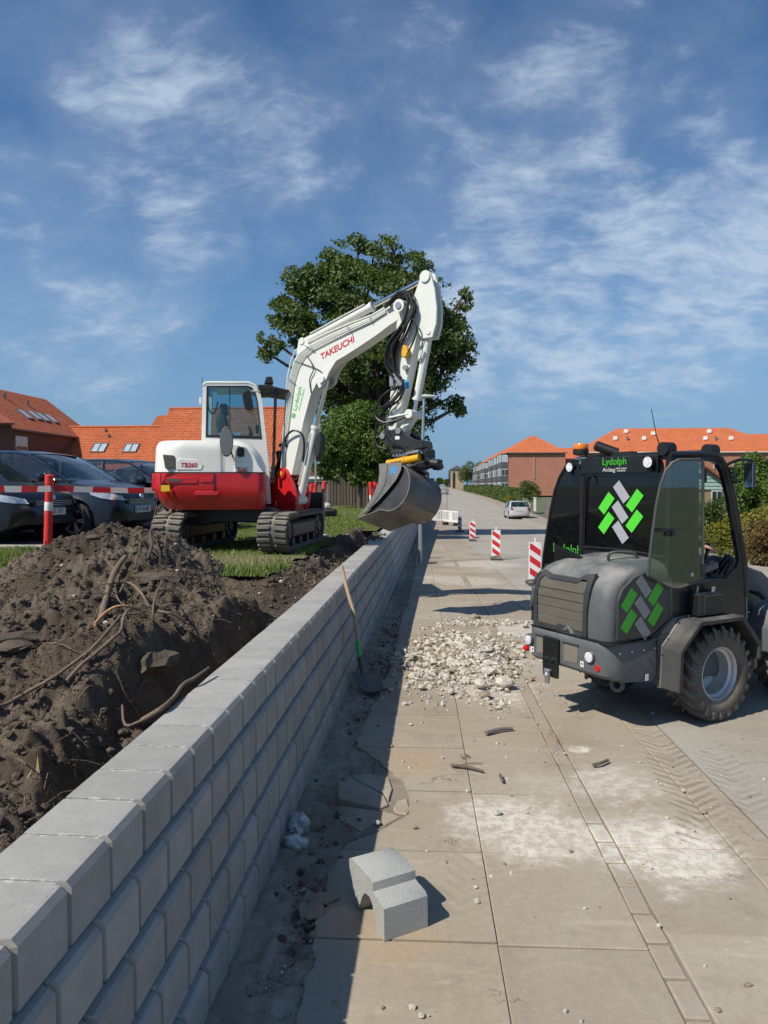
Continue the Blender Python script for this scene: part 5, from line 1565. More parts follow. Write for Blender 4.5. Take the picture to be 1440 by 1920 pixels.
# panes
mb = MB(); mb.prism([(-.30, 1.10), (-.30, 1.95), (.10, 1.97), (.19, 1.95), (.24, 1.90), (.34, 1.66), (.465, 1.20), (.44, 1.12), (.30, 1.08)], -bl - .012, -bl - .008); mb.build('left_pane', M_gl1, LD, smooth=0)
mb = MB(); mb.add([l(.26, brr - .05, 1.94), l(.26, bl + .05, 1.94), l(.53, bl + .05, 1.16), l(.53, brr - .05, 1.16)], [(0, 1, 2, 3)]); mb.build('windscreen', M_gl1, LD, smooth=0)
if False: mb = MB(); mb.prism([(.12, 1.985), (.19, 1.96), (.24, 1.90), (.34, 1.66), (.465, 1.20), (.44, 1.15), (.30, 1.06), (.10, 1.06)], -brr + .014, -brr + .018)

# inside: seat, console, wheel
mb = MB(); mb.box(l(-.05, .02, 1.12), (.42, .44, .12), bev=.04, seg=2); mb.prism([(-.30, 1.14), (-.18, 1.16), (-.20, 1.60), (-.26, 1.68), (-.33, 1.62)], -.22, .19, bev=.03, seg=2); mb.build('seat', M_seat, LD)
mb = MB(); mb.box(l(.16, .36, 1.13), (.32, .14, .06), rot=(0, R(-12), 0), bev=.01); co = mb.build('console', mat('console_grey', (.16, .16, .16), .6), LD)
for k in range(4):
    mb = MB(); mb.box(l(.05 + k * .055, .37, 1.155 + .012 * k), (.03, .06, .02), bev=.004); mb.build('console_switch', M_hose, co)
mb = MB(); mb.cyl(l(.26, .34, 1.17), l(.29, .34, 1.27), .014, n=10); mb.box(l(.295, .34, 1.30), (.035, .04, .07), bev=.01); mb.build('joystick', M_hose, co)
mb = MB(); mb.beam(l(.46, 0, 1.05), l(.30, 0, 1.35), .06, .06); mb.lathe([(.155, 0), (.165, .012), (.175, 0), (.165, -.012), (.155, 0)], l(.28, 0, 1.37), (.5, 0, -.86), 28); mb.beam(l(.355, .15, 1.40), l(.22, -.15, 1.34), .02, .02); mb.build('steering_wheel', M_hose, LD)
mb = MB(); mb.box(l(.05, .35, 1.88), (.10, .03, .14), rot=(0, R(8), 0), bev=.01); mb.tube([l(.10, .38, 1.98), l(.09, .37, 1.93)], .01); mb.build('inner_mirror', M_hose, LD)
mb = MB(); mb.tube([l(.05, -.38, 1.08), l(.22, -.39, 1.22), l(.45, -.38, 1.42)], .012, n=6); mb.build('grab_rail', M_hose, LD)

# roof equipment
mb = MB(); mb.cyl(l(-.36, -.42, 1.98), l(-.36, -.42, 2.06), .012, n=8); mb.box(l(-.36, -.40, 2.03), (.05, .12, .02)); rb = mb.build('beacon_bracket', M_steel, LD)
mb = MB(); mb.lathe([(0, 0), (.056, 0), (.066, .008), (.066, .045), (.060, .05)], l(-.36, -.42, 2.06), (0, 0, 1), 24); be = mb.build('beacon_base', M_hose, LD)
mb = MB(); mb.lathe([(.062, .048), (.064, .055), (.064, .082), (.055, .095), (0, .098)], l(-.36, -.42, 2.06), (0, 0, 1), 24); mb.build('beacon_lens', M_amber, be)
def lamp(b, z, a=-.42, r=.042):
    mb = MB(); mb.lathe([(0, .05), (.6 * r, .045), (r, .01), (r * 1.05, -.01), (r * .95, -.02)], l(a, b, z), (1, 0, 0), 18); o = mb.build('work_lamp', M_hose, LD)
    mb = MB(); mb.lathe([(0, -.022), (r * .9, -.020)], l(a, b, z), (1, 0, 0), 18); mb.build('lamp_glass', M_led, o)
    mb = MB(); mb.box(l(a + .02, b, z - .05), (.02, .03, .04)); mb.build('lamp_bracket', M_hose, o)
lamp(-.475, 1.955); lamp(.355, 1.975, -.42, .046)
mb = MB(); mb.cyl(l(-.40, -.20, 2.125), l(-.30, -.07, 2.06), .042, n=16); mb.lathe([(0, .02), (.03, .015), (.042, 0)], l(-.40, -.20, 2.125), (-.6, .8, .4), 16); mb.box(l(-.30, 0, 2.055), (.08, .2, .03)); mb.build('roof_intake', M_hose, LD)
mb = MB(); mb.tube([l(.0, .12, 2.07), l(-.03, .09, 2.20), l(-.06, .06, 2.42)], .0045, n=6, taper=[.007, .004, .003]); mb.build('aerial', M_hose, LD)
for a, b_ in ((.20, .42), (-.33, .44)):
    mb = MB(); mb.cyl(l(a - .05, b_, 2.075), l(a + .05, b_, 2.075), .050, n=18); mb.box(l(a, b_, 2.045), (.06, .05, .04)); mb.build('roof_lamp', M_hose, LD)
mb = MB(); mb.tube([l(.28, .50, 1.96), l(.30, .60, 2.00), l(.27, .72, 1.99)], .012, n=7, smooth=2); mm = mb.build('wing_mirror', M_cabblk, LD)
mb = MB(); mb.box(l(.285, .70, 1.875), (.02, .13, .20), rot=(0, 0, R(-25)), bev=.008); mb.build('mirror_housing', M_cabblk, mm)
mb = MB(); mb.box(l(.272, .695, 1.875), (.003, .115, .18), rot=(0, 0, R(-25))); mb.build('mirror_face', M_mirror, mm)
for k in range(4):
    mb = MB(); mb.box(l(.30 + .02 * k, .53, 1.93 - k * .035), (.03, .04, .028), bev=.005); mb.build('cab_clip', M_cabblk, LD)

# fenders
def fender(x0, sgn, bi, bo, front=False, m=M_plast):
    o_ = [(-.50, .30), (-.485, .60), (-.27, .80), (.24, .80), (.47, .56), (.46, .44)]
    i_ = [(-.455, .30), (-.445, .585), (-.25, .765), (.22, .765), (.435, .545), (.43, .44)]
    mb = MB(); mb.prism([(x0 + a, z) for a, z in o_] + [(x0 + a, z) for a, z in i_[::-1]], -bi, -bo, bev=.006)
    f = mb.build('fender', m, LD, smooth=25)
    return f
fe = fender(0.03, 1, .50, .69)
mb = MB(); P_ = [(-.485, .30), (-.47, .605), (-.255, .81), (.0, .815)]
for p, q in zip(P_, P_[1:]): mb.beam((p[0] + .03 - .012, -.515, p[1]), (q[0] + .03 - .012, -.515, q[1]), .006, .035, up=(0, 1, 0))
mb.build('fender_strip', M_slate, fe)
for a, z in ((-.478, .36), (-.47, .55), (-.41, .66), (-.29, .77), (-.2, .813)):
    mb = MB(); mb.cyl((a + .03 - .02, -.53, z), (a + .03 - .02, -.545, z), .007, n=8); mb.build('bolt', M_chrome, fe)
fender(0.03, -1, -.40, -.59)
mb = MB(); mb.box(l(.49, .62, .40), (.03, .06, .10), bev=.01); mb.build('mud_lump', M_dustplate, fe)


def tyre(center, side, name='wheel', Rr=.368, w=.27, rimr=.205):
    """side=+1: outer face towards +b"""
    c = Vector(center); ax = Vector((0, -side, 0))
    mb = MB()
    h = w / 2
    prof = [(rimr, -h * .80), (rimr + .03, -h * .93), (rimr + .075, -h), (Rr - .055, -h * .97), (Rr - .030, -h * .82), (Rr - .024, 0), (Rr - .030, h * .82), (Rr - .055, h * .97), (rimr + .075, h), (rimr + .03, h * .93), (rimr, h * .80), (rimr - .012, h * .74)]
    mb.lathe(prof, c, ax, 48)
    wh = mb.build(name, M_tyre, LD, smooth=45)
    # lugs, swept chevrons
    a_ = ax.orthogonal().normalized(); b_ = ax.cross(a_)
    mb = MB(); n = 22
    for k in range(n):
        for s in (-1, 1):
            base = 2 * math.pi * (k + (.5 if s > 0 else 0)) / n
            rows = []
            for q in range(6):
                u = q / 5; yy = s * (h * (.02 + 1.02 * u)); ang = base + side * (.36 * (u ** .75))
                r_in = Rr - .034 - (.05 * max(0, (u - .75) / .25) ** 1.5); r_out = Rr - (.028 * max(0, (u - .72) / .28) ** 1.6)
                dth = .055 + .012 * u
                P = []
                for (an, r_) in ((ang - dth, r_in), (ang - dth * .72, r_out), (ang + dth * .72, r_out), (ang + dth, r_in)):
                    P.append(c + (a_ * math.cos(an) + b_ * math.sin(an)) * r_ + ax * yy)
                rows.append(P)
            mb.grid(rows, closed=True, capends=True)
    lg = mb.build('tread_lugs', M_tyre, wh, smooth=25); lg['kind'] = 'stuff'
    mb = MB()
    prof = [(rimr + .002, h * .80), (rimr - .004, h * .83), (rimr - .012, h * .78), (rimr - .016, h * .55), (rimr - .035, h * .45), (rimr - .037, -h * .35), (rimr - .05, -h * .45), (.09, -h * .48), (.085, -h * .40), (.0, -h * .38)]
    mb.lathe(prof, c, ax, 48); rim = mb.build('rim', M_rim, wh, smooth=45)
    mb = MB()
    for k in range(6):
        an = 2 * math.pi * k / 6; p = c + (a_ * math.cos(an) + b_ * math.sin(an)) * .065 - ax * h * .40; mb.cyl(p, p + ax * .025, .012, n=6)
    nt = mb.build('wheel_nuts', M_steel, rim); nt['kind'] = 'stuff'
    return wh


tyre(l(.055, .53, .366), 1); tyre(l(.055, -.43, .366), -1)
tyre(l(1.24, .46, .366), 1); tyre(l(1.24, -.50, .366), -1)
mb = MB(); mb.cyl(l(.055, -.40, .36), l(.055, .50, .36), .07, n=14); mb.box(l(.055, .05, .37), (.26, .3, .24), bev=.04); mb.build('rear_axle', M_blk, LD)
mb = MB(); mb.cyl(l(1.24, -.45, .36), l(1.24, .42, .36), .07, n=14); mb.box(l(1.2, .0, .45), (.6, .36, .3), bev=.04); mb.box(l(.72, .0, .46), (.5, .22, .20), bev=.03); mb.cyl(l(.66, 0, .34), l(.66, 0, .66), .06, n=14); mb.build('front_frame', M_slate, LD)
mb = MB(); mb.prism([(.80, .62), (.86, .76), (1.10, .84), (1.45, .80), (1.50, .70), (1.1, .74), (.92, .68), (.88, .40), (.80, .42)], -.62, -.34, bev=.01); mb.build('front_fender', M_slate, LD)
mb = MB(); mb.prism([(.80, .62), (.86, .76), (1.10, .84), (1.45, .80), (1.50, .70), (1.1, .74), (.92, .68), (.88, .40), (.80, .42)], .34, .62, bev=.01); mb.build('front_fender', M_slate, LD)
# lifting arm
for b_ in (.13, -.13):
    mb = MB(); mb.prism([(.60, .86), (.58, 1.10), (.66, 1.20), (.80, 1.16), (1.3, 1.02), (1.9, .62), (2.05, .30), (1.95, .24), (1.8, .46), (1.25, .84), (.82, .90)], -b_ - .03, -b_ + .03, bev=.008); mb.build('lift_arm', M_slate, LD)
mb = MB(); mb.box(l(.78, .0, .92), (.24, .30, .50), bev=.03); mb.cyl(l(.70, -.2, 1.12), l(.70, .2, 1.12), .04, n=12); mb.build('arm_tower', M_slate, LD)
mb = MB(); mb.cyl(l(.75, .0, .70), l(1.2, .0, .88), .045, n=12); mb.cyl(l(1.2, 0, .88), l(1.6, 0, .75), .025, n=10); mb.build('lift_cylinder', M_slate, LD)
mb = MB(); mb.box(l(.70, .32, 1.00), (.16, .10, .18), bev=.02); mb.cyl(l(.68, .38, .96), l(.68, .42, .96), .015, n=8); mb.box(l(.80, .32, .78), (.14, .10, .10), bev=.02); mb.build('valve_block', M_blk, LD)
for k in range(3):
    mb = MB(); mb.tube([l(.56, .30 - .05 * k, 1.05), l(.64, .32 - .03 * k, 1.16 + .02 * k), l(.78, .28 - .03 * k, 1.14 + .015 * k), l(.95, .22 - .03 * k, 1.08)], .014, n=6, smooth=4); mb.build('hydraulic_hose', M_hose, LD)
# front bucket
mb = MB(); sh = [(2.0, .55), (2.0, .10), (2.08, .03), (2.6, .02), (2.6, .035), (2.09, .05), (2.02, .12), (2.02, .55)]
mb.prism(sh, -.65, .65); mb.prism([(2.0, .55), (2.0, .10), (2.08, .03), (2.55, .03)], -.66, -.64); mb.prism([(2.0, .55), (2.0, .10), (2.08, .03), (2.55, .03)], .64, .66); mb.build('front_bucket', M_bucket, LD)


# ---------- the driver
def skin_body(name, verts, edges, radii, m, parent=None, root=0, sub=2):
    me = bpy.data.meshes.new(name); me.from_pydata(verts, edges, [])
    o = bpy.data.objects.new(name, me); COL.objects.link(o)
    if parent is not None: o.parent = parent
    sk = o.modifiers.new('skin', 'SKIN'); ss = o.modifiers.new('sub', 'SUBSURF'); ss.levels = sub; ss.render_levels = sub
    for i, r in enumerate(radii):
        v = me.skin_vertices[0].data[i]; v.radius = (r, r) if not isinstance(r, tuple) else r; v.use_root = (i == root)
    sk.use_smooth_shade = True
    dg = bpy.context.evaluated_depsgraph_get()
    me2 = bpy.data.meshes.new_from_object(o.evaluated_get(dg)); o.modifiers.clear(); o.data = me2
    me2.materials.clear(); me2.materials.append(m)
    me2.polygons.foreach_set('use_smooth', [True] * len(me2.polygons))
    return o


PR = empty('person', tuple(LD.matrix_world @ Vector(l(-.05, .02, 1.18))), R(33), 'driver in black jacket seated in the grey loader cab', 'person')
M_skin = mat('skin', (.52, .30, .22), .5, var=.05); M_cloth = mat('black_jacket', (.015, .015, .018), .85, var=.2, bump=.3); M_hair = mat('brown_hair', (.05, .03, .02), .7)
V = [(0, 0, .08), (0, 0, .30), (.02, 0, .46), (.04, 0, .55), (.06, 0, .62),          # pelvis, waist, chest, neck
     (.02, .17, .47), (.12, .24, .26), (.30, .16, .24),                               # left arm
     (.02, -.17, .47), (.10, -.25, .24), (.28, -.31, .13),                           # right arm
     (.05, .10, .05), (.40, .13, .06), (.44, .13, -.10), (.05, -.10, .05), (.40, -.13, .06), (.44, -.13, -.10)]
E_ = [(0, 1), (1, 2), (2, 3), (3, 4), (2, 5), (5, 6), (6, 7), (2, 8), (8, 9), (9, 10), (0, 11), (11, 12), (12, 13), (0, 14), (14, 15), (15, 16)]
skin_body('body', V, E_, [.14, .13, .13, .06, .055, .065, .05, .04, .065, .05, .042, .09, .07, .055, .09, .07, .055], M_cloth, PR)
mb = MB(); rows = []
for k in range(11):
    a = math.pi * k / 10; z = .74 - .125 * math.cos(a) * -1 * -1
    rr_ = math.sin(a); rows.append([(.075 + rr_ * (.092 * math.cos(t_) + (.006 if abs(t_) < .3 else 0)), rr_ * .072 * math.sin(t_), z) for t_ in [2 * math.pi * q / 16 for q in range(16)]])
mb.grid(rows, closed=True); mb.cyl((.06, 0, .58), (.07, 0, .68), .05, n=12)
mb.prism([(.155, .735), (.185, .705), (.155, .70)], -.012, .012, bev=.003)
for s in (-1, 1): mb.box((.07, s * .074, .735), (.035, .016, .055), bev=.006)
hd_ = mb.build('head', M_skin, PR, smooth=60)
for s in (-1, 1):
    mb = MB(); mb.lathe([(0, .006), (.007, .003), (.009, 0)], (.158, s * .03, .745), (1, 0, 0), 10); mb.build('eye', M_seat, hd_)
mb = MB(); mb.box((.160, 0, .672), (.008, .045, .008), bev=.002); mb.build('mouth', mat('lips', (.40, .15, .13), .5), hd_)
mb = MB(); rows = []
for k in range(7):
    a = math.pi * .55 * k / 6; rr_ = math.sin(a); rows.append([(.060 + rr_ * (.105 * math.cos(t_)), rr_ * .085 * math.sin(t_), .755 + .125 * math.cos(a)) for t_ in [2 * math.pi * q / 16 for q in range(16)]])
mb.grid(rows, closed=True); mb.build('hair', M_hair, PR, smooth=60)


def hand(root, fwd, upv, side, parent):
    f = Vector(fwd).normalized(); u = Vector(upv).normalized(); s = f.cross(u).normalized() * side; r0 = Vector(root)
    def P(a, b, c): return tuple(r0 + f * a + s * b + u * c)
    V = [P(0, 0, 0), P(.045, 0, .004), P(.085, 0, .004)]; E2 = [(0, 1), (1, 2)]; Rr = [(.026, .018), (.038, .016), (.036, .014)]
    for i, (bb, ln) in enumerate(((-.028, .062), (-.009, .070), (.010, .066), (.027, .052))):
        k = len(V); V += [P(.088, bb, .004), P(.088 + ln * .45, bb, -.006), P(.088 + ln * .75, bb, -.028), P(.088 + ln * .72, bb, -.046)]
        E2 += [(2, k), (k, k + 1), (k + 1, k + 2), (k + 2, k + 3)]; Rr += [.009, .009, .0085, .0075]
    k = len(V); V += [P(.035, -.040, -.004), P(.065, -.052, -.022), P(.085, -.045, -.038)]; E2 += [(1, k), (k, k + 1), (k + 1, k + 2)]; Rr += [.012, .010, .009]
    return skin_body('hand', V, E2, Rr, M_skin, parent, sub=1)


hand((.31, .155, .235), (1, 0, -.1), (0, 0, 1), 1, PR); hand((.285, -.312, .13), (.9, .0, -.15), (0, 0, 1), -1, PR)
# ================================================================== vegetation
def leaf_mat(name, col, var=.5, trans=.25):
    if name in MATS: return MATS[name]
    m = bpy.data.materials.new(name); m.use_nodes = True; MATS[name] = m; t = NT(m.node_tree)
    P = t.n('ShaderNodeNewGeometry'); W = P.outputs['Position']
    f = t.math('ADD', 1 - var, t.math('MULTIPLY', t.noise(W, .9, 3, .6), var)); f = t.math('MULTIPLY', f, t.math('ADD', .6, t.math('MULTIPLY', t.noise(W, 7, 2, .6), 1.1)))
    c = t.vmath('SCALE', col, scale=f)
    c = t.mix(t.smooth(t.noise(W, 1.7, 3, .5), .5, .7), c, t.vmath('MULTIPLY', c, (1.35, 1.15, .7)))
    b = t.n('ShaderNodeBsdfPrincipled'); t.put(b, 'Base Color', c); t.put(b, 'Roughness', .5); t.put(b, 'Specular IOR Level', .35)
    tr = t.n('ShaderNodeBsdfTranslucent'); t.put(tr, 'Color', t.vmath('MULTIPLY', c, (1.3, 1.5, .5)))
    mx = t.n('ShaderNodeMixShader', ins={0: trans, 1: b.outputs[0], 2: tr.outputs[0]})
    t.n('ShaderNodeOutputMaterial', ins={0: mx.outputs[0]}); return m


M_leafd = leaf_mat('oak_leaf', (.098, .145, .034)); M_leafl = leaf_mat('light_leaf', (.10, .17, .03)); M_leafh = leaf_mat('hedge_leaf', (.075, .115, .025)); M_leafy = leaf_mat('golden_leaf', (.24, .22, .04)); M_leafr = leaf_mat('red_leaf', (.15, .10, .035))
M_bark = mat('bark', (.10, .075, .055), .95, var=.35, scale=5, bump=.8, bscale=25)


def leafmass(name, lobes, n, size, m, parent=None, seed=1, shell=.55, gap=.46, gscale=1.0, origin=(0, 0, 0), kind=None):
    rg = np.random.default_rng(seed)
    vol = np.array([l_[1][0] * l_[1][1] * l_[1][2] for l_ in lobes]) ** .75; vol = vol / vol.sum()
    C = []; Nn = []
    for (c, r), q in zip(lobes, vol):
        k = int(n * q * 1.9)
        d = rg.normal(size=(k, 3)); d /= np.linalg.norm(d, axis=1)[:, None]
        rr_ = shell + (1 - shell) * rg.uniform(0, 1, k) ** .6
        rr_ *= 1 + .22 * (fbm(d[:, 0] * 2.2 + d[:, 2] * 1.7 + c[0], d[:, 1] * 2.2 - d[:, 2] + c[2], 3, seed) - .5) * 2
        p = np.array(c) + d * rr_[:, None] * np.array(r)
        g = fbm(p[:, 0] * gscale + p[:, 1] * .6 * gscale, p[:, 2] * gscale - p[:, 1] * .5 * gscale, 3, seed + 9)
        keep = g > gap - .12 * rg.uniform(0, 1, k); C.append(p[keep]); Nn.append(d[keep])
    C = np.concatenate(C); Nn = np.concatenate(Nn)
    if len(C) > n: s = rg.choice(len(C), n, False); C = C[s]; Nn = Nn[s]
    k = len(C)
    nrm = Nn + rg.normal(size=(k, 3)) * .9 + np.array([0, 0, .35]); nrm /= np.linalg.norm(nrm, axis=1)[:, None]
    t_ = rg.normal(size=(k, 3)); t_ -= (t_ * nrm).sum(1)[:, None] * nrm; t_ /= np.linalg.norm(t_, axis=1)[:, None]
    b = np.cross(nrm, t_); s = size * rg.uniform(.55, 1.35, k)[:, None]
    V = np.stack([C - t_ * s, C - b * s * .55 + nrm * s * .12, C + t_ * s, C + b * s * .55 + nrm * s * .12], 1) - np.array(origin)
    return np_mesh(name, V.reshape(-1, 3), np.arange(4 * k).reshape(k, 4), m, kind, False, parent)


def limb(mb, p0, p1, r0, r1, rr, seg=5, wob=.12):
    p0 = Vector(p0); p1 = Vector(p1); L = (p1 - p0).length; pts = []
    for k in range(seg + 1):
        u = k / seg; p = p0.lerp(p1, u)
        if 0 < k < seg: p += Vector((rr.uniform(-1, 1), rr.uniform(-1, 1), rr.uniform(-.5, .5))) * wob * L * .4
        pts.append(p)
    mb.tube(pts, r0, n=8, taper=[r0 + (r1 - r0) * k / seg for k in range(seg + 1)])


def tree(name, base, lobes, n, size, m, label, trunk_r=.2, gap=.46, seed=1, group=None, fork=None, cat='tree', gscale=1.0, shell=.55):
    T = empty(name, base, 0, label, cat, group); rr = random.Random(seed)
    mb = MB(Matrix.Translation(-Vector(base)))
    top = fork or (base[0], base[1], base[2] + (sum(l_[0][2] for l_ in lobes) / len(lobes) - base[2]) * .55)
    limb(mb, base, top, trunk_r, trunk_r * .7, rr, 5, .05)
    for c, r in lobes: limb(mb, top, Vector(c) + Vector((0, 0, r[2] * .3)), trunk_r * .5, trunk_r * .1, rr, 5, .15)
    mb.build('trunk', M_bark, T, smooth=50)
    leafmass('crown', lobes, n, size, m, T, seed, shell, gap, gscale, origin=base)
    return T


def lob(px, py, r, d, sq=1.0, dy=None):
    p = PY(px, py, d); k = d / FPX
    return ((p.x, p.y, p.z), (r * k * sq, (dy or r) * k, r * k))


D0 = 33
LB_ = [lob(px, py, r, D0 + dd) for px, py, r, dd in [
    (685, 560, 92, 0), (612, 590, 70, 1), (757, 565, 72, -1), (700, 500, 58, .5), (640, 500, 48, 0), (775, 512, 40, 1), (560, 540, 42, 0), (555, 612, 48, -.5), (508, 648, 34, 0), (483, 655, 20, 0), (530, 590, 36, 0),
    (700, 660, 105, 0), (625, 680, 72, -1), (790, 640, 70, 0), (835, 600, 42, .5), (866, 566, 22, 0), (880, 541, 11, 0), (848, 640, 44, -.5), (872, 668, 26, 0), (640, 745, 64, 0), (590, 700, 40, 0), (765, 730, 72, 0), (822, 700, 44, 0), (845, 752, 26, 0), (862, 770, 14, 0),
    (700, 790, 74, 0), (770, 800, 50, 0), (650, 820, 52, 0), (800, 570, 38, 0), (595, 520, 32, 0), (735, 470, 28, 0), (672, 462, 24, 0), (825, 545, 22, .4), (577, 655, 34, 0)]]
bt = PY(718, 940, D0); tree('broadleaf_tree', (bt.x, bt.y, .80), LB_, 105000, .088, M_leafd, 'huge dark green broadleaf tree towering behind the excavator arm', .38, gap=.575, seed=5, fork=(bt.x, bt.y, 4.2), gscale=2.1, shell=.35)
LB2 = [lob(px, py, r, 29.5) for px, py, r in [(650, 820, 52), (700, 838, 50), (622, 838, 42), (745, 850, 36), (675, 790, 38), (715, 800, 30), (640, 790, 30), (610, 865, 30), (690, 870, 34), (738, 872, 24), (640, 880, 26), (668, 892, 24), (712, 888, 26), (615, 880, 20), (690, 900, 18), (745, 884, 18)]]
bb_ = PY(675, 945, 29.5); tree('bush', (bb_.x, bb_.y, .80), LB2, 34000, .068, M_leafl, 'lighter green bush rising above the dark wooden fence', .12, gap=.47, seed=8, cat='bush', gscale=2.2)

# right-hand garden greenery
def small(name, px, pyb, pyt, wpx, d, m, label, n=5000, size=.06, seed=3, cat='tree', extra=(), z=None, group=None):
    b = PY(px, pyb, d); k = d / FPX; h = (pyb - pyt) * k
    base = (b.x, d, float(zg(d)) + .08 if z is None else z)
    hh = b.z + h
    lobes = []
    rr = random.Random(seed)
    cz = (base[2] + hh) / 2 + h * .12
    for q in range(6):
        a = q * 1.05; lobes.append(((b.x + wpx * k * .25 * math.cos(a), d + wpx * k * .25 * math.sin(a), cz + rr.uniform(-.18, .22) * h), (wpx * k * .32, wpx * k * .32, h * .30)))
    lobes += [lob(*e, d) for e in extra]
    return tree(name, base, lobes, n, size, m, label, max(.03, h * .03), seed=seed, cat=cat, gap=.42, gscale=3 / max(1, h), group=group)


small('ornamental_tree', 993, 945, 893, 40, 70, M_leafd, 'small round dark green tree in front of the brick gable', 5000, .07, 3)
small('bush', 955, 945, 925, 17, 84, M_leafy, 'small yellow-green bush beside the parked silver car', 1500, .06, 4, 'bush')
for i, (px, py, r, d, mm, lb) in enumerate([(1410, 900, 60, 24, M_leafl, 'tall loose green shrub behind the loader mirror'), (1478, 905, 62, 23, M_leafd, 'dark shrub at the picture edge beyond the loader')]):
    b = PY(px, 985, d)
    lobes = [lob(px + q[0] * r, py + q[1] * r, r * q[2], d) for q in ((0, 0, .62), (-.35, .3, .5), (.35, .25, .55), (0, -.45, .4), (.3, -.2, .45), (-.4, .75, .42), (.3, .85, .45), (-.15, -.15, .5))]
    tree('tall_shrub', (b.x, d, float(zg(d))), lobes, 15000, .048, mm, lb, .07, gap=.47, seed=20 + i, cat='shrub', gscale=2.2)
b = PY(1425, 1040, 17); tree('shrub', (b.x, 17, float(zg(17))), [lob(1425, 1005, 30, 17), lob(1455, 1000, 30, 17), lob(1430, 1035, 28, 17), lob(1465, 1030, 28, 17)], 5000, .035, M_leafr, 'low reddish garden shrub behind the loader bonnet side', .04, seed=31, cat='shrub', gap=.40, gscale=3)
b = PY(1390, 1035, 18.5); tree('shrub', (b.x, 18.5, float(zg(18.5))), [lob(1375, 1000, 32, 18.5), lob(1415, 985, 30, 18.5), lob(1345, 1005, 28, 18.5), lob(1370, 1025, 30, 18.5), lob(1405, 1020, 30, 18.5), lob(1445, 1010, 34, 18.5), lob(1452, 975, 34, 18.5)], 9000, .038, M_leafy, 'low golden-green garden shrub seen past the loader cab', .04, seed=32, cat='shrub', gap=.40, gscale=3)
b = PY(1320, 1000, 30); tree('shrub', (b.x, 30, float(zg(30))), [lob(1320, 975, 34, 30), lob(1360, 965, 36, 30), lob(1275, 975, 32, 30), lob(1350, 1000, 30, 30)], 8000, .055, M_leafh, 'rounded green shrub seen through the loader cab opening', .05, seed=33, cat='shrub', gap=.40, gscale=2.4)


def hedge(p0, p1, w, h, m, label, n, size, seed):
    p0 = Vector(p0); p1 = Vector(p1); T = empty('hedge', p0, 0, label, 'hedge'); rg = np.random.default_rng(seed)
    d = p1 - p0; L = d.length; side = Vector((d.y, -d.x, 0)).normalized()
    u = rg.uniform(0, 1, n); a = rg.uniform(-.5, .5, n); z = rg.uniform(0, 1, n)
    f = rg.integers(0, 3, n); a = np.where(f == 0, -.5 + .12 * rg.uniform(0, 1, n), a); z = np.where(f == 1, 1 - .12 * rg.uniform(0, 1, n), z); a = np.where(f == 2, .5 * np.sign(a), a)
    top = h * (1 + .10 * (fbm(u * L * .8, u * 0, 3, seed) - .5))
    P = np.array(d)[None] * u[:, None] + np.array(side)[None] * (a * w)[:, None]; P[:, 2] += z * top
    nrm = rg.normal(size=(n, 3)) + np.array([-.4, -.5, .5]); nrm /= np.linalg.norm(nrm, axis=1)[:, None]; t_ = rg.normal(size=(n, 3)); t_ -= (t_ * nrm).sum(1)[:, None] * nrm; t_ /= np.linalg.norm(t_, axis=1)[:, None]; b = np.cross(nrm, t_)
    s = size * rg.uniform(.6, 1.4, n)[:, None]
    V = np.stack([P - t_ * s, P - b * s * .6, P + t_ * s, P + b * s * .6], 1)
    np_mesh('foliage', V.reshape(-1, 3), np.arange(4 * n).reshape(n, 4), m, None, False, T)
    mb = MB(); x = side * (w * .38)
    mb.add([tuple(-x), tuple(x), tuple(d + x), tuple(d - x)] + [tuple(v + Vector((0, 0, h * .88))) for v in (-x, x, d + x, d - x)], [(0, 1, 5, 4), (1, 2, 6, 5), (2, 3, 7, 6), (3, 0, 4, 7), (4, 5, 6, 7)])
    mb.build('twigs', M_leafd, T, smooth=0)


hedge((9.6, 84, -.5), (9.4, 128, 0), 1.2, 1.9, M_leafh, 'clipped green hedge nearest the brick gable along the far footpath', 9000, .13, 41)
hedge((9.4, 130, 0), (9.2, 210, .1), 1.3, 1.8, M_leafh, 'long low green hedge running off toward the beige houses', 9000, .17, 42)
hedge((11, 60, -.7), (23, 66, -.6), 1.0, 2.1, M_leafh, 'green hedge behind the slatted garden fence', 9000, .10, 43)

# distant trees
for i, (px, pyb, pyt, w, d, lb) in enumerate([(876, 916, 869, 34, 250, 'bushy green street tree beside the far beige block'), (855, 914, 898, 14, 420, 'tiny far tree at the end of the street'), (838, 913, 899, 14, 460, 'tiny far tree left of the vanishing road'), (824, 913, 897, 14, 480, 'tiny pale far tree beside the bucket'),
                                         (905, 885, 853, 34, 262, 'green tree top showing over the tiled roof')]):
    small('street_tree', px, pyb, pyt, w, d, M_leafd if i != 3 else M_leafh, lb, 2500, d * .0011, 50 + i)

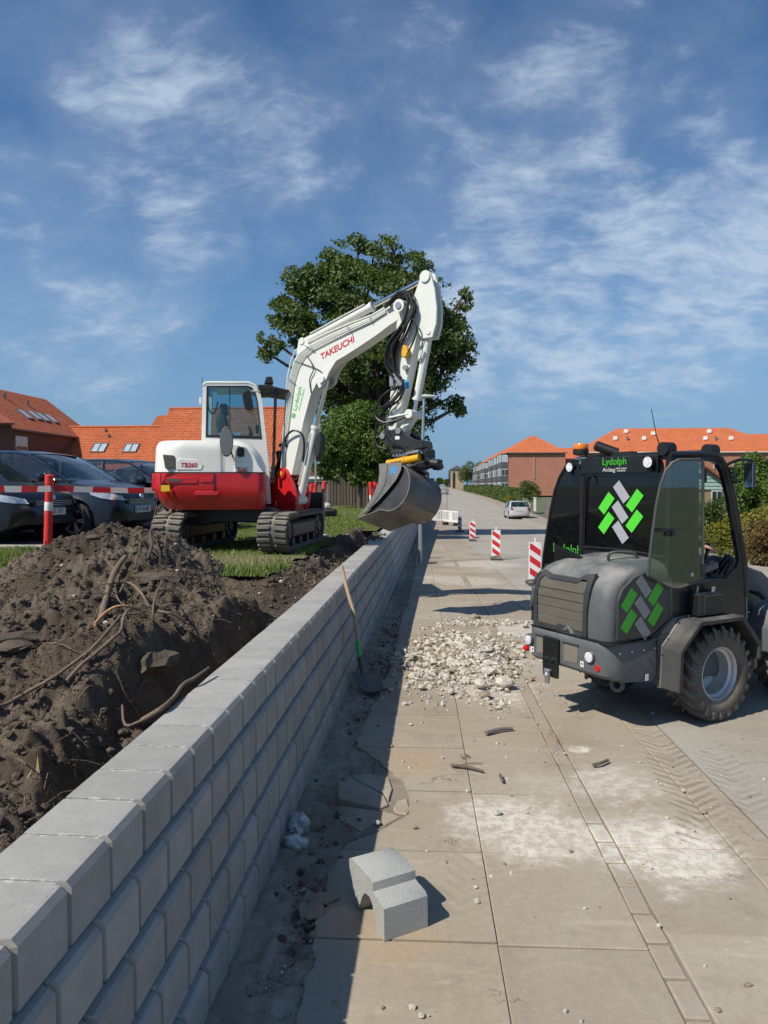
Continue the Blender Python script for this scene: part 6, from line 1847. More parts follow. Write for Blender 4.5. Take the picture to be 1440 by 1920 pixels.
# ================================================================== buildings
def brick_mat(name, c1, c2, mortar=(.36, .21, .15), scale=1.0, bump=.3):
    m = bpy.data.materials.new(name); m.use_nodes = True; t = NT(m.node_tree)
    tc = t.n('ShaderNodeTexCoord'); P = tc.outputs['Object']
    geo = t.n('ShaderNodeNewGeometry'); N = t.n('ShaderNodeSeparateXYZ', ins={0: geo.outputs['Normal']})
    S = t.n('ShaderNodeSeparateXYZ', ins={0: P})
    u = t.math('ADD', S.outputs[0], S.outputs[1])
    v = t.n('ShaderNodeCombineXYZ', ins={0: u, 1: S.outputs[2], 2: 0.0}).outputs[0]
    br = t.n('ShaderNodeTexBrick', ins={'Vector': v, 'Color1': (*c1, 1), 'Color2': (*c2, 1), 'Mortar': (*mortar, 1), 'Scale': 1 / scale, 'Mortar Size': .010, 'Brick Width': .24, 'Row Height': .08, 'Bias': -.2})
    n1 = t.noise(v, .35, 5, .7, .5); n2 = t.noise(t.vmath('MULTIPLY', v, (.4, 2.2, 1)), 1.2, 5, .7, .4)
    f = t.math('ADD', .62, t.math('ADD', t.math('MULTIPLY', n1, .42), t.math('MULTIPLY', n2, .36)))
    c = t.vmath('SCALE', br.outputs[0], scale=f)
    b = t.n('ShaderNodeBsdfPrincipled'); t.put(b, 'Base Color', c); t.put(b, 'Roughness', .92); t.put(b, 'Specular IOR Level', .2)
    t.put(b, 'Normal', t.n('ShaderNodeBump', ins={'Height': br.outputs[1], 'Strength': bump, 'Distance': -.01}).outputs[0])
    t.n('ShaderNodeOutputMaterial', ins={0: b.outputs[0]}); return m


M_brick = brick_mat('red_brick', (.50, .20, .135), (.40, .15, .10))
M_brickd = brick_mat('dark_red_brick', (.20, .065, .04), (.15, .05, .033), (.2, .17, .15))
M_bricky = brick_mat('yellow_brick', (.42, .33, .17), (.36, .27, .14))


def tile_mat(name, c1, c2, sc=.22):
    m = bpy.data.materials.new(name); m.use_nodes = True; t = NT(m.node_tree)
    P = t.n('ShaderNodeTexCoord').outputs['Object']
    vo = t.n('ShaderNodeTexVoronoi', ins={'Vector': P, 'Scale': 1 / sc}); vc = t.n('ShaderNodeSeparateColor', ins={0: vo.outputs['Color']}).outputs[0]
    c = t.mix(vc, c1, c2)
    f = t.math('ADD', .72, t.math('MULTIPLY', t.noise(P, .6, 6, .7, .4), .56)); c = t.vmath('SCALE', c, scale=f)
    c = t.mix(t.math('MULTIPLY', t.smooth(t.noise(P, 1.8, 6, .75), .58, .76), .45), c, (.16, .075, .045))
    b = t.n('ShaderNodeBsdfPrincipled'); t.put(b, 'Base Color', c); t.put(b, 'Roughness', .8); t.put(b, 'Specular IOR Level', .3)
    t.n('ShaderNodeOutputMaterial', ins={0: b.outputs[0]}); return m


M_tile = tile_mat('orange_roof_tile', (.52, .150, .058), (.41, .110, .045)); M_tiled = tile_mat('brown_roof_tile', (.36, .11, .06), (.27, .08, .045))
M_frame = mat('window_white', (.72, .72, .70), .5); M_dkglass = mat('dark_window', (.03, .035, .04), .06, var=.05, spec=.8); M_skylight = mat('skylight_glass', (.40, .48, .54), .08, var=.3, scale=1.2, spec=.8)
M_leadgrey = mat('lead_grey', (.12, .125, .13), .5); M_render = mat('balcony_grey', (.085, .09, .095), .6)


def corrugated(name, p_top0, p_top1, p_bot0, p_bot1, m, parent, col=.20, row=.34, amp=.035, step=.022, per=5):
    """pantile roof plane as real waves and courses (world coordinates)"""
    a, b, c, d = map(Vector, (p_top0, p_top1, p_bot0, p_bot1))
    W = ((b - a).length + (d - c).length) / 2; S = ((c - a).length + (d - b).length) / 2
    nc = max(2, int(W / col)); nr = max(2, int(S / row))
    nrm = (b - a).cross(c - a).normalized()
    if nrm.z < 0: nrm = -nrm
    u = np.linspace(0, 1, nc * per + 1)
    ph = (u * nc) % 1.0; wave = np.where(ph < .68, np.sin(ph / .68 * math.pi), -.25 * np.sin((ph - .68) / .32 * math.pi)) * amp
    A, B, C_, D_ = (np.array(v) for v in (a, b, c, d)); Nn = np.array(nrm)
    V = []
    for r in range(nr):
        for e, off_ in ((0, 0.0), (1, step)):
            v = (r + e) / nr
            L = A * (1 - v) + C_ * v; R_ = B * (1 - v) + D_ * v
            V.append(L[None] * (1 - u)[:, None] + R_[None] * u[:, None] + Nn[None] * (wave + off_)[:, None])
    V = np.stack(V); n0, n1 = V.shape[:2]; idx = np.arange(n0 * n1).reshape(n0, n1)
    F = np.stack([idx[:-1, :-1], idx[:-1, 1:], idx[1:, 1:], idx[1:, :-1]], -1).reshape(-1, 4)
    V = V.reshape(-1, 3) - np.array(parent.location)
    return np_mesh(name, V, F, m, None, False, parent)


def world_part(mb, name, m, parent, smooth=35):
    pl = parent
    off_ = Vector((0, 0, 0))
    while pl is not None: off_ += Vector(pl.location); pl = pl.parent
    mb.v = [(x - off_.x, y - off_.y, z - off_.z) for x, y, z in mb.v]
    return mb.build(name, m, parent, smooth=smooth)


def on_plane(px, py, P0, N):
    r = cam_ray(px, py); o = Vector((0, 0, CAMH)); N = Vector(N); t = (Vector(P0) - o).dot(N) / r.dot(N); return o + r * t


# --- long orange roofed house
def skylight(parent, px0, px1, py0, py1, P0, N, dn, across, two=True, glass_m=None):
    """frame lying on the roof; dn = down-slope unit, across = along the ridge"""
    c = on_plane((px0 + px1) / 2, (py0 + py1) / 2, P0, N); k = c.y / FPX
    w = (px1 - px0) * k * .80; Hh = (py1 - py0) * k / max(.2, abs(dn.z)) * .9
    N = Vector(N).normalized(); M_ = Matrix((across, dn, across.cross(dn))).transposed().to_4x4()
    if (M_.to_3x3() @ Vector((0, 0, 1))).dot(N) < 0: sgn = -1
    else: sgn = 1
    M_.translation = c
    mb = MB(M_)
    for x in (-w / 2, w / 2): mb.box((x, 0, sgn * .06), (.07, Hh, .12))
    if two: mb.box((0, 0, sgn * .06), (.09, Hh, .12))
    for y in (-Hh / 2, Hh / 2): mb.box((0, y, sgn * .06), (w + .07, .08, .122))
    f = world_part(mb, 'skylight', M_leadgrey, parent)
    for x in ((-w / 4, w / 4) if two else (0,)):
        mb = MB(M_); ww = w / 2 - .10 if two else w - .08
        mb.box((x, -.0, sgn * .07), (ww, Hh - .09, .02)); q = world_part(mb, 'pane', glass_m or M_skylight, parent); q.parent = f


H1 = empty('long_house', (-25, 60, LZ), 0, 'long low house with bright orange tiled roof and three double skylights', 'house')
zr, ze = 7.0, 3.1; yr, ye = 62, 57.6
xl, xr_ = PY(80, 800, 62).x, PY(330, 800, 62).x
corrugated('roof', (xl, yr, zr), (xr_, yr, zr), (xl, ye, ze), (xr_, ye, ze), M_tile, H1)
dn = Vector((0, ye - yr, ze - zr)).normalized(); Nn_ = Vector((0, -(zr - ze), (yr - ye))).normalized()
for (a, b_, c, d) in ((94, 127, 830, 848), (170, 203, 831, 850), (230, 262, 832, 850)): skylight(H1, a, b_, c, d, (xl, yr, zr), Nn_, dn, Vector((1, 0, 0)))
mb = MB(); mb.box(((xl + xr_) / 2, 58.1, (LZ + ze) / 2), (xr_ - xl - .6, .3, ze - LZ)); world_part(mb, 'wall', M_brick, H1)
mb = MB(); mb.tube([(xl, yr, zr + .04), (xr_, yr, zr + .04)], .12, n=8); world_part(mb, 'ridge', M_tile, H1)
mb = MB(); mb.beam((xl - .02, yr, zr), (xl - .02, ye, ze), .10, .22); world_part(mb, 'verge_board', M_frame, H1)
mb = MB(); mb.add([(xl + .1, yr, zr - .3), (xl + .1, ye + .3, ze), (xl + .1, yr + 4.4, ze), (xr_, yr, zr - .1), (xr_, yr + 4.4, ze)], [(0, 1, 2), (0, 2, 4, 3)]); world_part(mb, 'back_roof', M_tiled, H1)
for px, py in ((198, 810), (204, 821)):
    c = on_plane(px, py, (xl, yr, zr), Nn_); mb = MB(); mb.cyl(c, c + Vector((0, 0, .35)), .09, n=10); world_part(mb, 'vent_pipe', M_leadgrey, H1)

# --- taller orange roof behind the cab
H2 = empty('tall_house', (-18, 57, LZ), 0, 'taller orange tiled house roof rising directly behind the excavator cab', 'house')
zr2, ze2, yr2, ye2 = 8.3, 3.2, 59.5, 53.7
xl2, xr2 = PY(318, 766, yr2).x, -11.0
corrugated('roof', (xl2, yr2, zr2), (xr2, yr2, zr2), (xl2, ye2, ze2), (xr2, ye2, ze2), M_tile, H2)
mb = MB(); mb.box(((xl2 + xr2) / 2, 54.3, (LZ + ze2) / 2), (xr2 - xl2 - .6, .3, ze2 - LZ)); world_part(mb, 'wall', M_brick, H2)
mb = MB(); mb.tube([(xl2, yr2, zr2 + .04), (xr2, yr2, zr2 + .04)], .12, n=8); world_part(mb, 'ridge', M_tile, H2)
mb = MB()
for x in (xl2 + .15, xr2 - .15): mb.add([(x, yr2, zr2 - .1), (x, ye2 + .6, ze2), (x, yr2 + 5.4, ze2)], [(0, 1, 2)])
mb.add([(xl2, yr2, zr2), (xr2, yr2, zr2), (xr2, yr2 + 5.6, ze2), (xl2, yr2 + 5.6, ze2)], [(0, 1, 2, 3)]); world_part(mb, 'gable', M_brick, H2)
H3 = empty('rear_house', (-25, 68, LZ), 0, 'small piece of orange roof behind the junction of the two roofs', 'house')
a, b_ = PY(296, 779, 69), PY(330, 779, 69); c, d = PY(280, 802, 65), PY(330, 802, 65)
corrugated('roof', a, b_, c, d, M_tile, H3); mb = MB(); mb.box(((c.x + d.x) / 2 + .5, 66, 3.3), (3.4, .3, 5.0)); world_part(mb, 'wall', M_brick, H3)

# --- dark brick house at the left edge
H4 = empty('brick_house', (-33, 55, LZ), 0, 'dark red brick house with shaded tiled roof at the left edge', 'house')
X0, X1, ZR, ZE = -36.7, -31.5, 9.9, 6.05
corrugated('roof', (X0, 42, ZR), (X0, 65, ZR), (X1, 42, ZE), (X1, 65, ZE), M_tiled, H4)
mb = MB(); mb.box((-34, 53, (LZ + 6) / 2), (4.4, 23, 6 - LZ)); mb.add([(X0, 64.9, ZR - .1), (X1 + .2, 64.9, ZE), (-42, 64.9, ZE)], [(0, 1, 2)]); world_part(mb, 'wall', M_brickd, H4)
mb = MB(); mb.box((X1 + .02, 53.5, ZE - .02), (.14, 23, .14)); world_part(mb, 'gutter', M_leadgrey, H4)
NN = Vector((ZR - ZE, 0, X1 - X0)).normalized(); dn4 = Vector((X1 - X0, 0, ZE - ZR)).normalized()
for px, py in ((46, 778), (64, 780), (79, 783), (95, 786)):
    c = on_plane(px, py, (X0, 50, ZR), NN); M_ = Matrix((Vector((0, 1, 0)), dn4, Vector((0, 1, 0)).cross(dn4))).transposed().to_4x4(); M_.translation = c
    s_ = -1 if (Vector((0, 1, 0)).cross(dn4)).z < 0 else 1
    mb = MB(M_); mb.box((0, 0, s_ * .06), (.8, 1.3, .12)); f = world_part(mb, 'skylight', M_leadgrey, H4)
    mb = MB(M_); mb.box((0, 0, s_ * .07), (.62, 1.1, .12)); q = world_part(mb, 'pane', M_skylight, H4); q.parent = f
for px, py in ((52, 761), (8, 747)):
    c = on_plane(px, py, (X0, 50, ZR), NN); mb = MB(); mb.cyl(c, c + Vector((0, 0, .45)), .10, n=8); world_part(mb, 'vent_pipe', M_leadgrey, H4)
def wallwin(parent, X, y0, y1, z0, z1, panes=2, out=1, m_f=None, top=0):
    mb = MB(); t_ = .06
    for y in (y0, y1): mb.box((X + out * .03, y, (z0 + z1) / 2), (.10, t_, z1 - z0))
    for z in (z0, z1): mb.box((X + out * .03, (y0 + y1) / 2, z), (.10, y1 - y0 + t_, t_))
    for k in range(1, panes): mb.box((X + out * .03, y0 + (y1 - y0) * k / panes, (z0 + z1) / 2), (.08, t_ * .8, z1 - z0))
    if top: mb.box((X + out * .04, (y0 + y1) / 2, z1 - top / 2), (.05, y1 - y0, top))
    f = world_part(mb, 'window', m_f or M_frame, parent)
    mb = MB(); mb.box((X + out * .01, (y0 + y1) / 2, (z0 + z1) / 2), (.03, y1 - y0, z1 - z0)); q = world_part(mb, 'pane', M_dkglass, parent); q.parent = f
# which spot on the wall is the window
pa = on_plane(28, 815, (-31.8, 50, 0), (1, 0, 0)); pb_ = on_plane(50, 848, (-31.8, 50, 0), (1, 0, 0))
wallwin(H4, -31.8, pa.y, pb_.y, pb_.z + .1, pa.z - .1, 2, 1, None, .75)
mb = MB(); p0 = on_plane(16, 812, (-31.7, 50, 0), (1, 0, 0)); mb.cyl((-31.7, p0.y, LZ), (-31.7, p0.y, 5.9), .06, n=8); world_part(mb, 'downpipe', M_frame, H4)
mb = MB(); c = [PY(-60, 762, 44), PY(2, 775, 46), PY(27, 793, 44), PY(-60, 790, 41)]; mb.add([tuple(p) for p in c] + [tuple(p - Vector((0, 0, .12))) for p in c], [(0, 1, 2, 3), (4, 5, 6, 7), (0, 1, 5, 4), (1, 2, 6, 5), (2, 3, 7, 6)]); world_part(mb, 'porch_roof', M_tiled, H4)
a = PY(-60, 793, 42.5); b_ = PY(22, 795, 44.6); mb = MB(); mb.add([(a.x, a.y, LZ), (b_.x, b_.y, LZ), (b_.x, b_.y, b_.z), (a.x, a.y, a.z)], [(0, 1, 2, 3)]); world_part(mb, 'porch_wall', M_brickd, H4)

# --- apartment blocks on the right
def hip(mb, x0, x1, y0, y1, ze, zr, axis='y', in0=6, in1=6):
    if axis == 'y':
        xm = (x0 + x1) / 2; A, B = (xm, y0 + in0, zr), (xm, y1 - in1, zr)
        mb.add([(x0, y0, ze), (x1, y0, ze), (x1, y1, ze), (x0, y1, ze), A, B], [(0, 1, 4), (1, 2, 5, 4), (2, 3, 5), (3, 0, 4, 5)])
    else:
        ym = (y0 + y1) / 2; A, B = (x0 + in0, ym, zr), (x1 - in1, ym, zr)
        mb.add([(x0, y0, ze), (x1, y0, ze), (x1, y1, ze), (x0, y1, ze), A, B], [(0, 1, 5, 4), (1, 2, 5), (2, 3, 4, 5), (3, 0, 4)])
    mb.add([(x0, y0, ze - .02), (x1, y0, ze - .02), (x1, y1, ze - .02), (x0, y1, ze - .02)], [(0, 1, 2, 3)])


B1 = empty('apartment_block', (18.8, 155, -.1), 0, 'three-storey red brick apartment block with windowless gable and orange hipped roof', 'building')
mb = MB(); mb.box((18.85, 155, 3.9), (10.3, 44, 8.0)); world_part(mb, 'wall', M_brick, B1)
mb = MB(); hip(mb, 13.3, 24.4, 132.6, 177.6, 7.85, 11.5, 'y', 6.5, 6.5); world_part(mb, 'roof', M_tile, B1, smooth=0)
mb = MB(); mb.box((18.85, 132.7, 7.80), (11.1, .25, .14)); mb.box((13.3, 155, 7.80), (.2, 45, .14)); world_part(mb, 'gutter', M_leadgrey, B1)
mb = MB(); mb.box((18.3, 132.92, 5.0), (.14, .12, 4.0)); world_part(mb, 'downpipe', mat('pale_pipe', (.50, .36, .30), .6), B1)
B2 = empty('apartment_block', (18.8, 212, 0), 0, 'farther brick apartment block stepping away down the street', 'building')
mb = MB(); mb.box((18.85, 212, 3.9), (10.3, 64, 8.0)); world_part(mb, 'wall', M_brick, B2)
mb = MB(); hip(mb, 13.3, 24.4, 179.4, 244.6, 7.85, 11.5, 'y', 6.5, 6.5); world_part(mb, 'roof', M_tile, B2, smooth=0)


def bay(parent, y0, y1, ncol, X=13.7, d=1.2):
    mb = MB(); mb.box((X - d / 2, (y0 + y1) / 2, 3.85), (d, y1 - y0, 7.7)); bx_ = world_part(mb, 'balcony_bay', M_render, parent)
    for f in range(3):
        for k in range(ncol):
            ya = y0 + (y1 - y0) * (k + .12) / ncol; yb = y0 + (y1 - y0) * (k + .88) / ncol; z0_ = 1.0 + f * 2.55; z1_ = z0_ + 1.35
            mb = MB(); mb.box((X - d - .03, (ya + yb) / 2, (z0_ + z1_) / 2), (.06, yb - ya, z1_ - z0_)); q = world_part(mb, 'window', M_frame, parent)
            for s in (-.25, .25):
                mb = MB(); mb.box((X - d - .07, (ya + yb) / 2 + s * (yb - ya), (z0_ + z1_) / 2), (.03, (yb - ya) * .40, z1_ - z0_ - .16)); w_ = world_part(mb, 'pane', M_dkglass if (f + k) % 2 else M_skylight, parent); w_.parent = q
        # end face of the bay toward the street's near end
        mb = MB(); mb.box((X - d / 2, y0 - .03, 1.65 + f * 2.55), (d * .8, .06, 1.3)); q = world_part(mb, 'window', M_frame, parent)
        for s in (-.25, .25):
            mb = MB(); mb.box((X - d / 2 + s * d * .8, y0 - .07, 1.65 + f * 2.55), (d * .34, .03, 1.12)); w_ = world_part(mb, 'pane', M_skylight if f == 2 else M_dkglass, parent); w_.parent = q
bay(B1, 133.4, 141, 3, d=1.4); bay(B1, 147, 155, 2); bay(B1, 161, 169, 2); bay(B2, 182, 200, 3); bay(B2, 212, 236, 4)
B3 = empty('link_block', (26, 145, -.1), 0, 'low linking block with plain orange roof between brick buildings', 'building')
mb = MB(); mb.box((27, 145, 3.4), (6.0, 12, 7.0)); world_part(mb, 'wall', M_brick, B3)
mb = MB(); mb.add([(24, 138.6, 6.9), (30, 138.6, 6.9), (30, 145, 9.3), (24, 145, 9.3), (30, 151.4, 6.9), (24, 151.4, 6.9)], [(0, 1, 2, 3), (3, 2, 4, 5)]); world_part(mb, 'roof', M_tile, B3, smooth=0)
mb = MB(); mb.box((24.9, 138.55, 6.88), (3, .2, .14)); world_part(mb, 'gutter', M_leadgrey, B3)
B4 = empty('apartment_block', (45, 142, -.2), 0, 'wide brick block with long orange hipped roof above the loader cab', 'building')
mb = MB(); mb.box((46, 142, 3.8), (37, 17, 8.2)); world_part(mb, 'wall', M_brick, B4)
mb = MB(); hip(mb, 27.2, 65, 133.2, 150.8, 7.9, 12.9, 'x', 8.3, 8.3); world_part(mb, 'roof', M_tile, B4, smooth=0)
mb = MB(); mb.box((46, 133.2, 7.85), (38, .22, .16)); world_part(mb, 'gutter', M_frame, B4)
N4 = Vector((0, -(12.9 - 7.9), 8.8)).normalized()
for px, py in ((1153, 824), (1207, 824), (1322, 824), (1370, 824), (1224, 815), (1329, 811), (1173, 811), (1176, 824), (1342, 824)):
    c = on_plane(px, py, (46, 133.2, 7.9), N4); mb = MB(); mb.box(c + Vector((0, -.1, .2)), (.62 if py < 820 or px in (1153, 1207, 1322, 1370) else .3, .6, .7), rot=(R(-15), 0, 0)); world_part(mb, 'roof_vent', M_frame if px not in (1176, 1342) else M_leadgrey, B4)
for k in range(10):
    x = 31 + k * 3.4
    for f in range(2):
        mb = MB(); mb.box((x, 133.45, 2.9 + f * 2.6), (1.5, .08, 1.4)); q = world_part(mb, 'window', M_frame, B4)
        mb = MB(); mb.box((x, 133.40, 2.9 + f * 2.6), (1.3, .04, 1.2)); w_ = world_part(mb, 'pane', M_dkglass, B4); w_.parent = q
B5 = empty('apartment_block', (72, 148, -.2), 0, 'rightmost brick block whose orange roof drops behind the shrubs', 'building')
mb = MB(); mb.box((74, 148, 3.8), (24, 14, 8.0)); world_part(mb, 'wall', M_brick, B5)
mb = MB(); hip(mb, 56, 90, 140.5, 155.5, 7.8, 12.1, 'x', 3, 8); world_part(mb, 'roof', M_tile, B5, smooth=0)
B6 = empty('beige_building', (9, 310, 0), 0, 'far beige building with dark roof beyond the red brick rows', 'building')
mb = MB(); mb.box((9.3, 320, 4.2), (5.2, 40, 8.8)); world_part(mb, 'wall', mat('beige_wall', (.42, .32, .21), .9), B6)
mb = MB(); mb.add([(6.4, 299.5, 8.5), (12.2, 299.5, 8.5), (12.2, 341, 8.5), (6.4, 341, 8.5), (9.3, 299.5, 10.2), (9.3, 341, 10.2)], [(0, 1, 4), (1, 2, 5, 4), (2, 3, 5), (3, 0, 4, 5)]); world_part(mb, 'roof', M_leadgrey, B6, smooth=0)
for k in range(5):
    mb = MB(); mb.box((6.64, 303 + k * 7.5, 4.4), (.5, 1.6, 7)); world_part(mb, 'window', M_dkglass, B6)
mb = MB(); mb.box((8.0, 299.9, 4), (.9, .2, 6.5)); world_part(mb, 'window', M_dkglass, B6)

# --- small yellow brick house with boarded gable
G = empty('garden_house', (15.8, 48, float(zg(45))), 0, 'yellow brick garden house with pale green boarded gable seen through the cab', 'house')
zb = float(zg(45)) - .2
mb = MB(); mb.box((15.8, 48.2, (1.55 + zb) / 2), (5.2, 6, 1.55 - zb)); world_part(mb, 'wall', M_bricky, G)
for k in range(8):
    z0_ = 1.55 + k * .225; z1_ = z0_ + .22; w0_ = 2.62 * (1 - (z0_ - 1.55) / 1.95); w1_ = 2.62 * (1 - (z1_ - 1.55) / 1.95)
    mb = MB(); mb.add([(15.8 - w0_, 45.12, z0_), (15.8 + w0_, 45.12, z0_), (15.8 + w1_, 45.16, z1_), (15.8 - w1_, 45.16, z1_), (15.8 - w0_, 45.2, z0_), (15.8 + w0_, 45.2, z0_), (15.8 + w1_, 45.2, z1_), (15.8 - w1_, 45.2, z1_)], [(0, 1, 2, 3), (0, 1, 5, 4), (3, 2, 6, 7), (4, 5, 6, 7)]); world_part(mb, 'gable_board', mat('pale_green_board', (.42, .55, .50), .6), G, smooth=0)
mb = MB()
for s in (-1, 1): mb.prism([(15.8, 3.55), (15.8 + s * 2.95, 1.36), (15.8 + s * 2.95, 1.26), (15.8, 3.42)], 44.8, 51.4)
world_part(mb, 'roof', M_tiled, G)
mb = MB(); mb.box((17.35, 45.17, 1.0), (.62, .08, 1.0)); q = world_part(mb, 'window', M_frame, G)
for s in (-.15, .15):
    mb = MB(); mb.box((17.35 + s, 45.12, 1.0), (.22, .04, .84)); w_ = world_part(mb, 'pane', M_dkglass, G); w_.parent = q

# --- slatted garden fence by the far footpath, white post
FZ = lambda y: float(zg(y)) + .08
fn = empty('garden_fence', (8.95, 50, FZ(50)), 0, 'weathered grey board fence along the far footpath behind the silver car', 'fence')
M_wood = mat('weathered_wood', (.17, .155, .135), .9, var=.4, scale=1.5, bump=.4, rnd=.25); M_woodd = mat('dark_fence_wood', (.115, .095, .078), .9, var=.5, scale=1.2, bump=.5, rnd=.28)
mb = MB(); mb.box((0, 0, .75), (.03, .24, 1.5)); o = mb.build('fence_board', M_wood); fm = o.data; bpy.data.objects.remove(o)
for k in range(70):
    y = 40 + k * .27; o = obj_from(fm, 'fence_board', fn, (off(y) * 0, y - 50, FZ(y) - FZ(50))); o.rotation_euler = (rs.uniform(-.02, .02), 0, 0)
gp = empty('gate_post', tuple(PY(1003, 957, 62)), 0, 'white painted gate post at the end of the board fence', 'post')
mb = MB(); mb.box((0, 0, .5), (.20, .20, 1.15), bev=.01); mb.build('post', M_frame, gp); mb = MB(); mb.box((0, 0, 1.10), (.26, .26, .06), bev=.01); mb.build('cap', M_frame, gp)

# --- dark vertical board fence under the big tree
df = empty('wooden_fence', (-4, 33, .80), 0, 'dark upright board fence under the big tree with boards leaning slightly', 'fence')
mb = MB(); mb.box((0, 0, .86), (.115, .024, 1.72)); o = mb.build('fence_board', M_woodd); fm = o.data; bpy.data.objects.remove(o)
x0_, x1_ = PY(617, 915, 33).x, PY(752, 915, 32).x
k = 0; x = x0_
while x < x1_ + 1.2:
    fr_ = (x - x0_) / (x1_ - x0_); o = obj_from(fm, 'fence_board', df, (x + 4, -.9 * fr_ + .012 * (k % 2), -.02 + rs.uniform(-.03, .03) - .06 * fr_)); o.rotation_euler = (rs.uniform(-.01, .01), rs.uniform(-.012, .012), 0)
    o = obj_from(fm, 'fence_board', df, (x + 4.076, -.9 * fr_ + .05, -.06 - .06 * fr_)); x += .152; k += 1
for z in (.35, 1.4):
    mb = MB(); mb.beam((x0_ + 4, .05, z), (x1_ + 5.2, -.95, z), .04, .09); mb.build('rail', M_woodd, df)
df2 = empty('low_fence', (-6, 34.5, .80), 0, 'lower trellis fence left of the dark boards beyond the cones', 'fence')
mb = MB(); mb.box((0, 0, .62), (.09, .02, 1.24)); o = mb.build('slat', M_wood); fm2 = o.data; bpy.data.objects.remove(o)
xa = PY(572, 920, 34.5).x; k = 0
while xa + k * .14 < PY(618, 920, 34.5).x: obj_from(fm2, 'slat', df2, (xa + k * .14 + 6, 0, 0)); k += 1
mb = MB(); mb.box((xa + k * .07 + 6, -.03, 1.2), (k * .14, .05, .08)); mb.build('rail', M_wood, df2)
sh_ = empty('garden_shed', (-6.6, 44, .80), 0, 'low shed with pale fascia, painted shadow band and orange roof beyond the trellis fence', 'shed')
a, b_ = PY(566, 882, 44), PY(617, 882, 44)
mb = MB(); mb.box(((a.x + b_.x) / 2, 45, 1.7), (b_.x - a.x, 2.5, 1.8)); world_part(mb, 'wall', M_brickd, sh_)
corrugated('roof', (a.x - .2, 45.3, PY(600, 881, 45).z), (b_.x + .2, 45.3, PY(600, 881, 45).z), (a.x - .2, 43.6, PY(600, 894, 43.6).z), (b_.x + .2, 43.6, PY(600, 894, 43.6).z), M_tile, sh_)
mb = MB(); mb.box(((a.x + b_.x) / 2, 43.55, PY(600, 896, 43.6).z), (b_.x - a.x + .4, .06, .16)); world_part(mb, 'fascia', M_frame, sh_)
mb = MB(); mb.box(((a.x + b_.x) / 2, 43.8, PY(600, 902, 43.6).z), (b_.x - a.x, .1, .3)); world_part(mb, 'shadow_band', M_blk, sh_)  # black strip stands in for the shade under the eaves
# ================================================================== cars
def car_paint(name, c): return mat(name, c, .30, .0, var=.03, coat=.45, dust=.0, dustcol=(.25, .24, .22))
M_cglass = glass('car_glass', (.62, .70, .70), .08, spec=1.2)
M_ctyre = mat('car_tyre', (.022, .022, .022), .8, var=.2, dust=.25, dustcol=(.12, .11, .10)); M_alloy = mat('alloy', (.62, .63, .65), .35, .5)
M_trim = mat('car_trim', (.02, .02, .022), .5); M_plate = mat('number_plate', (.72, .72, .70), .4, var=.02); M_hl = mat('headlight', (.55, .57, .60), .08, .4, var=.5, scale=14, coat=1.0)
M_tail = mat('tail_light', (.40, .01, .01), .15, coat=.5); M_inside = mat('car_interior', (.03, .03, .032), .85); M_inside2 = mat('car_seat_light', (.20, .20, .21), .85)


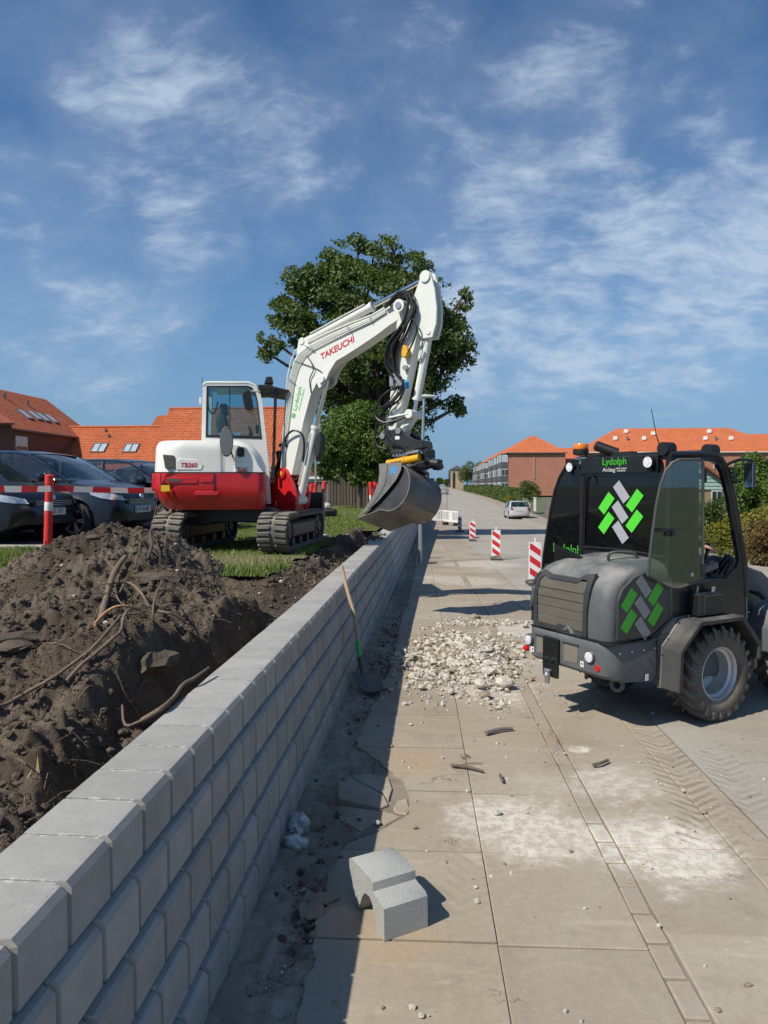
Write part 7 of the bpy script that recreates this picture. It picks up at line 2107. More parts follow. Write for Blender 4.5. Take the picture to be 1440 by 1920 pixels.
def build_car(name, paint, plate='', L=4.15, Hr=1.46, W=1.72, wagon=False, plate_front=True):
    """x forward, origin on the ground below the middle"""
    C = empty(name, (0, 0, 0)); s = L / 4.15; w = W / 2; hr = Hr
    wx = (1.28 * s, -1.25 * s); wr = .315
    def ztop(x):
        x /= s
        pts = [(-2.08, .72), (-2.05, .95), (-1.9, .99), (-1.0, .97), (.2, .95), (.80, .965), (1.2, .93), (1.6, .86), (1.85, .78), (1.98, .68), (2.06, .55)]
        return float(np.interp(x, [p[0] for p in pts], [p[1] for p in pts])) * hr / 1.46
    def wid(x):
        x /= s
        return w * float(np.interp(x, [-2.08, -1.98, -1.6, 0, 1.3, 1.7, 1.92, 2.02, 2.07], [.74, .90, .985, 1, .985, .94, .83, .66, .50]))
    xs_ = sorted(set([x * s for x in (-2.08, -2.05, -1.98, -1.85, -1.7, -.6, -.3, 0, .3, .6, .8, 1.75, 1.85, 1.92, 1.98, 2.02, 2.06)] + [c + d for c in wx for d in (-.40, -.372, -.36, -.33, -.28, -.2, -.1, 0, .1, .2, .28, .33, .36, .372, .40)]))
    rows = []
    for x in xs_:
        zl = .20 + .12 * max(0, abs(x / s) - 1.75) / .3
        arch = 0
        for c in wx:
            dx = abs(x - c)
            if dx < .37: arch = max(arch, wr + math.sqrt(.37 ** 2 - dx * dx))
        ww = wid(x); zt = ztop(x); zs_ = max(zl, arch)
        fl = .012 if arch else 0
        mid = min(zt - .04, max(zs_ + .03, .52)); hi = min(zt - .02, max(mid + .01, .78))
        half = [(0, zl), (ww - .26, zl if not arch else zs_), (ww - .03, zs_), (ww + fl, zs_ + .02 if zs_ + .02 < mid else mid - .005), (ww + fl * .6, mid), (ww - .015, hi), (ww - .05, zt - .012), (ww * .72, zt + .015), (ww * .35, zt + .03), (0, zt + .035)]
        rows.append([(x, -y, z) for y, z in half] + [(x, y, z) for y, z in half[::-1][1:-1]])
    mb = MB(); mb.grid(rows, closed=True, capends=True); body = mb.build('body', paint, C, smooth=38)
    # greenhouse
    xr0, xr1 = (-1.98 if wagon else -1.75), .28; xb0, xb1 = (-2.03 if wagon else -1.98), 1.18
    stn = []
    for x, zr_, wr_, zb in ((xb0, .97, .86, .96), (xb0 + .06, 1.10, .82, .95), ((xr0 + xb0) / 2 + .06, 1.30, .78, .95), (xr0 + .05, 1.40, .735, .95), (-1.2, 1.445, .72, .95), (-.5, 1.46, .72, .94), (.0, 1.445, .715, .94), (xr1, 1.40, .70, .94), (.62, 1.245, .73, .94), (.92, 1.08, .77, .95), (xb1, .955, .80, .94)):
        stn.append((x * s, zr_ * hr / 1.46, wr_ * w / .86, zb * hr / 1.46))
    rows = []
    for x, zr_, wr_, zb in stn:
        wb = (w - .035) * (wid(x) / w)
        wb = min(wb, w - .04)
        rows.append([(x, -wb, zb), (x, -wr_, zr_ - .035), (x, -wr_ * .85, zr_ - .005), (x, 0, zr_ + .012), (x, wr_ * .85, zr_ - .005), (x, wr_, zr_ - .035), (x, wb, zb)])
    mb = MB(); mb.grid(rows); gh = mb.build('windows', M_cglass, C, smooth=50)
    # roof and pillars as strips just proud of the glass
    mb = MB(); e = .006
    rf = [[(p[0], p[1], p[2] + e) for p in r_[1:6]] for r_, st in zip(rows, stn) if (xr0 - .02) * s <= st[0] <= (xr1 + .02) * s]
    mb.grid(rf); rb_ = [[(p[0], p[1], p[2] - .03) for p in r_] for r_ in rf]; mb.grid(rb_); mb.build('roof', paint, C, smooth=50)
    def strip_(path, wd, nm='pillar', m=paint):
        mb = MB()
        for p, q in zip(path, path[1:]): mb.beam(p, q, wd, .028)
        mb.build(nm, m, C)
    for sg in (-1, 1):
        j = 5 if sg > 0 else 1
        strip_([tuple(Vector(r_[j]) + Vector((0, sg * .004, .0))) for r_ in rows[7:]], .05)                   # A
        strip_([tuple(Vector(r_[j]) + Vector((0, sg * .004, .0))) for r_ in rows[0:4]], .09)                # D
        k6 = 6 if sg > 0 else 0
        for xi, wd in ((-.30, .06), (-1.30 if not wagon else -1.25, .07)):
            x = xi * s; zb = .95 * hr / 1.46; zt = 1.42 * hr / 1.46
            mb = MB(); mb.prism([(x - wd / 2, zb), (x + wd / 2, zb), (x + wd / 2 - .02, zt - .01), (x - wd / 2 - .02, zt - .01)], -.012, .012)
            a = math.atan2((w - .04) - .72 * w / .86, zt - zb)
            M_ = Matrix.Translation((0, sg * (w - .032), zb)) @ Matrix.Rotation(sg * a, 4, 'X') @ Matrix.Translation((0, 0, -zb))
            mb.v = [tuple(M_ @ Vector(p)) for p in mb.v]; mb.build('pillar', M_trim, C)
        mb = MB(); mb.beam((xb0 * s + .1, sg * (w - .035), .965 * hr / 1.46), (1.05 * s, sg * (w - .035), .955 * hr / 1.46), .018, .02); mb.build('belt_moulding', M_trim if not wagon else M_alloy, C)
        mb = MB(); mb.box((.72 * s, sg * (w + .09), 1.0 * hr / 1.46), (.13, .19, .13), bev=.03, seg=2); mb.build('wing_mirror', paint, C)
        for xd in (.78, -.28, -1.18):
            mb = MB(); mb.box((xd * s, sg * (w - .004), .62), (.006, .02, .60)); mb.build('door_gap', M_trim, C)
        for xd in (.05, -.95):
            mb = MB(); mb.box((xd * s - .1, sg * (w + .006), .80 * hr / 1.46), (.16, .03, .025), bev=.006); mb.build('door_handle', paint, C)
        # lamps
        mb = MB(); z = .715 * hr / 1.46; mb.grid([[(1.55 * s, sg * (wid(1.55 * s) - .0), z + .06), (1.78 * s, sg * (wid(1.78 * s) + .004), z + .045), (1.93 * s, sg * (wid(1.93 * s) + .006), z + .02), (2.0 * s, sg * (wid(2.0 * s) - .06), z - .02)],
                                               [(1.60 * s, sg * (wid(1.6 * s) + .012), z + .0), (1.78 * s, sg * (wid(1.78 * s) + .014), z - .06), (1.93 * s, sg * (wid(1.93 * s) + .016), z - .085), (2.045 * s, sg * (wid(2.03 * s) - .04), z - .10)]])
        mb.build('headlight', M_hl, C, smooth=60)
        mb = MB(); mb.lathe([(0, .012), (.045, .010), (.055, 0)], (1.985 * s, sg * (w * .68), .40), (1, sg * .4, 0), 16); mb.build('fog_lamp', M_hl, C)
        mb = MB(); mb.box((-2.03 * s, sg * (w * .78), .84 * hr / 1.46), (.10, .16, .20), bev=.03, seg=2); mb.build('tail_light', M_tail, C)
    mb = MB(); mb.prism([(-.45, .60), (.45, .60), (.50, .68), (.38, .70), (-.38, .70), (-.50, .68)], 2.035 * s, 2.062 * s, axis='x', bev=.006); mb.prism([(-.48, .30), (.48, .30), (.42, .46), (-.42, .46)], 2.03 * s, 2.066 * s, axis='x', bev=.006); gr = mb.build('grille', M_trim, C); 
    for k in range(3):
        mb = MB(); mb.box((2.066 * s, 0, .615 + k * .03), (.008, .80, .008)); mb.build('grille_bar', M_alloy, gr)
    mb = MB(); mb.lathe([(0, .02), (.045, .015), (.05, 0)], (2.04 * s, 0, .735), (1, 0, .3), 16); mb.build('badge', M_alloy, C)
    for sx in ((1, -1)):
        xx = 2.072 * s if sx > 0 else -2.10 * s
        mb = MB(); mb.box((xx, 0, .50 if sx > 0 else .70), (.012, .50, .115), bev=.003); pl = mb.build('number_plate', M_plate, C)
        if plate:
            text_obj(plate, 'plate_lettering', pl, basis((xx + sx * .0075, 0, .50 if sx > 0 else .70), (0, sx, 0), (0, 0, 1)), .10, M_trim, width=.38, bold=.001)
            mb = MB(); mb.box((xx + sx * .0065, -sx * .225, .50 if sx > 0 else .70), (.002, .04, .10)); mb.build('plate_band', M_blue, pl)
    mb = MB(); mb.box((.0, 0, .62), (2.9 * s, w * 1.7, .30)); mb.build('cabin_floor', M_inside, C)
    for x in (.05, -.85):
        for sg in (-1, 1):
            mb = MB(); mb.prism([(x * s, .75), (x * s - .14, 1.12), (x * s - .22, 1.12), (x * s - .16, .75)], sg * .16, sg * .58, bev=.02); mb.box((x * s - .20, sg * .37, 1.21), (.08, .22, .15), bev=.03); mb.build('seat', M_inside2, C)
    mb = MB(); mb.prism([(.55, .75), (.55, .93), (.80, .97), (1.15, .94), (1.15, .75)], -w + .1, w - .1); mb.build('dashboard', M_inside, C)
    mb = MB(); mb.lathe([(.16, 0), (.175, .012), (.185, 0), (.175, -.012), (.16, 0)], (.42, .36, .98), (1, 0, .45), 20); mb.build('steering_wheel', M_trim, C)
    # wheels
    for c in wx:
        for sg in (-1, 1):
            mb = MB(); mb.lathe([(.19, -.10), (.28, -.105), (wr, -.08), (wr, .08), (.28, .105), (.215, .10), (.205, .07)], (c, sg * (w - .10), wr), (0, sg, 0), 32); wh = mb.build('wheel', M_ctyre, C, smooth=45)
            mb = MB(); mb.lathe([(.215, .095), (.205, .105), (.200, .07), (.195, -.05), (.0, -.04)], (c, sg * (w - .10), wr), (0, sg, 0), 32); rm = mb.build('rim', M_trim, wh)
            mb = MB(); cc = Vector((c, sg * (w - .10 + .085), wr)); mb.cyl(cc - Vector((0, sg * .03, 0)), cc + Vector((0, sg * .012, 0)), .045, n=14)
            mb.lathe([(.196, .0), (.196, .016), (.212, .016), (.212, .0)], cc, (0, sg, 0), 32)
            for k in range(5):
                for dd in (-.14, .14):
                    a = 2 * math.pi * k / 5 + dd; mb.beam(cc + Vector((math.cos(a - dd * .6) * .03, 0, math.sin(a - dd * .6) * .03)), cc + Vector((math.cos(a) * .205, 0, math.sin(a) * .205)), .022, .026, up=(0, 1, 0))
            mb.build('spokes', M_alloy, wh)
    return C


def put(C, p, ang, label, group=None, cat='car'):
    C.location = p; C.rotation_euler = (0, 0, ang); tag(C, label, cat, group)


P_blk = car_paint('car_black', (.006, .007, .012)); P_blu = car_paint('car_dark_blue', (.007, .010, .022)); P_gry = car_paint('car_grey', (.32, .31, .30)); P_sil = car_paint('car_silver', (.50, .51, .53))
hd0 = math.atan2(-.60, .80)
def front_at(px, py, z, ang, L, lat=0.0):
    """car position whose nose-bottom middle stands at that pixel"""
    p = PZ(px, py, z); f = Vector((math.cos(ang), math.sin(ang), 0)); return p - f * (L / 2)
GZ = LZ + .012
hc_ = R(-9)
def nose_at(x, y, L): return Vector((x - math.cos(hc_) * L / 2, y - math.sin(hc_) * L / 2, GZ))
wq = PZ(142, 1010, GZ)
f_ = Vector((math.cos(hc_), math.sin(hc_), 0)); r_ = Vector((f_.y, -f_.x, 0))
p2 = wq - f_ * 1.28 - r_ * .80; p2.z = GZ
c1 = build_car('parked_car', P_blk, 'EH 21 377', 4.3, 1.50, 1.78); q1 = nose_at(PY(112, 960, 11.35).x, 11.35, 4.3); put(c1, q1, hc_ - R(3), 'black car behind the striped barrier tape at the left edge', 'cars parked side by side')
c2 = build_car('parked_car', P_blu, 'CW 30 083', 4.2, 1.56, 1.74); put(c2, p2, hc_, 'dark blue hatchback with alloy front wheel showing right of the red post', 'cars parked side by side')
c3 = build_car('parked_car', P_blu, 'DB 55 212', 4.2, 1.50, 1.74); put(c3, p2 - r_ * 2.55 + f_ * .35, hc_, 'dark hatchback half hidden between its neighbour and the excavator', 'cars parked side by side')
c4 = build_car('parked_car', P_gry, '', 4.5, 1.50, 1.76, wagon=True); put(c4, PY(272, 1000, 19.8).xy.to_3d() + Vector((0, 0, GZ)), R(176), 'grey estate car side-on behind the dark cars', 'cars parked side by side')
c5 = build_car('parked_car', P_sil, 'AK 42 610', 3.8, 1.47, 1.66); yy = 60; put(c5, (PY(968, 970, yy).x, yy, float(zg(yy))), R(90 + 4), 'small silver hatchback parked alone against the far kerb', None)
c5.rotation_euler = (math.atan2(.2, 12) * 0, 0, R(93))
c6 = copy_tree(c4); c6.location = (PY(832, 915, 150).x, 150, float(zg(150))); c6.rotation_euler = (0, 0, R(92)); tag(c6, 'pale car tiny in the distance at the road end', 'car'); c6.pop('group', None)
# ================================================================== site furniture
M_rw_red = mat('sign_red', (.62, .02, .03), .45, var=.06, dust=.15); M_rw_white = mat('sign_white', (.78, .78, .76), .5, var=.05, dust=.25, dustcol=(.5, .46, .4)); M_pred = mat('post_red', (.72, .03, .025), .5, var=.06, dust=.12)
M_galv = mat('galvanised', (.42, .43, .44), .45, .7, var=.15); M_rubber = mat('rubber_foot', (.045, .045, .045), .85, var=.2, dust=.5)


def clip_poly(poly, nx, nz, c):
    out = []
    for i in range(len(poly)):
        p, q = poly[i], poly[(i + 1) % len(poly)]; dp, dq = p[0] * nx + p[1] * nz - c, q[0] * nx + q[1] * nz - c
        if dp >= 0: out.append(p)
        if (dp >= 0) != (dq >= 0):
            u = dp / (dp - dq); out.append((p[0] + (q[0] - p[0]) * u, p[1] + (q[1] - p[1]) * u))
    return out


def barrier_board(lean_from_left=True):
    B = empty('barrier_board', (0, 0, 0))
    z0_, z1_ = .10, .80; w = .115
    mb = MB(); mb.box((0, 0, (z0_ + z1_) / 2), (.24, .022, z1_ - z0_), bev=.006); bd = mb.build('board', M_rw_white, B)
    for k in range(4):
        c = z0_ + .035 + k * .235
        poly = [(-w + .012, z0_ + .012), (w - .012, z0_ + .012), (w - .012, z1_ - .012), (-w + .012, z1_ - .012)]
        poly = clip_poly(poly, .70, 1, c); poly = clip_poly(poly, -.70, -1, -(c + .125))
        if len(poly) > 2:
            mb = MB(); mb.prism(poly, -.0125, -.0118); mb.build('red_stripe', M_rw_red, bd, smooth=0)
    mb = MB(); mb.box((0, 0, .84), (.035, .018, .10), bev=.004); mb.cyl((-.05, 0, .88), (.05, 0, .88), .0, n=3) if False else None; mb.build('carry_tab', M_rw_white, B)
    mb = MB(); mb.box((0, 0, .035), (.30, .44, .07), bev=.015); mb.box((0, 0, .085), (.10, .10, .03), bev=.008); mb.build('foot', M_rubber, B)
    mb = MB(); mb.box((0, .014, .12), (.04, .02, .16)); mb.build('foot_clip', M_galv, B)
    return B


bb0 = barrier_board()
for i, (px, py, dd, lb, rz) in enumerate([(1003, 1100, None, 'nearest red and white barrier board half hidden by the loader', .05), (930, 1050, None, 'barrier board standing in full view in the open road', -.03), (886, 1013, None, 'barrier board third along the line up the road', .04), (862, 999, None, 'small barrier board right beside the white plastic barrier', .5)]):
    y = [13.6, 19.3, 29, 38][i]; o = bb0 if i == 0 else copy_tree(bb0)
    o.location = (PY(px, py, y).x, y, float(zg(y)) + .003); o.rotation_euler = (0, 0, rz); tag(o, lb, 'barrier board', 'red and white boards along the road works')


# white plastic barriers across the path
def plastic_barrier(label):
    B = empty('plastic_barrier', (0, 0, 0)); M_pl = mat('white_plastic', (.74, .74, .73), .5, var=.05, dust=.2)
    mb = MB(); mb.box((0, 0, .93), (2.0, .05, .12), bev=.015); mb.box((0, 0, .30), (2.0, .05, .14), bev=.015); mb.box((-.97, 0, .6), (.06, .05, .75), bev=.01); mb.box((.97, 0, .6), (.06, .05, .75), bev=.01); mb.build('frame', M_pl, B)
    for k in range(11):
        if 3 < k < 7: continue
        mb = MB(); mb.box((-.85 + k * .17, 0, .61), (.07, .03, .52)); mb.build('slat', M_pl, B)
    mb = MB(); mb.box((0, 0, .61), (.50, .03, .52)); mb.build('centre_panel', M_rw_white, B)
    for x in (-.7, .7): mb = MB(); mb.box((x, 0, .12), (.08, .45, .24), bev=.02); mb.build('foot', M_rubber, B)
    return B
pb = plastic_barrier('')
for i, (x, y, rz, lb) in enumerate([(PY(812, 980, 50).x, 50, .02, 'white slotted plastic barrier under the excavator bucket'), (PY(845, 980, 47.5).x, 47.5, R(-62), 'white plastic barrier turned end-on beside the barrier boards')]):
    o = pb if i == 0 else copy_tree(pb); o.location = (x, y, float(zg(y))); o.rotation_euler = (0, 0, rz); tag(o, lb, 'barrier', 'white plastic barriers')
sp_ = empty('sign_post', (PY(838, 940, 62).x, 62, float(zg(62))), 0, 'thin grey sign post at the roadside beyond the bucket', 'post')
mb = MB(); mb.cyl((0, 0, 0), (0, 0, 2.6), .035, n=10); mb.build('pole', M_galv, sp_); mb = MB(); mb.box((0, -.03, 2.3), (.35, .03, .35), bev=.02); mb.build('sign_plate', M_galv, sp_)


def red_post(h=1.12, r=.052):
    P = empty('marker_post', (0, 0, 0))
    mb = MB(); mb.lathe([(0, 0), (r * 1.06, 0), (r * 1.02, h * .5), (r * .98, h * .85), (r * .98, h * .88), (r * 1.12, h * .885), (r * 1.12, h * .99), (r * .9, h), (0, h)], (0, 0, 0), (0, 0, 1), 22); mb.build('pole', M_pred, P, smooth=45)
    mb = MB(); mb.lathe([(r * 1.03, h * .55), (r * 1.055, h * .555), (r * 1.045, h * .655), (r * 1.02, h * .66)], (0, 0, 0), (0, 0, 1), 22); mb.build('reflective_band', M_rw_white, P, smooth=45)
    mb = MB(); mb.box((0, -r * .98, h * .13), (.02, .014, .11), bev=.004); mb.build('slot', mat('slot_dark_red', (.20, .01, .01), .6), P)
    return P


rp0 = red_post(); p_ = PZ(89, 1036, LZ)
rp0.location = (p_.x, p_.y, LZ - .03); rp0.rotation_euler = (0, R(2.5), 0); tag(rp0, 'red marker post with white band holding up the barrier tape', 'post')
posts = []
for i, (px, py, y, lb, tilt, sc_) in enumerate([(578, 945, 23, 'red and white post right behind the boom cylinder', .12, .9), (590, 945, 23.6, 'thin red post beside the metal pole', .02, .9), (604, 945, 23, 'red cone-like post standing by the old tyre', .08, .95)]):
    o = copy_tree(rp0); q = PY(px, 938, y); o.location = (q.x, y, LZ); o.rotation_euler = (0, tilt, .3 * i); o.scale = (1.15, 1.15, sc_); tag(o, lb, 'post', 'red posts near the old tyre')
for i, (px, lb) in enumerate([(698, 'leftmost red post of the bunch standing by the wooden fence'), (704, 'second red post of the bunch by the wooden fence'), (713, 'third red post of the bunch, above the red compactor'), (720, 'rightmost red post of the bunch, next to the bucket')]):
    o = copy_tree(rp0); y = 18.6 + .12 * (i % 2); q = PY(px, 950, y); o.location = (q.x, y, LZ + (0 if i < 2 else .25)); o.rotation_euler = (0, -.05 + .03 * i, .7 * i); o.scale = (.85, .85, .92 if i < 2 else .75); tag(o, lb, 'post', 'bunch of red posts by the fence')

# tape: stretched left and right of the post
def tape(p0, p1, segs, label, w=.085, first=0):
    T = empty('barrier_tape', tuple(p0), 0, label, 'barrier tape'); p0 = Vector(p0); d = Vector(p1) - p0; n = segs; L = d.length
    def pt(u, e):
        sag = -.05 * 4 * u * (1 - u) * L / 6; tw = .25 * math.sin(u * 7); return (d.x * u + math.sin(tw) * e * .3, d.y * u + math.sin(tw) * e, d.z * u + sag + math.cos(tw) * e)
    for k in range(n):
        us = [(k + q / 4) / n for q in range(5)]
        mb = MB(); mb.grid([[pt(u, -w / 2) for u in us], [pt(u, w / 2) for u in us]]); mb.build('tape_stripe', M_tr if (k + first) % 2 else M_tw, T, smooth=0)
def sheet(name, c):
    m = bpy.data.materials.new(name); m.use_nodes = True; t = NT(m.node_tree)
    b = t.n('ShaderNodeBsdfPrincipled', ins={'Base Color': c, 'Roughness': .4}); tr = t.n('ShaderNodeBsdfTranslucent', ins={'Color': c}); mx = t.n('ShaderNodeMixShader', ins={0: .4, 1: b.outputs[0], 2: tr.outputs[0]}); t.n('ShaderNodeOutputMaterial', ins={0: mx.outputs[0]}); return m
M_tr = sheet('tape_red', (.50, .03, .04)); M_tw = sheet('tape_white', (.62, .62, .62))
q = PY(99, 916, p_.y)
tape(q, PY(-60, 915, p_.y - 1.2), 5, 'red and white barrier tape running out of the picture to the left', first=0)
q2 = PY(101, 915, p_.y); tape(q2, PY(300, 919, 11.1), 6, 'red and white barrier tape stretched from the post to the excavator', first=1)

# lamp post beside the wall
lpz = float(zg(18.2)); lp = empty('street_lamp', (PY(788, 1045, 18.2).x, 18.2, lpz), 0, 'slim grey street lamp standing at the foot of the wall', 'street lamp')
top = PY(795, 745, 18.2)
mb = MB(); mb.tube([(0, 0, 0), (0, 0, 1.0), (top.x - lp.location.x, 0, top.z - lpz)], .05, n=12, taper=[.056, .05, .034]); mb.build('pole', M_galv, lp)
mb = MB(); tx, tz = top.x - lp.location.x, top.z - lpz; mb.prism([(tx - .06, tz), (tx + .30, tz + .01), (tx + .30, tz + .05), (tx, tz + .07), (tx - .06, tz + .05)], -.07, .07, bev=.012); mb.build('lamp_head', mat('lamp_grey', (.62, .63, .63), .4), lp)
mb = MB(); mb.box((tx + .15, 0, tz - .002), (.22, .10, .012)); mb.build('lens', M_led, lp)
lp2 = empty('signpost', (PY(592, 930, 26).x, 26, LZ), 0, 'thin galvanised pole rising behind the boom cylinder', 'post')
mb = MB(); mb.cyl((0, 0, 0), (0, 0, PY(592, 850, 26).z - LZ), .035, n=10); mb.build('pole', M_galv, lp2); mb = MB(); mb.cyl((0, 0, PY(592, 850, 26).z - LZ), (0, 0, PY(592, 847, 26).z - LZ), .045, n=10); mb.build('cap', M_galv, lp2)

# old tyre with a stone in it
y = 21.5; q = PY(605, 950, y); ty = empty('old_tyre', (q.x, y, LZ), 0, 'old black tyre lying flat on the lawn with a stone on it', 'tyre')
mb = MB(); mb.lathe([(.20, .02), (.36, .0), (.44, .05), (.45, .16), (.40, .22), (.28, .22), (.20, .18), (.22, .10), (.20, .02)], (0, 0, 0), (0, 0, 1), 32); mb.build('tyre', M_ctyre, ty)
rp_ = rock_protos(12, 2, 11, .17)
def rock(p, s, m, label, seed, cat='stone', name='stone', sq=(1, 1, 1), group=None):
    v, f = rp_[seed % 12]; rg_ = np.random.default_rng(seed); v = v * np.array(sq); v = v * (1 + .10 * (vnoise(v[:, 0] * 3 + seed, v[:, 1] * 3 + v[:, 2] * 2.3, seed) - .5))[:, None]
    o = np_mesh(name, v * s, f, m, None, False); o.location = p; o.rotation_euler = (0, 0, seed * 1.3); return tag(o, label, cat, group)
M_lime = mat('lime_mortar_lump', (.56, .52, .45), .9, var=.30, scale=14, bump=.9, bscale=55, spec=.2)
M_lime2 = mat('brown_mortar_lump', (.33, .275, .205), .9, var=.35, scale=12, bump=.9, bscale=60, spec=.2)
rock((q.x + .06, y, LZ + .27), .22, M_lime, 'rough grey stone sitting on the old tyre', 3)

# compactor with red frame by the bucket
y = 17.2; q = PY(714, 980, y); cp2 = empty('plate_compactor', (q.x, y, LZ), R(10), 'red site machine with black round handle guard left of the bucket', 'compactor')
mb = MB(); mb.box((0, 0, .06), (.46, .55, .05), bev=.02); mb.build('base_plate', M_red, cp2)
mb = MB(); mb.box((0, 0, .52), (.34, .34, .26), bev=.06, seg=2); mb.build('engine_cover', M_pred, cp2)
mb = MB(); mb.box((0, 0, .67), (.30, .28, .05), bev=.015); mb.cyl((0, 0, .68), (0, 0, .74), .05, n=12); mb.build('tank_cap', M_rw_white, cp2)
mb = MB(); mb.box((0, 0, .24), (.28, .28, .30), bev=.03); mb.build('engine', M_blk, cp2)
mb = MB(); mb.lathe([(.26, -.012), (.285, 0), (.26, .012), (.24, 0), (.26, -.012)], (.02, -.18, .62), (0, 1, .2), 28); mb.build('guard_ring', M_hose, cp2)
mb = MB(); mb.tube([(-.22, -.2, .06), (-.24, -.3, .62), (-.2, -.5, .95), (.2, -.5, .95), (.24, -.3, .62), (.22, -.2, .06)], .016, n=8); mb.build('handle', M_pred, cp2)

# white litter on the lawn, wire in the lawn
q = PZ(607, 1007, LZ); rock((q.x, q.y, LZ + .02), .07, M_rw_white, 'small white lump of litter on the lawn near the track', 5, 'litter', 'litter', (1.6, 1, .5))
q = PZ(624, 1006, LZ); w_ = empty('wire', (q.x, q.y, LZ), 0, 'thin dark stalk sticking up from the lawn edge', 'stalk'); mb = MB(); mb.tube([(0, 0, 0), (.05, 0, .18), (.11, 0, .33)], .005, n=6, smooth=3); mb.build('stem', M_bark, w_); mb = MB(); mb.tube([(.05, 0, .18), (.02, .01, .24)], .003, n=5); mb.build('twig', M_bark, w_)

# ================================================================== things on the paving
# shovel leaning on the wall
P0 = PY(640, 1066, 6.35); tip = PZ(690, 1275, 0.0); P1 = Vector((-.60, 4.72, .30))
P0 = Vector((-.86, PY(640, 1066, 6.0).y, 0)); 
def on_x(px, py, X):
    r = cam_ray(px, py); t = X / r.x; return Vector((X, r.y * t, CAMH + r.z * t))
a = on_x(640, 1062, -.885); b_ = on_x(675, 1240, -.665)
sv = empty('shovel', tuple(on_x(690, 1275, -.60).xy.to_3d()), 0, 'shovel with wooden handle and green band leaning against the block wall', 'shovel')
M_hand = mat('ash_handle', (.36, .27, .18), .6, var=.25, scale=6); so = -Vector(sv.location)
m1 = a.lerp(b_, .55) + Vector((.03, 0, 0))
mb = MB(Matrix.Translation(so)); mb.tube([a, a.lerp(b_, .3) + Vector((.015, 0, 0)), m1, b_], .0175, n=10, smooth=4, taper=[.019, .018, .0175, .019]); mb.build('handle', M_hand, sv)
mb = MB(Matrix.Translation(so)); g0 = a.lerp(b_, .80) + Vector((.012, 0, 0)); mb.cyl(g0, a.lerp(b_, .965), .0215, n=12); mb.build('green_band', mat('green_tape', (.015, .38, .07), .5), sv)
bp = Vector((b_.x, b_.y, 0)); dirn = (on_x(700, 1280, -.45) - b_); bz = b_
mb = MB(Matrix.Translation(so)); mb.tube([bz + Vector((-.005, 0, .04)), bz + Vector((.01, .0, -.04)), bz + Vector((.03, -.05, -.12))], .022, n=10, taper=[.024, .022, .016])
w0 = bz + Vector((.03, -.04, -.10)); dd = Vector((.16, -.42, -.24)).normalized() if False else Vector((.10, -.22, -(w0.z - .02))).normalized(); L_ = (w0.z - .015) / max(.05, -dd.z); L_ = min(L_, .33)
sd = dd.cross(Vector((0, 0, 1))).normalized(); up_ = sd.cross(dd)
rows = []
for k in range(6):
    u = k / 5; hw = .115 * (1 - .25 * max(0, u - .6) / .4)
    rows.append([w0 + dd * L_ * u + sd * hw * s_ + up_ * (.03 * abs(s_) ** 2 + .006) for s_ in (-1, -.5, 0, .5, 1)])
mb.grid(rows); mb.grid([[p - up_ * .004 for p in r_] for r_ in rows]); mb.build('blade', mat('shovel_steel', (.07, .07, .07), .5, .4, dust=.3), sv)

# the loose wall block, standing on its end (legs and a raised step)
lbk = empty('loose_block', (0, 0, 0), 0, 'single spare concrete wall block lying loose on the paving', 'concrete block')
A = PZ(565, 1140); g0 = PZ(*c2px(565, 1145)); g1 = PZ(*c2px(822, 1058))
ux = (g1 - g0); wlen = ux.length; ux.normalize(); uy = Vector((-ux.y, ux.x, 0))            # ux along the length, uy away to the back-left
# profile (across = along -ux-perp, height): right leg, step, top plateau, left leg with arch
prof = [(p_ * 1.24, z_ * .87) for p_, z_ in [(0, 0), (.045, .0), (.062, .03), (.062, .06), (.075, .085), (.085, .11), (.105, .128), (.135, .125), (.155, .10), (.175, .045), (.19, .0), (.225, .012), (.235, .10), (.262, .165), (.265, .205), (.245, .222), (.10, .222), (.083, .212), (.080, .172), (.062, .164), (.018, .160), (.003, .146)]]
mb = MB()
rows = []
for k, s_ in enumerate((0, .006, .5, .994, 1)):
    ins = .004 if k in (0, 4) else 0
    cxp, czp = .16, .11
    rows.append([tuple(g0 + ux * (wlen * s_ * 1.0) + uy * (p + (cxp - p) * ins * 8 * .2) + Vector((0, 0, z + (czp - z) * ins * 8 * .2 + .001))) for p, z in prof])
lbk.location = g0
mb.grid(rows, closed=True); 
# rough split end faces
bm = bmesh.new()
from mathutils.geometry import tessellate_polygon
for r_, flip in ((rows[0], 0), (rows[-1], 1)):
    tr = tessellate_polygon([[Vector((p, z, 0)) for p, z in prof]])
    mb.add(r_, [tuple(q_) for q_ in tr])
mb.v = [tuple(Vector(p) - g0) for p in mb.v]
M_loose = mat('loose_block_concrete', (.37, .375, .355), .85, var=.12, scale=7, bump=.45, bscale=130)
ob = mb.build('block_body', M_loose, lbk, smooth=30)

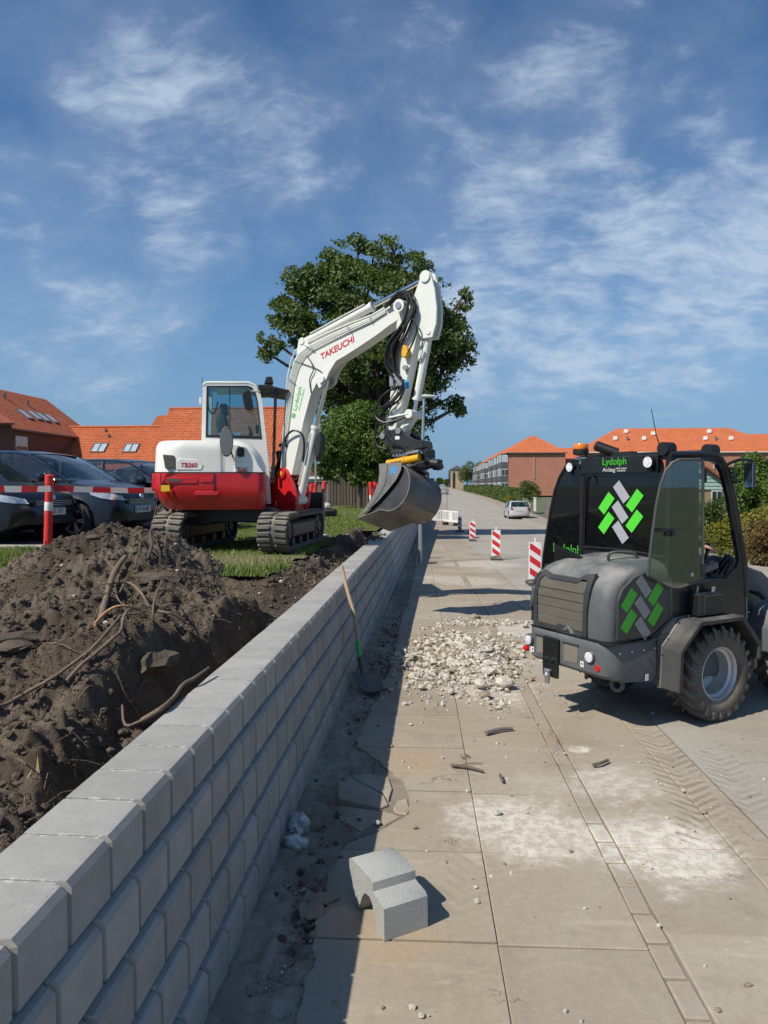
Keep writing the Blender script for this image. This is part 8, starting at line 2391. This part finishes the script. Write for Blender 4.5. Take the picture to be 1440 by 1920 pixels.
# chips, sticks, stones on the slabs
M_stick = mat('stick_bark', (.13, .095, .07), .9, var=.3, scale=20, bump=.5)
def stick(pxs, r, label, m=M_stick, taper=None):
    P = [PZ(x, y, .012) for x, y in pxs]; c = P[0].copy(); T = empty('stick', tuple(c), 0, label, 'stick')
    mb = MB(Matrix.Translation(-c)); mb.tube([p + Vector((0, 0, .6 * r + .004 * (i % 2))) for i, p in enumerate(P)], r, n=8, smooth=3, taper=taper or [r * (1 - .12 * i) for i in range(len(P))]); mb.build('wood', m, T); return T
stick([(846, 1437), (872, 1440), (906, 1448)], .011, 'short brown stick lying across the slab joint'); s2_ = stick([(1112, 1436), (1126, 1434), (1140, 1427)], .012, 'thick curved bark piece beside the tyre prints')
stick([(911, 1377), (935, 1371), (961, 1368)], .016, 'flat grey splinter of wood in front of the rubble heap', M_wood); stick([(938, 1455), (940, 1462), (943, 1468)], .010, 'tiny dark twig below the brown stick')
stick([(870, 1415), (880, 1419), (868, 1422), (864, 1416)], .004, 'thin curled root fibre above the brown stick'); stick([(850, 1437), (880, 1433), (905, 1431)], .003, 'hair-thin twig lying on the brown stick')
for i, (px, py, s, mm, lb) in enumerate([(894, 1692, .014, M_lime, 'white pebble right of the loose block'), (932, 1527, .022, M_lime, 'pale green-grey chip on the dusty slab'), (1281, 1484, .016, M_lime, 'round pebble on the edging line of the footpath'), (1320, 1525, .018, M_lime2, 'small dark pebble on the edging line'),
                                      (1405, 1494, .012, M_lime2, 'dark pebble at the edge of the road'), (945, 1622, .012, M_lime2, 'brown chip on the slab by the sett strip'), (790, 1906, .011, M_lime, 'tiny white pebble near the bottom of the picture'), (1059, 1414, .012, M_lime, 'white pebble on the sett strip'), (876, 1484, .011, M_lime, 'white chip in the slab joint'),
                                      (770, 1360, .016, M_lime, 'oval pebble beside the wall shadow'), (708, 1545, .018, M_lime, 'rounded stone stuck in the broken slab crack'), (1070, 1597, .010, M_lime2, 'small chip in a slab joint')]):
    q = PZ(px, py, 0); rock((q.x, q.y, s * .45), s, mm, lb, 40 + i, sq=(1.2, 1, .7))
# crumpled plastic scraps by the wall
M_bag = mat('plastic_film', (.48, .50, .50), .35, var=.1, spec=.6)
for (px, py, s, lb) in ((560, 1562, .06, 'crumpled clear plastic scrap standing against the wall foot'), (552, 1590, .06, 'crumpled clear plastic scrap lying on the dirt')):
    q = PZ(px, py, .0); bm = bmesh.new(); bmesh.ops.create_icosphere(bm, subdivisions=3, radius=1)
    rr = random.Random(px)
    for v in bm.verts:
        n_ = float(vnoise(np.array([v.co.x * 3 + px]), np.array([v.co.y * 3 + v.co.z * 2]), 3)[0]); v.co = v.co * (.5 + .9 * n_) ; v.co.z *= .7 if py > 1580 else 1.2
    mb = MB(); mb.bm(bm); mb.v = [(x * s, y_ * s * .7, z * s) for x, y_, z in mb.v]; o = mb.build('plastic_scrap', M_bag, smooth=20); o.location = (q.x, q.y, s * .5); tag(o, lb, 'plastic scrap')

# rubble heap of mortar lumps
rg = np.random.default_rng(12)
def gauss_pts(cx_, cy_, sx, sy, n): return np.stack([rg.normal(cx_, sx, n), rg.normal(cy_, sy, n)], -1)
hc = PZ(860, 1225); c2_ = PZ(900, 1265); c3_ = PZ(1000, 1215); c4_ = PZ(915, 1165); c5_ = PZ(800, 1260)
pts = np.concatenate([gauss_pts(hc.x, hc.y, .27, .50, 900), np.concatenate([gauss_pts(rg.normal(hc.x, .34), rg.normal(hc.y, .6), .09, .12, 55) for _q in range(16)]), gauss_pts(c2_.x, c2_.y, .20, .35, 700), gauss_pts(c3_.x, c3_.y, .30, .30, 500), gauss_pts(c4_.x, c4_.y, .26, .12, 650), gauss_pts(PZ(860, 1165).x, PZ(860, 1165).y, .12, .15, 220), gauss_pts(c5_.x, c5_.y, .22, .5, 900), gauss_pts(PZ(930, 1320).x, PZ(930, 1320).y, .09, .14, 120),
                      np.stack([rg.uniform(-.4, 2.2, 900), rg.uniform(2.2, 10, 900)], -1), gauss_pts(PZ(990, 1130).x, PZ(990, 1130).y, .8, .5, 200)])
dist = np.exp(-(((pts[:, 0] - hc.x) / .42) ** 2 + ((pts[:, 1] - hc.y) / .75) ** 2) / 1.2)
hgt = .075 * dist + .03 * np.exp(-(((pts[:, 0] - c4_.x) / .35) ** 2 + ((pts[:, 1] - c4_.y) / .2) ** 2))
sz = (.0035 + .026 * rg.uniform(0, 1, len(pts)) ** 3.6) * (1 + .9 * dist)
far_ = np.arange(len(pts)) >= len(pts) - 1100; sz = np.where(far_, sz * .45, sz)
ok = pts[:, 0] > -.62; pts, hgt, sz = pts[ok], hgt[ok], sz[ok]
z = zg(pts[:, 1]) + hgt * rg.uniform(.75, 1.0, len(pts)) + sz * .35
mi = (rg.uniform(0, 1, len(pts)) > .68).astype(int)
scatter('rubble', np.column_stack([pts, z]), sz, rock_protos(10, 1, 21, .42), [M_lime, M_lime2], mi=mi, seed=9)
# low bed of crumbs under it
xs = np.arange(-.6, 1.5, .02); ys = np.arange(4.6, 10.4, .025); X, Y = np.meshgrid(xs, ys)
E1 = np.exp(-(((X - hc.x) / .42) ** 2 + ((Y - hc.y) / .75) ** 2)); E2_ = np.exp(-(((X - c4_.x) / .40) ** 2 + ((Y - c4_.y) / .22) ** 2)); E3 = np.exp(-(((X - c3_.x) / .30) ** 2 + ((Y - c3_.y) / .28) ** 2)); E4 = np.exp(-(((X - c2_.x) / .22) ** 2 + ((Y - c2_.y) / .35) ** 2))
Z = zg(Y) - .030 + .085 * E1 + .075 * E2_ + .04 * E3 + .045 * E4 + .03 * (fbm(X * 7, Y * 7, 4, 77) - .5) + .02 * (vnoise(X * 32, Y * 32, 78) - .5)
n0, n1 = X.shape; idx = np.arange(n0 * n1).reshape(n0, n1); F = np.stack([idx[:-1, :-1], idx[:-1, 1:], idx[1:, 1:], idx[1:, :-1]], -1).reshape(-1, 4)
zf = (Z - zg(Y)).ravel(); F = F[(zf[F] > -.012).any(1)]
M_crumb = pos_mat('mortar_crumbs', (.36, .32, .26), (), (), tint2=(.27, .22, .165), bump=.9, speck=1.0)
np_mesh('rubble_bed', np.stack([X, Y, Z], -1).reshape(-1, 3), F, M_crumb, 'stuff', True)
for i, (px, py, s, mm, lb) in enumerate([(945, 1287, .080, M_lime, 'largest white mortar lump at the near right of the heap'), (918, 1264, .072, M_lime, 'round white mortar lump behind the two front ones'), (900, 1288, .062, M_lime, 'white lump with a dark chip, left of the largest'), (908, 1308, .050, M_lime2, 'dark brown clump in front of the white lumps'), (846, 1300, .034, M_lime, 'angular white lump at the near left of the heap'),
                                      (890, 1158, .070, M_lime2, 'dark-topped lump at the far edge of the heap'), (984, 1172, .045, M_lime, 'white lump next to the loader bumper'), (868, 1220, .055, M_lime, 'slab-like pale lump in the middle of the heap'), (818, 1245, .040, M_lime2, 'brown wedge at the left of the heap'), (914, 1195, .040, M_lime, 'pale lump right of the heap top'),
                                      (790, 1292, .034, M_lime, 'white lump beside the wall shadow'), (950, 1216, .026, M_lime, 'lone flat pale lump right of the heap'), (835, 1225, .045, M_lime, 'pale flat lump on the left slope of the heap')]):
    q = PZ(px, py + s * 60, 0); rock((q.x, q.y, s * .62 + float(zg(q.y)) + .01), s, mm, lb, 60 + i, sq=(1.1, 1, .85), cat='mortar lump', name='mortar_lump')
# dark crumbs in the shade by the wall
pts = np.concatenate([np.stack([rg.uniform(-.72, -.40, 500), rg.uniform(1.5, 12, 500)], -1), gauss_pts(-.5, PZ(690, 1260).y, .10, .6, 200), gauss_pts(-.52, PZ(600, 1690).y, .07, .25, 120), gauss_pts(-.52, 8.6, .1, 1.2, 300)])
sz = .003 + .022 * rg.uniform(0, 1, len(pts)) ** 4; ok = (pts[:, 0] > -.74); pts, sz = pts[ok], sz[ok]
scatter('wall_foot_crumbs', np.column_stack([pts, zg(pts[:, 1]) - .012 + sz * .4]), sz, rock_protos(10, 1, 25, .28), [M_lime2, M_clod], mi=(rg.uniform(0, 1, len(pts)) > .35).astype(int), seed=19)
for i, (px, py, s, lb) in enumerate([(603, 1690, .055, 'dark clod in the hollow beside the loose block'), (590, 1712, .050, 'lower dark clod beside the broken slab'), (700, 1268, .045, 'dark lump beside the shovel blade'), (725, 1178, .05, 'dark lump of asphalt by the far wall foot'), (713, 1290, .06, 'flat dark asphalt piece in the wall shadow')]):
    q = PZ(px, py, 0); rock((q.x, q.y, s * .2), s, M_lime2, lb, 80 + i, cat='clod', name='clod', sq=(1.3, 1, .5))
N = 9000
x = -.74 + .36 * rg.uniform(0, 1, N) ** 1.2; y = 1.4 + 11 * rg.uniform(0, 1, N) ** 1.4; k_ = fbm(x * 5, y * 5, 3, 91) > .44; x, y = x[k_], y[k_]
sz = .0022 + .008 * rg.uniform(0, 1, len(x)) ** 3
scatter('fine_crumbs', np.column_stack([x, y, zg(y) - .010 + sz * .3]), sz, octa, [M_dirt, M_lime2, M_lime], mi=np.minimum(2, (rg.uniform(0, 1, len(x)) ** 2 * 3)).astype(int), seed=29)
# straws at the wall foot
rr = random.Random(4)
mb = MB()
for k in range(46):
    x = rr.uniform(-.70, -.50); y = PZ(600, 1530).y + rr.uniform(-.22, .35); a = rr.uniform(0, 6.28); L_ = rr.uniform(.05, .16); mb.tube([(x, y, .0), (x + math.cos(a) * L_ * .5, y + math.sin(a) * L_ * .5, .02 + rr.uniform(0, .02)), (x + math.cos(a) * L_, y + math.sin(a) * L_, .005)], .0014, n=4)
tag(mb.build('straw', mat('straw', (.30, .24, .15), .8)), kind='stuff')

# ================================================================== roots and branches in the soil
M_root = mat('root_bark', (.17, .125, .088), .9, var=.35, scale=14, bump=.6, bscale=60); M_rootd = mat('dark_root', (.095, .070, .052), .9, var=.35, scale=14, bump=.6); M_torn = mat('torn_wood', (.52, .27, .12), .7, var=.3, scale=18)
def c6(x, y): return (x / 3.0, 960 + y / 3.0)
def root(pts, r, label, m=M_root, lift=.02, r1=None, branches=()):
    P = [on_soil(*c6(*p)) for p in pts]
    # keep neighbours from jumping behind folds
    for i in range(1, len(P)):
        if abs(P[i].y - P[i - 1].y) > .9: P[i] = PY(*c6(*pts[i]), P[i - 1].y)
    n = len(P); P = [p + Vector((0, -.02, lift * (1 + 1.2 * math.sin(math.pi * i / max(1, n - 1))))) for i, p in enumerate(P)]
    c = P[0].copy(); T = empty('root', tuple(c), 0, label, 'root'); r1 = r * .45 if r1 is None else r1
    r *= .72; r1 *= .72
    mb = MB(Matrix.Translation(-c)); mb.tube(P, r, n=9, smooth=5, taper=[r + (r1 - r) * i / (n - 1) for i in range(n)])
    # knobbly
    mb.v = [(x + .25 * r * (random.random() - .5), y + .25 * r * (random.random() - .5), z + .25 * r * (random.random() - .5)) for x, y, z in mb.v]
    mb.build('stem', m, T, smooth=60)
    for bp_, br_ in branches:
        Q = [on_soil(*c6(*p)) + Vector((0, -.02, lift)) for p in bp_]; mb = MB(Matrix.Translation(-c)); mb.tube(Q, br_, n=7, smooth=4, taper=[br_ * (1 - .6 * i / (len(Q) - 1)) for i in range(len(Q))]); mb.build('side_root', m, T, smooth=60)
    return T
root([(575, 640), (600, 560), (635, 440), (670, 360), (710, 280)], .036, 'thick grey-brown root stump standing in the middle of the heap', r1=.036, lift=.05, branches=[([(655, 350), (630, 330), (608, 310)], .012)])
root([(845, 580), (800, 530), (740, 490), (680, 495), (640, 490), (600, 470), (560, 440)], .017, 'pale crooked root arching right of the thick stump', lift=.07, branches=[([(680, 495), (700, 450), (720, 410)], .010), ([(660, 510), (690, 560), (760, 590)], .007)])
root([(0, 1115), (60, 1110), (180, 1050), (300, 990), (420, 910), (520, 830), (600, 740), (660, 660), (700, 610), (800, 590)], .016, 'long brown root sweeping from the left edge up to the stump', lift=.03, r1=.012)
root([(390, 998), (470, 940), (560, 890), (640, 830), (690, 780), (705, 690), (740, 620), (795, 590)], .017, 'long root with pale torn tip curving below the stump', lift=.06, r1=.012)
root([(540, 680), (600, 650), (660, 630), (720, 610), (780, 595)], .016, 'torn root with raw orange wood beside the stump', M_torn, lift=.06)
root([(870, 720), (870, 660), (895, 560), (918, 490), (912, 430)], .012, 'upright thin root right of the arching one', lift=.08)
root([(900, 590), (950, 640), (1000, 660), (1070, 670)], .013, 'short grey root pointing at the trench', lift=.05, branches=[([(1000, 660), (1040, 690), (1060, 692)], .006)])
root([(1440, 690), (1300, 690), (1180, 700), (1120, 712)], .008, 'thin dark root hanging along the trench top', M_rootd)
root([(1320, 625), (1270, 660), (1220, 700), (1175, 770)], .007, 'thin forked twig reaching over the trench', M_root, lift=.1)
root([(1300, 395), (1280, 450), (1250, 545)], .006, 'hair-thin root on the turf bank', M_root, lift=.1)
root([(590, 890), (640, 950), (690, 1080), (720, 1130), (790, 1190)], .010, 'thin pale root hanging down into the hollow', M_root, lift=.06, branches=[([(740, 1115), (760, 1105), (770, 1100)], .006)])
root([(95, 800), (180, 780), (260, 770), (350, 772), (440, 800)], .008, 'thin root lying left of the long sweeping one', M_root)
root([(760, 360), (790, 290), (800, 230), (790, 195), (780, 180)], .014, 'reddish root sticking up above the stump', M_rootd, lift=.07)
root([(830, 310), (860, 260), (850, 200), (880, 160), (905, 148)], .022, 'bent dark root on top of the heap', M_rootd, lift=.07)
root([(850, 180), (880, 120), (890, 80), (900, 40)], .006, 'thin whip of root rising in front of the far track', M_root, lift=.12)
root([(1165, 330), (1190, 290), (1180, 260), (1140, 250)], .008, 'small dark root loop at the right foot of the heap', M_rootd, lift=.05)
root([(345, 565), (380, 575), (410, 588)], .008, 'short pale splinter on the left slope of the heap', M_root, lift=.03)
root([(780, 1060), (830, 1040), (860, 1028)], .006, 'short pale twig in the trench', M_root, lift=.05); root([(450, 1088), (510, 1060), (560, 1022)], .007, 'pale twig left of the hollow', M_root, lift=.04)
root([(1040, 1005), (1120, 995), (1200, 980), (1290, 962)], .004, 'hair-thin twig lying on the wall top', M_rootd)
# the long branch that leans on the wall top
def wt(px, py, z=.846): return PZ(px, py, z)
P = [on_soil(*c6(780, 1215)) + Vector((0, 0, .1)), wt(*c6(800, 1170), .80), wt(*c6(900, 1110), .86), wt(*c6(980, 1040), .865), wt(*c6(1030, 970), .87), wt(*c6(1100, 930), .88), wt(*c6(1175, 875), .89)]
T = empty('branch', tuple(P[1]), 0, 'bare branch leaning out of the trench onto the wall top', 'branch'); mb = MB(Matrix.Translation(-P[1])); mb.tube(P[1:], .009, n=8, smooth=4, taper=[.011, .011, .010, .009, .009, .006]); mb.build('stem', M_root, T, smooth=60)
mb = MB(Matrix.Translation(-P[1])); mb.tube([P[1], P[1] + Vector((-.12, .1, -.06)), P[1] + Vector((-.2, .25, -.02))], .006, n=7, smooth=3); mb.build('side_twig', M_root, T, smooth=60)
# fibrous roots in the bank
rr = random.Random(14); mb = MB()
for k in range(420):
    y = rr.uniform(2.4, 13); x = -rr.uniform(1.25, 2.6); z = float(soil_h(x, y, False)) + rr.uniform(-.01, .05); a = rr.uniform(0, 6.28); L_ = rr.uniform(.05, .22)
    mb.tube([(x, y, z), (x + math.cos(a) * L_ * .5, y + math.sin(a) * L_ * .5, z + rr.uniform(-.01, .05)), (x + math.cos(a) * L_, y + math.sin(a) * L_, z + rr.uniform(-.06, .04))], rr.uniform(.0012, .003), n=4)
tag(mb.build('root_fibres', M_root), kind='stuff')
# chunky clods
for i, (px, py, s, lb) in enumerate([(15, 745, .14, 'large lump of roots and earth at the left edge'), (60, 780, .11, 'second lump of torn roots near the left edge'), (860, 390, .15, 'fat dark root-bound clod right of the thick stump'), (860, 860, .14, 'root-bound clod overhanging the trench'), (520, 150, .07, 'grey clod on the heap crest')]):
    q = on_soil(*c6(px, py)); rock((q.x, q.y + .04, q.z + s * .15), s, M_clod, lb, 90 + i, cat='clod', name='earth_clod', sq=(1.5, 1, .6))
# debris on the wall top farther along
q = PZ(697, 1012, .85)
scatter('wall_top_dirt', np.column_stack([np.clip(rg.normal(q.x - .05, .10, 160), -1.14, -.9), rg.normal(q.y + .6, .5, 160), .845 + rg.uniform(0, .05, 160)]), .008 + .03 * rg.uniform(0, 1, 160) ** 2, rock_protos(6, 1, 31), [M_clod, M_lime2], mi=(rg.uniform(0, 1, 160) > .7).astype(int), seed=23)
